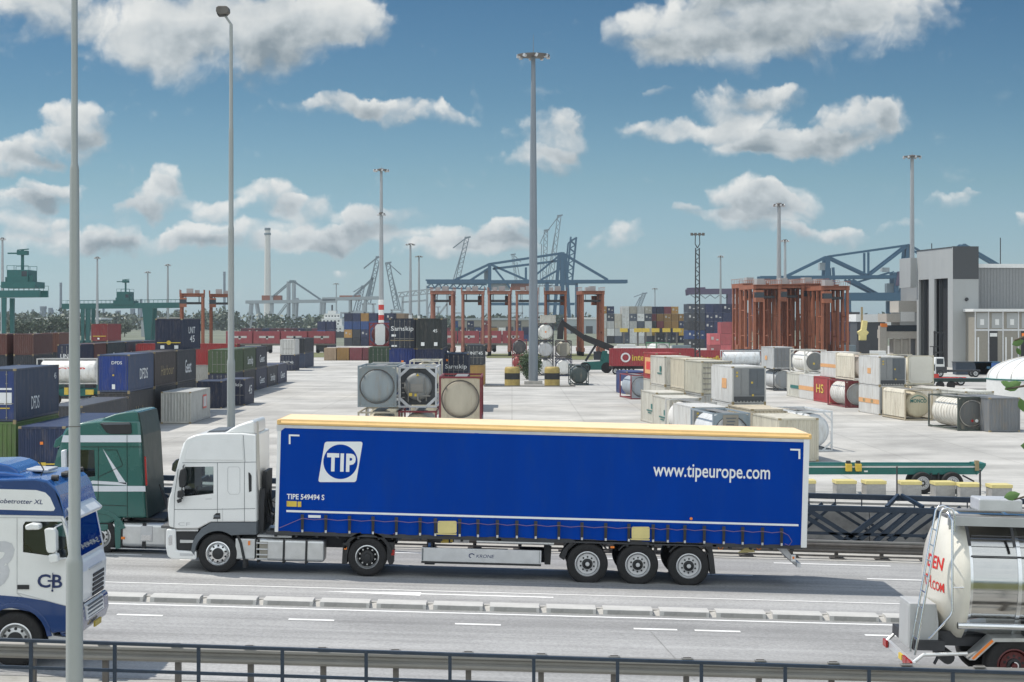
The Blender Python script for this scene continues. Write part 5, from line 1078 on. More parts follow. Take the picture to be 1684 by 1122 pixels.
# green and slate row further right
for k, (lo, hi, ll, lh) in enumerate(((NAVY, GREENC, 'navy container under the green one with doors', 'green container with doors facing, second tier beside the slim lamp post'),
                                       (DGREY, (.06, .085, .045), 'slate container behind the navy one, lower tier', 'olive container with white script on its side, behind the green one'),
                                       ((.05, .055, .085), (.035, .038, .05), 'blue-grey lower container midway along the slate row', 'dark slate upper container midway along the slate row'),
                                       ((.05, .052, .06), None, 'grey lettered container, last but one of the slate row', ''), ((.06, .066, .10), None, 'blue-grey container at the far end of the slate row', ''))):
    for z, col, lab in ((0, lo, ll), (2.59, hi, lh)):
        if col is None: continue
        c = put_c(lab, 379, 654, 'R', z, 9.12, 2.59, col, back=9.7 * k, end='door' if k == 0 else 'corr')
        if k: lettering(c, [(('Geest', 'Samskip')[k % 2], '+X', 4.8, .7, .9, 4.2)])
c = put_c('blue container with white bars across its doors, right beside the slim lamp post', 403, 667, 'R', 0, 6.06, 2.59, (.05, .056, .085), end='door', end_col=(.016, .024, .055)); lettering(c, [('Samskip', '-Y', 0, 1.9, .3, 1.9), ('45', '+X', 3.4, 1.0, .9, 2.2)])
for z in (.45, 1.1, 1.5): decal(c, '-Y', -1.0, -.2, z, z + .22, 'text_white')
for z, col, lab in ((0, (.017, .024, .052), 'navy container standing on the ground behind the blue one by the slim lamp post'),): put_c(lab, 365, 672, 'R', z, 6.06, 2.59, col)
c = put_c('long red container lying crosswise behind the green one', 395, 640, 'R', 2.95, 12.19, 2.59, RED, rz=pi / 2, back=0)
put_c('grey container lying crosswise under the long red one', 395, 640, 'R', 0, 12.19, H9, LGREY, rz=pi / 2, back=0)
# pair of stacks at the end of the alley
c = put_c('off-white refrigerated container on top of the navy one, end of the open alley', 485, 610, 'R', 2.59, 6.06, 2.59, REEF, end='door')
c = put_c('navy container with lettered doors under the off-white one, end of the open alley', 485, 610, 'R', 0, 6.06, 2.59, NAVY, end='door'); lettering(c, [('UNIT45', '-Y', 0, 1.2, .4, 1.9)])
for k in (0, 1):
    put_c(f'dark slate container in the two-high pair behind the off-white one, {"upper" if k else "lower"}', 494, 607.5, 'R', 2.59 * k, 13.7, 2.59, (STEELBLUE, BLACKC)[k], back=6.5)
# brown containers and the ones behind, left
for (px, lab, col) in ((55, 'large brown container behind the lamp post stack, second from the left edge', BROWN), (11, 'brown container cut off by the left edge, in the upper tier', (.11, .04, .032)), (97, 'small rusty brown container between the brown one and the thick lamp post', (.12, .05, .035))):
    s_ = 13.4 if px < 90 else 12.4
    c = put_c(lab, px, HY + 8.5 * s_, 'R', 4.08, 9.12, 2.59, col)
    for z in (0, 2.04): put_c(f'dark {"upper" if z else "lower"} half-height box beneath the {"first" if px == 11 else "second" if px == 55 else "third"} brown container', px, HY + 8.5 * s_, 'R', z, 9.12, 2.03, (.03, .036, .046))
c = put_c('dark navy container with white lettered doors, behind the white tank', 132, 656, 'R', H9, 6.06, H9, NAVY, end='door'); lettering(c, [('UNIT45', '-Y', .1, 1.4, .5, 2.0)])
put_c('slate container under the lettered navy one behind the white tank', 132, 656, 'R', 0, 6.06, H9, DGREY)
put_c('brown container next along from the lettered navy one', 132, 656, 'R', H9, 9.12, H9, BROWN, back=6.4); put_c('dark brown container under the brown one next to the lettered navy one', 132, 656, 'R', 0, 9.12, H9, DGREY, back=6.4)
for k in range(3):
    c = put_c(f'slate white-printed container of the far left row, {WORDS[k]} from near end, upper tier', 177, 648, 'R', H9, 9.12, H9, ((.035, .05, .055), (.04, .05, .068), (.045, .06, .09))[k], back=9.7 * k); lettering(c, [(('Geest', 'Samskip', 'UNIT45')[k], '+X', 4.6, .8, 1.0, 4.6)])
    put_c(f'dark container at the bottom of the far left row, {WORDS[k]} from near end', 177, 648, 'R', 0, 9.12, H9, DGREY, back=9.7 * k)
c = put_c('dark red container with a yellow bar, alone in the third tier at the far left', 177, HY + 8.5 * 11.0, 'R', 5.2, 9.12, 2.59, (.20, .03, .032)); decal(c, '-Y', -1, 1, .7, .8, 'yellow'); decal(c, '-Y', -.3, .0, .25, .5, 'text_white')
for z in (0, 2.59): put_c(f'dark {"middle" if z else "bottom"} container under the dark red one at the far left', 177, HY + 8.5 * 11.0, 'R', z, 9.12, 2.59, DGREY)
# white tank on a chassis, lengthwise
t = tank_container('white tank container with red lettering on a chassis, behind the thick lamp post', gp(160, 666) + Vector((0, 1.3, 2.0)), pi / 2, fcol=(.5, .5, .48), tcol=(.72, .72, .70), group=SL)
mb = MB(); mb.text('HOYER', (-1.075, 2.9, 1.35), .35, '-X', .02, width=3.6); mb.build('lettering', 'text_red', t)
b = gp(160, 666); ch = thing('container_chassis', 'low trailer chassis carrying the white tank with red lettering', 'trailer', (b.x - 3.0, b.y + 1.3, 0))
mb = MB(); mb.box(-3.4, 3.6, -.6, -.4, .85, 1.6); mb.box(-3.4, 3.6, .4, .6, .85, 1.6); [mb.box(x, x + .15, -1.2, 1.2, 1.6, 1.99) for x in (-3.0, -1, 1, 2.9)]; mb.build('frame', 'teal_steel', ch)
for x in (-2.4, -1.2, 2.6): o = put(WM['trailer'][0], 'wheel', ch, loc=(x, -1.15, .53)); put(WM['trailer'][1], 'rim', o)
mb = MB(); mb.box(-.3, .1, -1.21, -1.0, 1.0, 1.7); mb.box(1.8, 2.6, -1.21, -1.0, 1.0, 1.5); mb.build('warning_plate', 'yellow', ch, each=True)

# ------------------------------------------------------------ middle of the yard
SM = 'containers stacked in the middle of the yard'
def put_t(label, px, py, side, z, rz=0., back=0., **kw):
    b = base(px, py, side, rz) + Vector((-sin(rz), cos(rz), 0)) * back; b.z = z + .004
    return tank_container(label, b, rz, group=kw.pop('group', SM), **kw)
put_t('grey tank container with a closed square end, leftmost of the three above the trailer roof', 588, 748, 'L', 2.98, fcol=(.20, .24, .26), tcol=(.25, .29, .31), style='plate', plate=(.19, .225, .24))
put_t('silver tank container with an open octagonal frame and pipework, middle one above the trailer roof', 655, 746, 'L', 2.9, fcol=(.46, .48, .50), tcol=(.20, .21, .21), style='oct', r=.88, brace=.17)
put_t('cream tank container with dark red corner posts, rightmost of the three above the trailer roof', 722, 769, 'L', 2.62, fcol=(.17, .02, .03), tcol=(.42, .38, .30), style='plate', plate=(.44, .39, .29))
put_t('lower cream tank container under the closed grey one', 588, 748, 'L', .1, fcol=(.4, .36, .28), tcol=BEIGE); put_t('lower tank container with red posts under the open silver one', 655, 746, 'L', .1, fcol=(.17, .02, .03), tcol=BEIGE); put_t('lower tank container under the cream one with red posts', 722, 769, 'L', 0, fcol=(.3, .3, .3), tcol=BEIGE)
put_t('weathered tank container behind the closed grey one, only its top in view', 604, 716, 'L', 2.6, fcol=(.45, .46, .45), tcol=(.5, .47, .36)); put_t('lower tank behind the closed grey one', 604, 716, 'L', 0, fcol=(.3, .3, .3), tcol=BEIGE)
put_t('cream tank container behind the open silver one, only its top in view', 673, 700, 'L', 2.6, fcol=(.55, .53, .45), tcol=(.55, .50, .38)); put_t('lower tank behind the open silver one', 673, 700, 'L', 0, fcol=(.3, .3, .3), tcol=BEIGE)
# pipework of the silver one
b = base(655, 746, 'L'); t = [o for o in COL.objects if o.get('label', '').startswith('silver tank')][0]
mb = MB(); mb.tube([(0, .1, .9), (0, .02, .5), (.2, .03, .35)], .07, 8); mb.box(-.45, .35, .08, .13, 1.0, 1.5); mb.box(.3, .8, .03, .1, .7, .78); mb.tube([(-.6, .1, .35), (-.6, .1, 1.6)], .03, 6); mb.tube([(.55, .12, .4), (.45, .1, 1.9)], .03, 6); mb.build('valve_pipes', 'galv', t, smooth=50); mb = MB(); mb.box(-1.1, 1.1, .55, .6, .15, 2.45); mb.build('shade_backing', 'clad_dark', t)  # dark sheet added behind the open frame for its shaded inside
mb = MB(); mb.box(-.55, -.35, .07, .08, .72, .92); mb.box(-.2, .0, .07, .08, .7, .88); mb.prism([(-.1, 2.0), (.1, 2.0), (0, 2.16)], .10, .12); mb.build('warning_label', 'yellow', t); mb = MB()
for k in range(4): mb.box(-1.0, -.82, -.004, .06, .62 + .3 * k, .67 + .3 * k)
mb.build('step', 'galv', t)
# dark stacks behind
for (px, py, cols, labs) in ((640, 675, ((.02, .03, .08), (.02, .04, .17), (.016, .024, .042)), ('navy container at the bottom of the left dark stack', 'bright blue container with an orange dot, middle of the left dark stack', 'dark container with white lettered doors, top of the left dark stack')),
                             (684, 676, ((.02, .024, .04), (.014, .022, .06), (.026, .032, .033)), ('navy container at the bottom of the right dark stack', 'navy container with an orange dot, middle of the right dark stack', 'black ribbed container with two white squares, top of the right dark stack'))):
    for k in range(3):
        c = put_c(labs[k], px, py, 'L', H9 * k - (.12 if k == 2 else 0), 12.19, H9, cols[k], group=SM, end='door' if (k == 2 and px == 640) else 'corr')
        if k == 1: decal(c, '-Y', -.1, .12, 1.55, 1.75, 'orange')
        if k == 2 and px == 640: lettering(c, [('Samskip', '-Y', 0, 1.75, .42, 2.1)]); decal(c, '-Y', -1.1, 1.1, .8, .87, 'casting'); decal(c, '-Y', -1.0, -.5, .25, .4, 'text_white'); decal(c, '-Y', -1.0, -.6, 1.2, 1.4, 'text_white')
        if k == 2 and px == 684:
            for x in (-.75, .45): decal(c, '-Y', x, x + .32, .35, .68, 'text_white')
            lettering(c, [('45', '-Y', .55, 1.6, .3, .4)])
cg = put_c('dark green container with doors, left of the bright blue one', 606, 655, 'L', H9, 12.19, 2.59, DGREEN, group=SM, end='door'); put_c('dark container under the green one with doors', 606, 655, 'L', 0, 12.19, H9, DGREY, group=SM)
mb = MB(); n_ = 20; mb.add([(CW / 2 + .015, 3.0 + 2.2 * cos(2 * pi * k / n_), 1.3 + 1.2 * sin(2 * pi * k / n_)) for k in range(n_)], [tuple(range(n_))]); mb.build('round_emblem', 'text_white', cg)
put_t('tank container with a dark red frame and white end, on top of the green container', 607, 651, 'L', H9 + 2.6, fcol=(.20, .03, .035), tcol=(.12, .03, .03), style='oct', r=1.0, brace=.2); mb = MB(); mb.prism([(-.55, .35), (-.3, .12), (.3, .12), (.55, .35), (.55, 2.2), (.3, 2.45), (-.3, 2.45), (-.55, 2.2)], .01, .06); mb.build('end_panel', 'white_box', [o for o in COL.objects if o.get('label', '').startswith('tank container with a dark red frame and white')][0])
c = put_c('navy container with white lettered doors, front one right of the dark stacks', 729, 670, 'L', 2.59, 6.06, 2.59, (.016, .024, .05), group=SM, end='door'); lettering(c, [('Samskip', '-Y', 0, 1.15, .42, 2.1)]); decal(c, '-Y', -.95, -.75, 1.85, 2.05, 'orange')
put_c('dark blue container under the front lettered one right of the dark stacks', 729, 670, 'L', 0, 6.06, 2.59, (.02, .03, .06), group=SM, end='door')
c = put_c('slate container with doors on top of the tan one', 766, 634, 'L', 2.59, 6.06, 2.59, (.03, .036, .045), group=SM, end='door'); lettering(c, [('UNIT45', '-Y', 0, 1.35, .4, 1.9)])
put_c('tan container on the ground under the slate one', 766, 634, 'L', 0, 6.06, 2.59, (.35, .22, .07), group=SM)
# tank stacks beside the big mast
ST = 'tank containers stacked behind the tall floodlight mast'
for k, (tc, lab) in enumerate((((.62, .62, .6), 'white ended tank container at the bottom, behind the yellow and black drum'), ((.42, .43, .44), 'grey ended tank container, middle of the stack by the mast'), ((.66, .66, .62), 'white tank container with an orange mark, top of the stack by the mast'))):
    t = put_t(lab, 884, 618, 'L', 2.62 * k, fcol=(.03, .034, .045), tcol=tc, style='oct', group=ST, end_col=tc)
    if k == 2: mb = MB(); mb.disc((0, .10, 1.33), .16, -1, 4); mb.build('diamond_mark', 'orange', t)
t = put_t('white ended tank container behind the right drum', 914, 619, 'L', 0, fcol=(.02, .03, .08), tcol=(.62, .62, .6), style='oct', group=ST, end_col=(.64, .64, .62)); t = put_t('tank container with a dark frame and a flat pale end panel, on the second tier', 914, 617, 'L', 2.62, fcol=(.05, .04, .045), tcol=(.52, .48, .38), style='oct', group=ST)
mb = MB(); mb.box(-.55, .45, -.01, .03, .25, 2.2); mb.build('end_panel', 'clad_tan', t)
put_c('small white box container on top of the tank stack by the mast', 889, 612, 'L', 7.86, 6.06, 1.3, WHITEC, group=ST)
for k in (0, 1): put_t(f'tank container in a dark red frame left of the shrub, {"upper" if k else "lower"} one', 842, 611, 'L', 2.6 * k, fcol=(.22, .05, .055), tcol=(.06, .06, .065) if k else (.3, .05, .05), style='oct', group=ST)
put_t('dark green tank frame standing alone right of the drums', 937, 634, 'L', 0, fcol=(.02, .045, .045), tcol=(.05, .07, .07), style='open', L=6.06)
# ------------------------------------------------------------ cluster right of the middle
SR = 'containers in the slanting block right of the middle'; RZ = radians(7.5)
def rc(label, px, py, z, col, h=2.59, L=6.06, **kw): kw.setdefault('worn', True); return put_c(label, px, py, 'L', z, L, h, col, rz=RZ, group=kw.pop('group', SR), **kw)
def rt(label, px, py, z, **kw): return put_t(label, px, py, 'L', z, rz=RZ, group=kw.pop('group', SR), **kw)
c = rc('blue container on the ground in front of the long red one', 1030, 649, 0, (.03, .05, .16)); decal(c, '-X', 2.5, 4.0, .9, 1.4, 'text_white')
rt('tank container with a red frame and grey end, beside the blue container', 1037, 657, 0, fcol=(.24, .035, .045), tcol=(.30, .34, .38), style='plate', plate=(.27, .30, .34))
tops = [('red container with an orange print along its side, back end of the white row', 1079, 669, RED, 'yellow', 'corr', 0), ('white container with a green emblem, next to the red one in the upper row', 1093, 683, (.54, .52, .46), 'teal_steel', 'corr', 0), ('cream ribbed container in the upper row, third from its back end', 1129, 693, (.56, .51, .40), None, 'corr', 0), ('weathered cream container with an open grid end, in the upper row', 1154, 703, (.46, .44, .36), None, 'corr', 0)]
for k, (lab, px, py, col, dec, end, rf) in enumerate(tops):
    c = rc(lab, px, py, 2.6, col, end=end)
    if k == 0: decal(c, '-X', .8, 5.2, .5, 2.1, 'faded_orange', 'orange_print'); decal(c, '-X', 1.4, 4.6, .9, 1.7, 'text_red', 'print_gap')
    if k == 1: decal(c, '-X', 3.0, 4.8, .98, 1.1, 'teal_steel', 'green_print'); decal(c, '-X', 4.0, 4.7, 1.2, 1.7, 'teal_steel', 'green_print')
    if k == 3:
        mb = MB(); [mb.box(-1.1, 1.1, -.02, .05, .35 + .42 * j, .43 + .42 * j) for j in range(6)]; mb.build('grid_bars', 'galv', c)
    rc(('cream', 'off-white', 'beige', 'grey')[k] + ' container beneath ' + ('the red one', 'the green-emblem white one', 'the cream ribbed one', 'the open grid one')[k] + ' of the upper row', px, py, 0, (WHITEC, WHITEC, BEIGE, LGREY)[k])
c = rc('refrigerated container with a grey machinery end and an orange label, largest of the white block', 1204, 725, 2.6, REEF, reefer=True); decal(c, '-X', 3.2, 4.5, 1.0, 1.7, 'faded_orange', 'orange_label')
rc('refrigerated container beneath the largest one of the white block', 1204, 725, 0, REEF, reefer=True)
for px, py, lab in ((1079, 699, 'white container with a green print at the left corner of the front row'), (1101, 712, 'second white container with a green print in the front row')):
    c = rc(lab, px, py, 0, (.53, .515, .455)); decal(c, '-X', 2.4, 4.6, .98, 1.08, 'teal_steel', 'green_print'); decal(c, '-X', 2.9, 4.2, .80, .88, 'teal_steel', 'green_print'); decal(c, '-X', 4.1, 4.7, 1.2, 1.6, 'teal_steel', 'green_print')
rt('white round tank container with a pink print, in the front row', 1124, 722, 0, fcol=(.5, .5, .48), tcol=(.68, .67, .64), style='beam')
c = rc('refrigerated container with an orange band low on its side, in the front row', 1139, 733, 0, REEF, reefer=True); decal(c, '-X', .02, 6.0, .35, .75, 'faded_orange', 'orange_band'); [decal(c, '-X', u, u + .5, .42, .68, 'casting', 'band_print') for u in (2.4, 4.2)]
t = rt('grey-blue tank container with a cream centre plate, in the front row', 1172, 747, 0, fcol=(.24, .29, .33), tcol=(.55, .57, .58), style='plate', plate=(.20, .25, .29)); mb = MB(); mb.box(-.55, .45, -.0, .05, .2, 2.45); pl = mb.build('centre_plate', 'clad_tan', t)
mb = MB(); [mb.box(-.35 + .05 * (j % 2), .3 - .07 * (j % 3), -.008, 0, 2.2 - .2 * j, 2.28 - .2 * j) for j in range(6)]; mb.build('print_lines', 'grey_trim', pl)
rc('beige container with a weathered roof behind the grey-blue tank', 1236, 738, 0, (.50, .44, .33), worn=True)
rt('silver tank container in a white frame at the right end of the front row', 1309, 743, 0, fcol=(.58, .60, .61), tcol=(.60, .62, .63), style='oct')
c = rc('cream container with a ribbed end, nearest one of the front row, behind the trailer corner', 1281, 760, 0, (.52, .49, .40))
# long red containers on trailers behind
def crosswise(label, px0, px1, pyb, z, h, col, txt, tm, cat='container'):
    D = gp(0, pyb).y; s_ = F / D; X1 = (px1 - 842) / s_; L = (px1 - px0) / s_
    c = container(label, (X1, D + 1.25, z), pi / 2, L, h, col, group=SR); mb = MB()
    if txt: mb.text(txt, (-CW / 2 - .012, L * .56, h * .33), .95, '-X', .02, width=4.6); mb.build('lettering', tm, c)
    return c, D, L, X1
c, D, L, X1 = crosswise('long red container with yellow lettering and a ring emblem, on a trailer', 1003, 1142, 616, 1.25, 2.75, (.30, .032, .04), 'interflow', 'yellow')
mb = MB(); y = L - 2.4; pts = [(-CW / 2 - .015, y + .62 * cos(a), 1.35 + .62 * sin(a)) for a in [2 * pi * k / 24 for k in range(25)]]; mb.tube(pts, .14, 6); mb.build('ring_emblem', 'text_white', c, smooth=60)
ch = thing('container_chassis', 'dark trailer chassis under the long red lettered container', 'trailer', (X1 - L / 2, D + 1.25, 0)); mb = MB(); mb.box(-L / 2, L / 2, -.6, -.4, .8, 1.24); mb.box(-L / 2, L / 2, .4, .6, .8, 1.24); mb.box(-L / 2 + .2, -L / 2 + .5, -1.2, 1.2, .9, 1.24); mb.box(L / 2 - .5, L / 2 - .2, -1.2, 1.2, .9, 1.24); mb.build('frame', 'dark_steel', ch)
for x in (-L / 2 + .9, -L / 2 + 2.1, -L / 2 + 3.3): o = put(WM['trailer'][0], 'wheel', ch, loc=(x, -1.15, .53)); put(WM['trailer'][1], 'rim', o)
c, D, L, X1 = crosswise('second long red container with yellow lettering, half hidden behind the white row', 1137, 1225, 608, .5, 2.75, (.30, .035, .04), 'interflow', 'yellow')
crosswise('navy container behind the white row, beside the second long red one', 1212, 1250, 607, .6, 2.75, (.02, .028, .06), None, None)
# ------------------------------------------------------------ right-hand row
SE = 'containers in the slanting row on the right of the yard'; RZ = radians(6)
c = rc('grey container with a darker end, back left of the right row, upper tier', 1272, 643, 2.6, (.46, .47, .47), group=SE, end='door', end_col=(.17, .18, .19)); decal(c, '-X', 2.0, 3.0, 1.0, 1.5, 'faded_orange', 'orange_label')
rt('dark tank container with a round grey end, under the grey container with a darker end', 1272, 643, 0, fcol=(.035, .04, .045), tcol=(.45, .46, .46), style='oct', end_col=(.22, .23, .24), group=SE)
t = rt('white tank container with a brown print and a dark octagonal end, upper tier', 1323, 655, 2.6, fcol=(.58, .57, .52), tcol=(.68, .67, .63), style='oct', end_col=(.13, .14, .14), group=SE); mb = MB(); mb.box(-1.085, -1.05, 1.4, 4.6, 1.15, 1.55); mb.build('brown_print', 'casting', t)
mb = MB(); mb.box(-.25, -.05, .10, .125, 1.0, 1.2); mb.build('warning_label', 'yellow', t)
c = rc('white container with a green print under the white tank', 1318, 655, 0, (.54, .53, .47), group=SE); decal(c, '-X', 1.5, 5.2, .95, 1.3, 'teal_steel', 'green_print')
c = rc('refrigerated container with an orange band, lower tier beside the green-print one', 1339, 659, 0, REEF, reefer=True, group=SE); decal(c, '-X', .02, 6.0, .95, 1.4, 'faded_orange', 'orange_band')
c = rc('refrigerated container with an orange band, upper tier between the two tanks', 1377, 665, 2.6, REEF, reefer=True, group=SE); decal(c, '-X', .02, 6.0, 1.0, 1.35, 'faded_orange', 'orange_band')
c = rc('red container with a yellow print on its side, lower tier', 1365, 664, 0, (.36, .05, .055), group=SE); lettering(c, [('HS', '-X', 2.4, .95, .9, 2.6)], 'yellow')
t = rt('tank container in a dark red frame with a closed round end, lower tier', 1390, 671, 0, fcol=(.17, .022, .03), tcol=(.62, .61, .58), style='plate', plate=(.15, .02, .028), end_col=(.27, .28, .28), ribs=True, group=SE); mb = MB(); mb.box(.55, .95, -.002, .12, 1.05, 1.5); mb.build('warning_label', 'orange', t)
c = rt('pinkish cream tank container with ribs, upper tier right of the orange band', 1404, 671, 2.6, fcol=(.62, .56, .46), tcol=(.64, .56, .49), style='beam', ribs=True, group=SE); 
ribbed_side(c, 'cream')
c = rc('refrigerated container with a dark machinery end, tallest corner of the right row', 1446, 683, 2.6, REEF, reefer=True, group=SE); decal(c, '-X', 2.6, 3.6, 1.0, 1.5, 'faded_orange', 'orange_label')
c = rc('refrigerated container with an orange band at the bottom corner of the right row', 1446, 683, 0, REEF, reefer=True, group=SE); decal(c, '-X', .02, 6.0, .95, 1.35, 'faded_orange', 'orange_band'); [decal(c, '-X', u, u + .7, 1.0, 1.3, 'casting', 'band_print') for u in (1.3, 3.6)]
# cream tank with rounded square end
t = rt('cream tank container with a rounded square end, upper tier at the right', 1493, 679, 2.6, fcol=(.58, .53, .40), tcol=(.55, .50, .37), style='beam', group=SE); mb = MB(); mb.prism([(x, z) for x, z in rrect(0, 1.3, 2.3, 2.42, 0, .35)], .0, .12); mb.prism([(x, z) for x, z in rrect(0, 1.3, 1.95, 2.1, 0, .3)], -.03, .0); mb.build('end_shell', 'cream', t, bevel=.02)
rt('lower tank container under the cream one with a rounded square end', 1493, 679, 0, fcol=(.4, .38, .3), tcol=BEIGE, group=SE)
t = rt('cream ribbed tank container with green lettering on its round end', 1488, 692, 0, fcol=(.42, .36, .26), tcol=(.50, .44, .31), style='beam', end_col=(.42, .38, .27), ribs=False, group=SE)
ribbed_side(t, 'cream'); mb = MB(); mb.text('MONCO', (0, .105, 1.5), .30, '-Y', .02, width=1.4); mb.build('lettering', 'teal_steel', t); mb = MB(); mb.tube([(.72 * cos(a), .16, 1.45 + .62 * sin(a)) for a in [pi * .2 + k * pi * .6 / 10 for k in range(11)]], .035, 5); mb.build('arched_print', 'teal_steel', t)
RZ = radians(8)
t = rt('white ribbed tank container with a dark round end, nearest of the right row', 1575, 709, 0, fcol=(.05, .065, .055), tcol=(.62, .60, .54), style='plate', plate=(.045, .055, .05), end_col=(.10, .105, .105), ribs=True, group=SE)
mb = MB(); mb.disc((.35, .135, .75), .13, -1, 12); mb.build('white_label', 'text_white', t); mb = MB(); mb.disc((.0, .13, .75), .13, -1, 4); mb.build('red_label', 'red_light', t)
rc('dark grey ribbed container at the right end of the row', 1627, 711, 0, (.17, .18, .19), group=SE)
rc('white container with a flat roof behind the ribbed tank', 1541, 690, 0, WHITEC, group=SE); rc('white container behind the dark grey ribbed one', 1588, 696, 0, (.55, .55, .5), group=SE)
# ============================================================ yard furniture near the road
# concrete blocks with yellow tops
bm_ = MB(); bm_.prism([(-.50, 0), (.50, 0), (.50, .12), (.47, .12), (.47, .62), (-.47, .62), (-.47, .12), (-.50, .12)], 0, .95); bme = bm_.mesh('concrete_block', 'concrete_dark')
bt = MB(); bt.box(-.5, .5, -.02, .97, .62, .77); btm = bt.mesh('yellow_top', 'tag_yellow')
BL = [(1325, 817, 'half hidden behind the trailer corner'), (1392, 817.5, 'with a dark damp patch, first clear of the trailer'), (1441, 818, 'with a nick in its yellow top'), (1499, 819, 'before the left wheel of the green chassis'), (1555, 820, 'before the right wheel of the green chassis'), (1596, 823, 'close to the right of the green chassis wheels'), (1648, 825, 'apart from the others, by the leaves')]
for i, (px, py, lab) in enumerate(BL):
    p = gp(px, py); o = put(bme, 'concrete_block', loc=(p.x, p.y, .002)); o.rotation_euler = (0, 0, radians((-2, 1, 3, -1, 2, -3, 2)[i])); tag(o, 'concrete block with a yellow top, ' + lab, 'concrete block', 'yellow-topped concrete blocks along the yard edge'); put(btm, 'yellow_top', o)
for px, py in ((1475, 818), (1612, 824)):
    p = gp(px, py + 6); f = thing('fence_post', ('thin' if px < 1500 else 'dark slim') + ' metal fence post ' + ('between the third and fourth yellow-topped blocks' if px < 1500 else 'beside the end of the green chassis'), 'fence post', (p.x, p.y, 0), group='fence posts behind the parapet'); mb = MB(); mb.box(-.03, .03, -.03, .03, 0, 1.6); mb.build('post', 'dark_steel', f); mb = MB(); mb.box(-.04, .04, -.05, .04, 1.6, 1.64); mb.build('cap', 'galv', f)
# green skeletal chassis
D = 86.0; s_ = F / D; X = lambda px: (px - 842) / s_; Z = lambda py: CZ - (py - HY) / s_
t = thing('skeletal_trailer', 'empty green skeletal trailer with yellow twist-lock blocks, parked behind the trailer corner', 'trailer', (X(1400), D, 0)); ox = X(1400)
mb = MB()
for y in (0, .95): mb.box(X(1190) - ox, X(1608) - ox, y, y + .16, Z(780.5), Z(769)); mb.box(X(1190) - ox, X(1606) - ox, y - .03, y + .20, Z(767), Z(763.5)); mb.box(X(1190) - ox, X(1604) - ox, y + .04, y + .12, Z(769.5), Z(766.5))
mb.prism([(X(1606) - ox, Z(781)), (X(1613) - ox, Z(776)), (X(1621) - ox, Z(766)), (X(1621) - ox, Z(762)), (X(1604) - ox, Z(762.5))], -.05, 1.15)
for px in (1230, 1300, 1395, 1480, 1560): mb.box(X(px) - ox, X(px) - ox + .18, .16, .95, Z(779), Z(766))
mb.build('frame', 'teal_steel', t)
mb = MB(); mb.box(X(1190) - ox, X(1604) - ox, -.035, .0, Z(769.2), Z(766.4)); mb.build('upper_stripe', 'alu_paint', t)
for px in (1395, 1411): mb = MB(); mb.box(X(px - 5) - ox, X(px + 5) - ox, -.22, .1, Z(775), Z(762.5)); mb.build('twist_lock_block', 'yellow', t, bevel=.03); mb = MB(); mb.box(X(px - 4) - ox, X(px + 3) - ox, -.15, .0, Z(762.5), Z(757.5)); mb.build('twist_lock', 'dark_steel', t)
mb = MB(); mb.box(X(1603) - ox, X(1609) - ox, -.14, .1, Z(774), Z(757.5)); mb.build('twist_lock', 'casting', t)
mb = MB(); mb.box(X(1421) - ox, X(1427) - ox, -.012, .02, Z(776.5), Z(774)); mb.build('plate', 'text_white', t)
for px in (1515, 1564):
    for y in (-.35, 1.15): o = put(WM['trailer'][0], 'wheel', t, loc=(X(px) - ox, y, .53)); put(WM['trailer'][1], 'rim', o); o.rotation_euler = (0, 0, pi if y > 1 else 0)
mb = MB(); mb.tube([(X(1515) - ox, -.2, .53), (X(1515) - ox, 1.3, .53)], .07, 8); mb.tube([(X(1564) - ox, -.2, .53), (X(1564) - ox, 1.3, .53)], .07, 8); mb.box(X(1508) - ox, X(1570) - ox, .15, .3, .5, Z(779)); mb.box(X(1530) - ox, X(1532) - ox, -.1, .0, Z(792), Z(778)); mb.box(X(1542) - ox, X(1544) - ox, -.1, .0, Z(792), Z(778)); mb.bar((X(1583) - ox, .0, Z(782)), (X(1602) - ox, .0, Z(792)), .08); mb.bar((X(1611) - ox, .0, Z(779)), (X(1611) - ox, .0, Z(793)), .05); mb.build('suspension', 'dark_steel', t)
mb = MB(); mb.box(X(1200) - ox, X(1204) - ox, .0, .2, .05, Z(780)); mb.box(X(1196) - ox, X(1208) - ox, -.1, .3, 0, .06); mb.build('landing_leg', 'dark_steel', t)
# drums, mast base, shrub
for px, lab in ((842.5, 'yellow and black striped concrete drum left of the mast foot'), (908, 'yellow and black striped concrete drum right of the mast foot')):
    p = gp(px, 634.5); d = thing('striped_drum', lab, 'barrier drum', p, group='striped drums guarding the tall mast'); r = .98
    mb = MB(); mb.lathe([(0, 0), (r, 0), (r, .82), (r, .82)], 32, 0, 'Z'); mb.lathe([(r, 1.62), (r, 2.1), (r * .93, 2.32), (r * .8, 2.42), (0, 2.4)], 32, 0, 'Z'); mb.build('drum', 'drum_yellow', d, smooth=40)
    mb = MB(); mb.lathe([(r + .004, .82), (r + .004, 1.62)], 32, 0, 'Z'); mb.build('black_band', 'black_plastic', d, smooth=40)
def leaves_cloud(mb, rnd, c, rx, ry, rz, n, size, hollow=.3, mi=0):
    for _ in range(n):
        while True:
            v = Vector((rnd.uniform(-1, 1), rnd.uniform(-1, 1), rnd.uniform(-1, 1)))
            if hollow < v.length < 1: break
        p = Vector(c) + Vector((v.x * rx, v.y * ry, v.z * rz)); a = Vector((rnd.gauss(0, 1), rnd.gauss(0, 1), rnd.gauss(0, 1))).normalized(); b = a.cross(Vector((rnd.gauss(0, 1), rnd.gauss(0, 1), rnd.gauss(0, 1)))).normalized(); s = size * rnd.uniform(.6, 1.3)
        mb.add([p - a * s, p + b * s * .55, p + a * s, p - b * s * .55], [(0, 1, 2, 3)], mi)
rnd = random.Random(11); p = gp(871, 624)
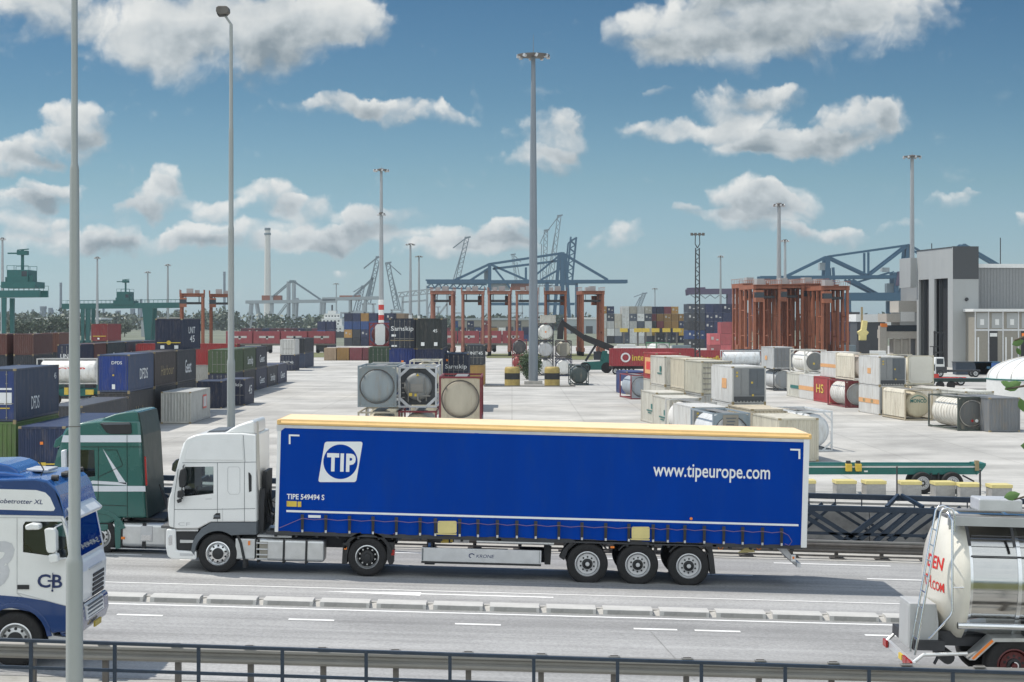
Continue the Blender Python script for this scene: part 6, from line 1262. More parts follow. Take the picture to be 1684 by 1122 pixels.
sh = thing('shrub', 'tall grey-green shrub growing around the foot of the mast', 'shrub', p); mb = MB()
for k in range(26): a = rnd.uniform(0, 2 * pi); r = rnd.uniform(.1, 1.6); mb.tube([(r * .4 * cos(a), r * .4 * sin(a), 0), (r * cos(a), r * sin(a), rnd.uniform(1.6, 3.6))], [.03, .01], 5)
mb.build('stem', 'bark', sh); mb = MB()
for k in range(14): a = rnd.uniform(0, 2 * pi); r = rnd.uniform(0, 1.0); leaves_cloud(mb, rnd, (r * 1.25 * cos(a), r * cos(a) * .4 - .9, rnd.uniform(.8, 3.5)), .95, .75, 1.0, 190, .17, 0)
mb.build('foliage', 'leaf_shrub', sh, fix=False)
# ------------------------------------------------------------ floodlight masts
def mast(label, px, ptop, s_, r0, r1, crown=2.2, m='mast_blue', bands=0, second=None, spike=0, box=0., n=12):
    D = F / s_; x = (px - 842) / s_; H = CZ + (HY - ptop) / s_; t = thing('floodlight_mast', label, 'light mast', (x, D, 0), group='floodlight masts around the terminal')
    mb = MB(); mb.tube([(0, 0, 0), (0, 0, H * .33), (0, 0, H * .66), (0, 0, H)], [r0, r0 * .8 + r1 * .2, r0 * .45 + r1 * .55, r1], 16); mb.build('pole', m, t, smooth=40)
    def ring(z, cr, nl):
        mb = MB(); mb.lathe([(r1 * 1.2, z - .15), (cr * .55, z - .1), (cr, z - .05), (cr, z + .12), (cr * .5, z + .2), (r1 * 1.5, z + .35)], 20, 0, 'Z'); g = mb.build('light_ring', 'galv_dark', t, smooth=40); mb = MB()
        for k in range(nl): a = 2 * pi * k / nl + .2; mb.box(-.22, .22, -.12, .2, -.32, .08, 0, Matrix.Rotation(a, 4, 'Z') @ Matrix.Rotation(-.5, 4, 'X')); 
        vs = []
        for k in range(nl):
            a = 2 * pi * k / nl + .2
            for i in range(8): v = Vector(mb.v[k * 8 + i]); vs.append((v.x + cr * .92 * cos(a), v.y + cr * .92 * sin(a), v.z + z))
        mb.v = vs; mb.build('floodlight', 'alu_paint', g)
    ring(H, crown, 8)
    if second: ring(CZ + (HY - second) / s_, crown * .5, 5)
    if spike: mb = MB(); mb.tube([(0, 0, H), (0, 0, H + spike)], [.05, .02], 6); mb.build('lightning_rod', 'galv', t)
    if bands:
        for k in range(bands):
            for c_, m_ in ((0, 'sign_red'), (1, 'band_white')): z0 = (k * 2 + c_) * box + 2 - 0; mb = MB(); mb.tube([(0, 0, z0), (0, 0, z0 + box)], r0 * 1.03, 16, caps=False); mb.build('red_band' if c_ == 0 else 'white_band', m_, t, smooth=40)
    else: mb = MB(); mb.box(-r0 * 1.9, r0 * 1.9, -r0 * 1.9, r0 * 1.9, 0, .45); mb.build('foot', 'concrete', t)
    return t
mast('tallest grey-blue floodlight mast, with a lightning rod, behind the trailer roof', 877, 92, 12.6, .62, .27, 2.15, spike=2.8)
mast('mast with a red and white striped foot and two light rings', 627, 280, 8.0, .55, .26, 1.55, bands=5, box=1.05, second=352, spike=.9, m='mast_pale')
mast('mast with a striped foot, left one of the pair beside the straddle carriers', 675, 402, 5.0, .6, .3, 1.5, bands=3, box=1.3, m='mast_pale'); mast('mast with a striped foot, right one of the pair beside the straddle carriers', 689, 422, 4.2, .55, .3, 1.4, bands=3, box=1.3, m='mast_pale')
mast('pale mast with a red band and wide light ring, behind the site cabins', 1500, 258, 8.0, .56, .36, 1.9, bands=6, box=1.16, spike=1.0, m='mast_pale'); mast('pale mast rising out of the rust-red carriers', 1281, 337, 8.2, .55, .34, 1.15, m='mast_pale'); mast('shorter mast just right of the one rising out of the carriers', 1291, 396, 6.0, .5, .32, 1.05, m='mast_pale')
for px, py, s_, lab in ((1185, 422, 4.5, 'thin mast left of the purple crane boom'), (160, 424, 5., 'thin mast beside the thick lamp post, over the left stacks'), (243, 448, 4.2, 'short thin mast left of the pair of straddle carriers'), (276, 436, 4.6, 'thin mast just left of the pair of straddle carriers'), (4, 393, 6., 'mast at the left edge beside the green gantry'), (553, 467, 3., 'very small mast over the white cranes'), (990, 487, 3., 'tiny distant mast right of the blue crane boom'), (1077, 475, 3., 'tiny distant mast above the white container stacks')):
    mast(lab, px, py, s_, .5, .26, 4.6 / s_, m='mast_pale' if s_ > 3.5 else 'crane_grey')
# lattice floodlight
s_ = 11.0; D = F / s_; x = (1147 - 842) / s_; t = thing('lattice_light_tower', 'dark lattice lamp tower with a forked head of floodlights, right of the white stacks', 'light mast', (x, D, 0)); H = CZ + (HY - 408) / s_; mb = MB(); w = .36
for sx in (-1, 1):
    for sy in (-1, 1): mb.bar((sx * w, sy * w, 0), (sx * w * .75, sy * w * .75, H), .12)
for k in range(30):
    z = k * H / 30; z2 = z + H / 30; sgn = 1 if k % 2 else -1
    for y in (-w * .85, w * .85): mb.bar((-w * .9 * sgn, y, z), (w * .9 * sgn, y, z2), .07)
    for x_ in (-w * .85, w * .85): mb.bar((x_, -w * .9 * sgn, z), (x_, w * .9 * sgn, z2), .07)
mb.build('tower', 'dark_steel', t); mb = MB(); mb.bar((0, 0, H), (-.35, 0, H + .6), .14); mb.bar((0, 0, H), (.35, 0, H + .6), .14); mb.bar((-.35, 0, H + .6), (-.3, 0, H + 2.0), .12); mb.bar((.35, 0, H + .6), (.3, 0, H + 2.0), .12); mb.bar((-.8, 0, H + 2), (.8, 0, H + 2), .12); mb.build('forked_head', 'dark_steel', t)
for xx in (-.85, -.3, .3, .85): mb = MB(); mb.box(xx - .2, xx + .2, -.3, .1, H + 1.85, H + 2.25); mb.build('floodlight', 'galv_dark', t)
# ------------------------------------------------------------ straddle carriers
def carrier_mesh():
    out = {}; w, Lc, H = 2.35, 9.2, 15.2
    for sx in (-1, 1):
        mb = MB()
        for y in (.4, 3.2, 6.0, 8.8): mb.box(sx * w - .21, sx * w + .21, y - .25, y + .25, 1.2, H - .6)
        for z in (4.4, 9.2): mb.box(sx * w - .08, sx * w + .08, .4, 3.2, z, z + .2); mb.box(sx * w - .08, sx * w + .08, 6.0, 8.8, z + 1, z + 1.2)
        mb.tube([(sx * (w - .3), 3.2, 1.5), (sx * (w - .3), 3.2, H - 1)], .07, 6); mb.tube([(sx * (w - .34), 6.3, 1.5), (sx * (w - .34), 6.1, H - 1)], .05, 6); mb.box(sx * w - .4, sx * w + .4, 3.5, 5.6, 1.9, 3.4)
        mb.box(sx * w - .3, sx * w + .3, 0, Lc, H - 1.0, H - .3); mb.box(sx * w - .34, sx * w + .34, -.3, Lc + .3, 1.0, 1.9)
        for y in (.4, 6.0): mb.bar((sx * w, y, 2), (sx * w, y + 2.8, H - 1), .12); 
        for k in range(14): mb.box(sx * w + sx * .29, sx * w + sx * .5, .2, .26, 1.8 + k * .9, 1.86 + k * .9)
        out['side_frame' + ('' if sx < 0 else '2')] = mb
    mb = MB()
    for y in (.4, 8.8): mb.box(-w + .28, w - .28, y - .22, y + .22, H - .9, H - .35)
    mb.box(-w + .1, w - .1, 2.8, 3.4, H - .85, H - .4); mb.box(-w - .3, w + .3, -.3, Lc + .3, H - .28, H - .16)
    for sx in (-1, 1):
        mb.box(sx * (w + .3) - .03, sx * (w + .3) + .03, -.3, Lc + .3, H + .65, H + .72)
        for k in range(8): y = -.25 + k * 1.35; mb.box(sx * (w + .3) - .025, sx * (w + .3) + .025, y, y + .05, H - .16, H + .68)
    out['top_platform'] = mb
    mb = MB(); mb.box(-1.2, .2, 2.5, 5, H - .16, H + 1.0); mb.box(.5, 1.5, 5.8, 7.6, H - .16, H + .7); out['engine_housing'] = mb
    mb = MB(); mb.box(-w + .45, w - .45, 1.6, 7.6, H - 2.7, H - 2.2); mb.box(-1.2, 1.2, .9, 1.6, H - 2.6, H - 2.3); mb.box(-1.2, 1.2, 7.6, 8.3, H - 2.6, H - 2.3)
    for sx in (-1, 1):
        for y in (2.2, 7): mb.tube([(sx * 1.5, y, H - 2.3), (sx * 1.5, y, H - .5)], .06, 6)
    out['spreader'] = mb
    mb = MB(); mb.box(-w - .2, -w + 1.3, -1.2, .1, H - 3.4, H - 1.2); out['cabin'] = mb
    mb = MB(); mb.box(-w - .21, -w + 1.31, -1.215, -.2, H - 2.6, H - 1.6); out['cabin_window'] = mb
    mb = MB()
    for sx in (-1, 1):
        for y in (.5, 3.2, 6, 8.7): mb.lathe([(0, -.22), (.72, -.2), (.78, -.1), (.78, .1), (.72, .2), (0, .22)], 18, 0, 'X', (sx * w, y, .78))
    out['wheels'] = mb
    return out
def make_carrier(m, cab=True):
    r = {}
    for k, mb in carrier_mesh().items():
        if not cab and k.startswith('cabin'): continue
        mm = {'engine_housing': 'clad_grey', 'spreader': 'dark_steel', 'cabin': m, 'cabin_window': 'pane', 'wheels': 'rubber'}.get(k, m); r[k] = mb.mesh(k.rstrip('2'), mm, fix=False)
    return r
CARR = {'rust_pink': make_carrier('rust_pink'), 'rust_red': make_carrier('rust_red')}
def carrier(label, px, s_, m, rz=0., group='straddle carriers', ptop=None):
    D = F / s_; H = CZ + (HY - (ptop or 477)) / s_; k = H / 15.4
    t = thing('straddle_carrier', label, 'straddle carrier', ((px - 842) / s_, D, 0), rz, group=group)
    for nm, me in CARR[m].items(): o = put(me, nm.rstrip('2'), t); o.scale = (1, 1, k)
    return t
for i, px in enumerate((731, 778.5, 823, 866, 914)): carrier('salmon red straddle carrier, ' + ('first at the left end of the central row', 'second of the central row', 'third of the central row, left of the tall mast', 'fourth of the central row, just left of the tall mast', 'fifth of the central row, right of the tall mast')[i], px, 7.0, 'rust_pink' if i < 4 else 'rust_red', radians(180 if i % 2 else 178), ptop=477)
carrier('rust-red straddle carrier at the right end of the central row, standing apart', 966, 7.0, 'rust_red', radians(186), ptop=477)
carrier('rust-brown straddle carrier left of the slim lamp post', 315, 7.4, 'rust_red', radians(8), ptop=480); carrier('rust-brown straddle carrier half hidden by the slim lamp post', 363, 7.2, 'rust_red', radians(8), ptop=481)
for i, (px, s_) in enumerate(((1243, 8.5), (1262, 9.0), (1281, 8.4), (1300, 8.9), (1320, 8.3), (1340, 8.8), (1358, 8.4), (1374, 9.1))):
    carrier('rust-red straddle carrier in the packed group, ' + WORDS[i] + ' from its left end', px, s_, 'rust_red', radians((6, 9, 5, 8, 4, 8, 6, 7)[i]), 'straddle carriers parked close together', ptop=463 + (i * 2 % 5))
# ------------------------------------------------------------ reach stacker by the tanks
s_ = 10.4; D = F / s_; t = thing('reach_stacker', 'teal reach stacker with a long black boom, beside the tank stack', 'reach stacker', ((985 - 842) / s_, D, 0)); X = lambda px: (px - 985) / s_; Z = lambda py: CZ - (py - HY) / s_
mb = MB(); mb.prism([(X(955), Z(608)), (X(1003), Z(608)), (X(1003), Z(583)), (X(996), Z(580)), (X(992), Z(594)), (X(960), Z(596))], -1.2, 1.2); mb.prism([(X(986), Z(596)), (X(990), Z(577)), (X(998), Z(577)), (X(1000), Z(596))], -.9, -.5); mb.build('body', 'teal_steel', t)
mb = MB(); mb.bar((X(1008), 0, Z(574)), (X(960), 0, Z(555)), .9, 1.0); mb.bar((X(962), 0, Z(556)), (X(922), 0, Z(529)), .7, .75); mb.build('boom', 'black_plastic', t)
mb = MB(); mb.bar((X(963), .4, Z(594)), (X(981), .4, Z(566)), .35); bm2 = mb.build('lift_cylinder', 'dark_steel', t); mb = MB(); mb.bar((X(972), .4, Z(580)), (X(981), .4, Z(566)), .22); mb.build('cylinder_rod', 'chrome', bm2)
mb = MB(); mb.prism([(X(916), Z(558)), (X(926), Z(558)), (X(927), Z(535)), (X(922), Z(528)), (X(917), Z(540))], -.7, .7); mb.build('spreader_head', 'black_plastic', t); mb = MB(); mb.box(X(976), X(988), -.7, .7, Z(592), Z(578)); mb.build('cabin', 'pane', t)
for px in (962, 997):
    for y in (-1.3, .9): mb = MB(); mb.lathe([(0, 0), (.8, 0), (.85, .1), (.85, .4), (0, .4)], 18, 0, 'Y', (X(px), y, .85)); mb.build('wheel', 'rubber', t, smooth=40)
# ------------------------------------------------------------ far container stacks: one body mesh each
def far_box(label, x, y, z, rz, L, h, col, group):
    k = ('far', L, h)
    if k not in CM:
        mb = MB(); w = CW / 2; mb.box(-w, w, 0, L, 0.03, h - .02)
        for sx in (-1, 1):
            for yy in (0, L - .12): x0, x1 = sorted((sx * (w + .015), sx * (w - .12))); mb.box(x0, x1, yy - .015, yy + .135, 0, h)
        for xx in (-.75, -.25, .25, .75): mb.box(xx - .03, xx + .03, -.05, .0, .12, h - .12)
        mb.box(-1.0, 1.0, -.02, 0, h * .62, h * .70, 0)
        n = int(L / .6)
        for j in range(n): yy = .3 + j * (L - .6) / max(1, n - 1); mb.box(-w - .03, w + .03, yy - .1, yy + .1, .12, h - .1)
        CM[k] = mb.mesh('shipping_container', 'paint', fix=False)
        kd = ('farmark', L, h); mb.box(-.85, -.3, -.065, -.05, h * .45, h * .72, 1); mb.box(.3, .8, -.065, -.05, h * .40, h * .52, 1); CM[kd] = mb.mesh('shipping_container', ['paint', 'median_top'], fix=False)
    o = put(CM[('farmark', L, h) if random.random() < .4 else k], 'shipping_container', col=col, loc=(x, y, z)); o.rotation_euler = (0, 0, rz); return tag(o, label, 'container', group)
TIER = ['ground', 'second', 'third', 'fourth', 'fifth', 'sixth']
CN = {'w': ('white', (.62, .63, .62)), 'n': ('navy', (.025, .035, .085)), 'b': ('blue', (.03, .07, .20)), 'd': ('dark grey', (.05, .055, .065)), 'r': ('dark red', (.19, .045, .055)), 'o': ('ochre', (.40, .23, .07)), 'y': ('yellow', (.60, .38, .06)), 'p': ('pink', (.50, .13, .14)), 's': ('slate', (.075, .09, .12)), 'g': ('teal', (.03, .14, .14)), 'm': ('maroon', (.12, .04, .06)), 'c': ('cream', (.5, .47, .4)), 't': ('tan', (.33, .24, .16))}
def stack(desc, px0, pyb, s_, rows, rz=0., L=12.19, group=None, gap=.25, dy=0.):
    """rows: strings from the top tier down, one letter per column"""
    D = F / s_; n = len(rows)
    for i, row in enumerate(rows):
        tier = n - 1 - i
        for j, ch in enumerate(row):
            if ch == ' ': continue
            x = (px0 - 842) / s_ + j * (CW + gap) + CW / 2; 
            nm, col = CN[ch]; v = .62 + .55 * random.random(); far_box(f'{nm} container in {desc}, {TIER[tier]} tier, {WORDS[j]} from left', x, D + dy * j, tier * 2.6 + .003 * tier, rz, L, 2.59, [c * v for c in col], group or f'containers in {desc}')
HB = 8.5
stack('the white stack beyond the reach stacker', 986, 0, 4.7, ['on wcwc', 'wscwsws', 'wwcwwsw', 'cwwswwc', 'wdsswwd'], gap=.2)
stack('the mixed-colour stack beside the white stack', 1068, 0, 4.6, ['nnro', 'roooogn', 'droondtn', 'yddnyond', 'ddsdnrdd'], gap=.2)
stack('the dark stack behind the lattice tower', 1131, 0, 5.6, ['ssnnnn', 'dsnnnnn', 'ddnnmnn', 'bbnnnnn', 'ddnbndn'], gap=.15)
stack('the pink stack behind the lattice tower', 1167, 0, 7.2, [' pp', 'ppp', 'ppp'], gap=.1, L=6.06)
stack('the dark stack beside the rust-red carriers', 1366, 0, 6.2, ['nnd', 'nns', 'mmn', 'ddn'], gap=.2)
stack('the blue stack beside the white ship', 522, 0, 5.4, ['  ', 'nn', 'bn', 'dn'], L=6.06)
stack('the blue-ochre stack before the white cranes', 566, 0, 5.2, ['nnonnn', 'bbbbbbnn', 'odnbbbbnn', 'ddnnrdbbn'], gap=.2)
stack('the tan stack behind the striped mast', 640, 0, 5.0, ['ttt', 'ttt', 'odr', 'ddd'], gap=.1, L=6.06)
stack('the low rusty row behind the alley', 533, 0, 8.0, ['torrrt'], gap=.2, L=6.06)
stack('the far stacks behind the straddle carriers', 716, 0, 4.3, ['  b n r   s', 'brgndbrowdbnr', 'dbnrddnbrdnbd'], gap=.6, L=6.06)
stack('the maroon row behind the red wagons', 396, 0, 4.6, ['mrmnmrrmndmr', 'dmdrdmdrmdrd'], gap=.1)
for k in range(3): far_box(f'rusty red box in the pile beyond the left straddle carriers, {WORDS[k]} one', (282 + 12 * k - 842) / 6.6, F / 6.6, 5.4, 0, 6.06, 2.59, (.25, .08, .055), 'rusty boxes beyond the left carriers')
# ochre spreader tops standing along the mixed stack
for i, px in enumerate((1026, 1049, 1062, 1078, 1096, 1113)):
    s_ = 5.2; t = thing('yellow_gantry_beam', f'yellow spreader beam on a post before the mixed stack, {WORDS[i]} from left', 'spreader', ((px - 842) / s_, F / s_, 0), group='yellow spreader beams'); mb = MB(); mb.box(-1.2, 1.2, -.5, .5, 4.4, 5.6); mb.build('beam', 'yellow', t); mb = MB(); mb.box(-.25, .25, -.25, .25, 0, 4.4); mb.build('post', 'galv_dark', t)
# red wagon loads: lettered red boxes along the rails
def red_row(desc, px0, px1, s_, n, zb, h):
    D = F / s_; w = (px1 - px0) / s_ / n
    for k in range(n):
        x = (px0 - 842) / s_ + w * (k + 1) - .15; c = far_box(f'dark red lettered box on the rail wagons, {WORDS[k]} of {desc}', x, D, zb, pi / 2, round(w - .3, 2), h, (.26, .055, .065), 'dark red boxes on rail wagons')
        mb = MB(); mb.box(-CW / 2 - .05, -CW / 2 - .035, w * .2, w * .75, h * .45, h * .62); mb.prism([(-CW / 2 - .05, h * .35), (-CW / 2 - .04, h * .35), (-CW / 2 - .04, h * .6), (-CW / 2 - .05, h * .6)], w * .42, w * .5); mb.build('lettering', 'median_top', c)
    t = thing('rail_wagons', f'string of flat rail wagons under the dark red boxes, {desc}', 'rail wagon', ((px0 + px1) / 2 / s_ - 842 / s_, D - .0, 0)); hw = (px1 - px0) / 2 / s_
    mb = MB(); mb.box(-hw, hw, -1.3, 1.3, zb - .4, zb - .02); mb.build('deck', 'galv_dark', t)
    for k in range(n): x = -hw + w * (k + .5); mb = MB(); mb.lathe([(0, -.1), (.5, -.1), (.5, .1), (0, .1)], 12, 0, 'Y', (x - .9, -.8, .5)); mb.lathe([(0, -.1), (.5, -.1), (.5, .1), (0, .1)], 12, 0, 'Y', (x + .9, -.8, .5)); mb.box(x - 1.4, x + 1.4, -.9, -.6, .35, zb - .4); mb.build('bogie', 'dark_steel', t)
red_row('the left string', 372, 552, 6.6, 4, 2.4, 3.1); red_row('the right string', 716, 862, 6.4, 4, 2.3, 3.2)
# low kerb of the mast island
k_ = gp(835, 636); kb = thing('island_kerb', 'low dark kerb around the drums at the foot of the tall mast', 'kerb', (k_.x - 3, k_.y, 0)); mb = MB(); mb.box(0, 11.5, 0, .25, 0, .13); mb.box(0, .25, .25, 3.6, 0, .13); mb.box(11.25, 11.5, .25, 3.6, 0, .13); mb.build('kerb', 'galv_dark', kb)
# ============================================================ cranes in the distance
def frame_obj(s_, px0):
    """returns (root location, converter): photo pixel -> local point at depth d behind the root"""
    D = F / s_; x0 = (px0 - 842) / s_
    return (x0, D, 0), (lambda px, py, d=0.: Vector(((px - px0) / s_, d, CZ - (py - HY) / s_)))
def bars(mb, c, segs, w, depths, mi=0):
    for (a, b, *k) in segs:
        ww = k[0] if k else w
        for d in depths: mb.bar(c(*a, d), c(*b, d), ww, ww, mi)
def ladder_boom(mb, c, a, b, w, th, n, depths=(0., 4.)):
    """lattice boom between two pixels: two chords a little apart, laced"""
    for d in depths:
        A, B = c(*a, d), c(*b, d); dr = (B - A).normalized(); up = Vector((-dr.z, 0, dr.x)) * w / 2
        mb.bar(A + up, B + up, th); mb.bar(A - up, B - up, th)
        for k in range(n): p = A.lerp(B, k / n); q_ = A.lerp(B, (k + 1) / n); sg = 1 if k % 2 else -1; mb.bar(p + up * sg, q_ - up * sg, th * .6)
# blue quay crane in the middle
loc, c = frame_obj(2.2, 880); t = thing('quay_crane', 'blue ship-to-shore quay crane with a long level boom, behind the central straddle carriers', 'crane', loc)
mb = MB(); bars(mb, c, [((702, 464), (1032, 463), 2.6), ((700, 461), (800, 461), 1.2)], 2, (0, 14)); mb.build('boom', 'crane_blue', t)
mb = MB(); ladder_boom(mb, c, (702, 469), (800, 472), 3.5, .8, 16, (0, 14)); mb.build('lattice_girder', 'crane_blue', t)
mb = MB(); bars(mb, c, [((805, 434), (805, 535), 2.4), ((925, 415), (925, 545), 3.0), ((920, 417), (910, 545), 2.2), ((930, 417), (938, 545), 2.2), ((805, 545), (805, 433), 2), ((900, 545), (900, 465), 2.6), ((890, 500), (945, 500), 1.8), ((805, 500), (930, 500), 2.0), ((865, 440), (865, 463), 1.6)], 2, (0, 14)); mb.build('portal', 'crane_blue', t)
mb = MB(); bars(mb, c, [((805, 434), (742, 463)), ((805, 434), (872, 463)), ((805, 434), (925, 416)), ((925, 416), (868, 463)), ((925, 416), (1000, 460)), ((805, 440), (770, 463)), ((812, 440), (840, 475)), ((810, 442), (925, 428)), ((925, 440), (890, 460))], 1.3, (0, 14)); mb.build('stay', 'crane_blue', t, each=True)
mb = MB(); a, b = c(806, 477), c(838, 466); mb.box(a.x, b.x, 2, 12, a.z, b.z); mb.build('machinery_house', 'crane_grey', t); mb = MB(); a, b = c(840, 477), c(870, 466); mb.box(a.x, b.x, 2, 12, a.z, b.z); mb.build('machinery_house', 'rust_red', t)
mb = MB(); a, b = c(796, 462), c(806, 443); mb.box(a.x, b.x, 3, 9, a.z, b.z); mb.build('lift_tower', 'crane_dim', t)
# second blue quay crane, boom raised, right behind
loc, c = frame_obj(2.0, 940); t = thing('quay_crane', 'blue quay crane with its lattice boom raised steeply', 'crane', loc); mb = MB(); ladder_boom(mb, c, (938, 464), (945, 388), 4.6, 1.2, 12, (20, 32)); bars(mb, c, [((930, 462), (936, 398)), ((936, 398), (948, 390))], 1.0, (20, 32)); mb.build('raised_boom', 'crane_blue', t); mb = MB(); bars(mb, c, [((925, 460), (922, 545)), ((950, 466), (950, 545)), ((922, 466), (952, 466))], 2.0, (20, 32)); mb.build('portal', 'crane_blue', t)
# grey raised booms far away
for i, (pts, s_, lab) in enumerate(((((605, 500), (622, 422)), 1.6, 'pale lattice crane boom raised left of the striped mast'), (((652, 510), (637, 432)), 1.6, 'pale lattice crane boom leaning left, right of the striped mast'), (((752, 462), (768, 390)), 1.5, 'grey lattice crane boom raised at the left end of the blue crane'), (((895, 470), (898, 378)), 1.4, 'thin grey raised crane boom just right of the tall mast'), (((905, 470), (920, 354)), 1.4, 'tallest grey raised crane boom, above the blue crane'), (((850, 470), (843, 418)), 1.3, 'small grey crane boom left of the tall mast'), (((588, 512), (597, 470)), 1.2, 'faint small crane boom over the end of the white crane girder'), (((712, 505), (722, 468)), 1.2, 'faint small crane boom behind the first salmon carrier'), (((1050, 508), (1060, 482)), 1.2, 'faint small crane boom above the white container stack'))):
    loc, c = frame_obj(s_, pts[0][0]); t = thing('harbour_crane', lab, 'crane', loc, group='grey harbour cranes with raised booms'); mb = MB(); ladder_boom(mb, c, pts[0], pts[1], 4.2 if i != 5 else 2.4, .75, 18, (0, 6)); dx = 7 if pts[1][0] > pts[0][0] else -7; bars(mb, c, [((pts[0][0] - dx, pts[0][1]), (pts[1][0] - dx, (pts[0][1] * .25 + pts[1][1] * .75))), ((pts[0][0] - dx, pts[0][1] * .25 + pts[1][1] * .75), (pts[1][0], pts[1][1]))], .9, (0, 6)); mb.build('boom', 'crane_dim', t)
    mb = MB(); x = pts[0][0]; y = pts[0][1]; bars(mb, c, [((x - 8, y), (x - 10, 540)), ((x + 8, y), (x + 10, 540)), ((x - 10, y), (x + 12, y)), ((x - 10, 515), (x + 10, 515)), ((x - 9, 540), (x + 9, 515))], 1.5, (0, 10)); mb.build('portal', 'crane_grey', t); mb = MB(); a = c(pts[1][0], pts[1][1] + 1); mb.bar(a + Vector((-2.5, 3, 0)), a + Vector((4, 3, 1)), 1.6); mb.build('boom_head', 'crane_dim', t)
# white cranes at the left
loc, c = frame_obj(2.0, 500); t = thing('quay_crane', 'white quay crane with a long low boom and red housings, right of the chimney', 'crane', loc)
mb = MB(); bars(mb, c, [((404, 497), (552, 495), 2.6), ((530, 492), (622, 490), 2.6)], 2, (0, 12)); mb.build('boom', 'crane_grey', t)
mb = MB(); bars(mb, c, [((477, 463), (448, 488)), ((482, 463), (528, 494)), ((476, 463), (484, 463), 2), ((612, 458), (580, 488)), ((612, 455), (606, 490))], .9, (0, 12)); mb.build('stay', 'crane_dim', t, each=True)
mb = MB(); bars(mb, c, [((473, 463), (473, 540)), ((482, 463), (482, 545)), ((487, 490), (484, 545)), ((412, 497), (408, 545)), ((420, 497), (428, 545)), ((440, 540), (470, 500), .8), ((528, 495), (526, 540)), ((532, 495), (530, 540)), ((575, 490), (575, 545)), ((600, 490), (600, 545)), ((560, 515), (605, 515))], 1.6, (0, 12)); mb.build('portal', 'crane_grey', t)
for (p0, p1) in ((430, 462), (558, 592)): mb = MB(); a, b = c(p0, 494), c(p1, 486); mb.box(a.x, b.x, 1, 10, a.z, b.z); mb.build('machinery_house', 'rust_red', t)
mb = MB(); a, b = c(444, 516), c(449, 486); mb.box(a.x, b.x, 0, 4, a.z, b.z); mb.build('lift_tower', 'crane_grey', t)
# pale cranes between the pair of masts and the salmon carriers
loc, c = frame_obj(1.8, 680); t = thing('quay_crane', 'pale grey crane girder behind the pair of striped masts', 'crane', loc); mb = MB(); ladder_boom(mb, c, (655, 485), (735, 476), 4.0, .9, 14, (0, 8)); mb.build('boom', 'crane_grey', t); mb = MB(); bars(mb, c, [((662, 488), (660, 545)), ((702, 470), (702, 545)), ((735, 476), (735, 545)), ((662, 497), (700, 494)), ((700, 545), (735, 500))], 1.5, (0, 8)); mb.build('portal', 'crane_grey', t)
# blue quay crane at the right and the purple boom
loc, c = frame_obj(2.6, 1400); t = thing('quay_crane', 'dark blue quay crane with two peaks, rising behind the packed rust-red carriers', 'crane', loc)
mb = MB(); bars(mb, c, [((1250, 457), (1502, 455), 2.2)], 2, (0, 13)); mb.build('boom', 'crane_blue', t); mb = MB(); bars(mb, c, [((1362, 422), (1294, 455)), ((1362, 422), (1428, 453)), ((1362, 422), (1495, 403)), ((1495, 403), (1430, 453)), ((1428, 415), (1428, 453)), ((1495, 403), (1520, 417)), ((1395, 460), (1438, 482)), ((1402, 460), (1445, 484)), ((1410, 465), (1470, 447), .8)], 1.3, (0, 13)); mb.build('stay', 'crane_blue', t, each=True)
mb = MB(); bars(mb, c, [((1362, 422), (1360, 470), 2.6), ((1370, 440), (1372, 470), 1.6), ((1495, 403), (1488, 470), 2.2), ((1497, 403), (1500, 470), 2.2), ((1474, 448), (1474, 488), 2.6), ((1484, 450), (1480, 488), 1.8), ((1395, 488), (1500, 488), 5.0), ((1395, 492), (1396, 545), 3.0), ((1470, 495), (1470, 545), 4.0)], 2, (0, 13)); mb.build('portal', 'crane_blue', t)
mb = MB(); a, b = c(1349, 444), c(1360, 432); mb.box(a.x, b.x, 2, 8, a.z, b.z); a, b = c(1452, 447), c(1464, 440); mb.box(a.x, b.x, 2, 8, a.z, b.z); mb.build('cabin', 'crane_grey', t, each=True)
mb = MB(); bars(mb, c, [((1475, 450), (1502, 447), 2.4), ((1478, 450), (1474, 470), 2), ((1493, 450), (1489, 468), 1.8)], 2, (-1,)); mb.build('trolley_frame', 'crane_purple', t)
mb = MB(); a, b = c(1460, 481), c(1472, 466); mb.box(a.x, b.x, 3, 9, a.z, b.z); mb.build('driver_cabin', 'crane_dim', t)
loc, c = frame_obj(2.8, 1600); t = thing('quay_crane', 'dark blue crane peak showing above the workshop roof', 'crane', loc); mb = MB(); bars(mb, c, [((1600, 400), (1658, 434)), ((1600, 400), (1586, 410)), ((1605, 412), (1612, 545), 2), ((1600, 400), (1606, 420), 1.6)], 1.4, (20, 30)); mb.build('stay', 'crane_blue', t, each=True)
loc, c = frame_obj(3.0, 1180); t = thing('quay_crane', 'purple-grey crane boom pointing left out of the packed carriers', 'crane', loc); mb = MB(); bars(mb, c, [((1131, 480), (1225, 479), 3.0)], 2, (0, 6)); mb.build('boom', 'crane_purple', t); mb = MB(); bars(mb, c, [((1130, 476), (1131, 486), 1), ((1131, 475), (1160, 474), 1), ((1200, 480), (1200, 545), 2.2), ((1240, 480), (1240, 545), 2.2)], 1, (0, 6)); mb.build('leg', 'crane_purple', t, each=True); mb = MB()
for k in range(5): p = c(1136 + 16 * k, 485); q_ = c(1152 + 16 * k, 485); mb.tube([p, (p + q_) / 2 + Vector((0, 0, -2.0)), q_], .18, 5)
mb.build('festoon_cable', 'dark_steel', t)
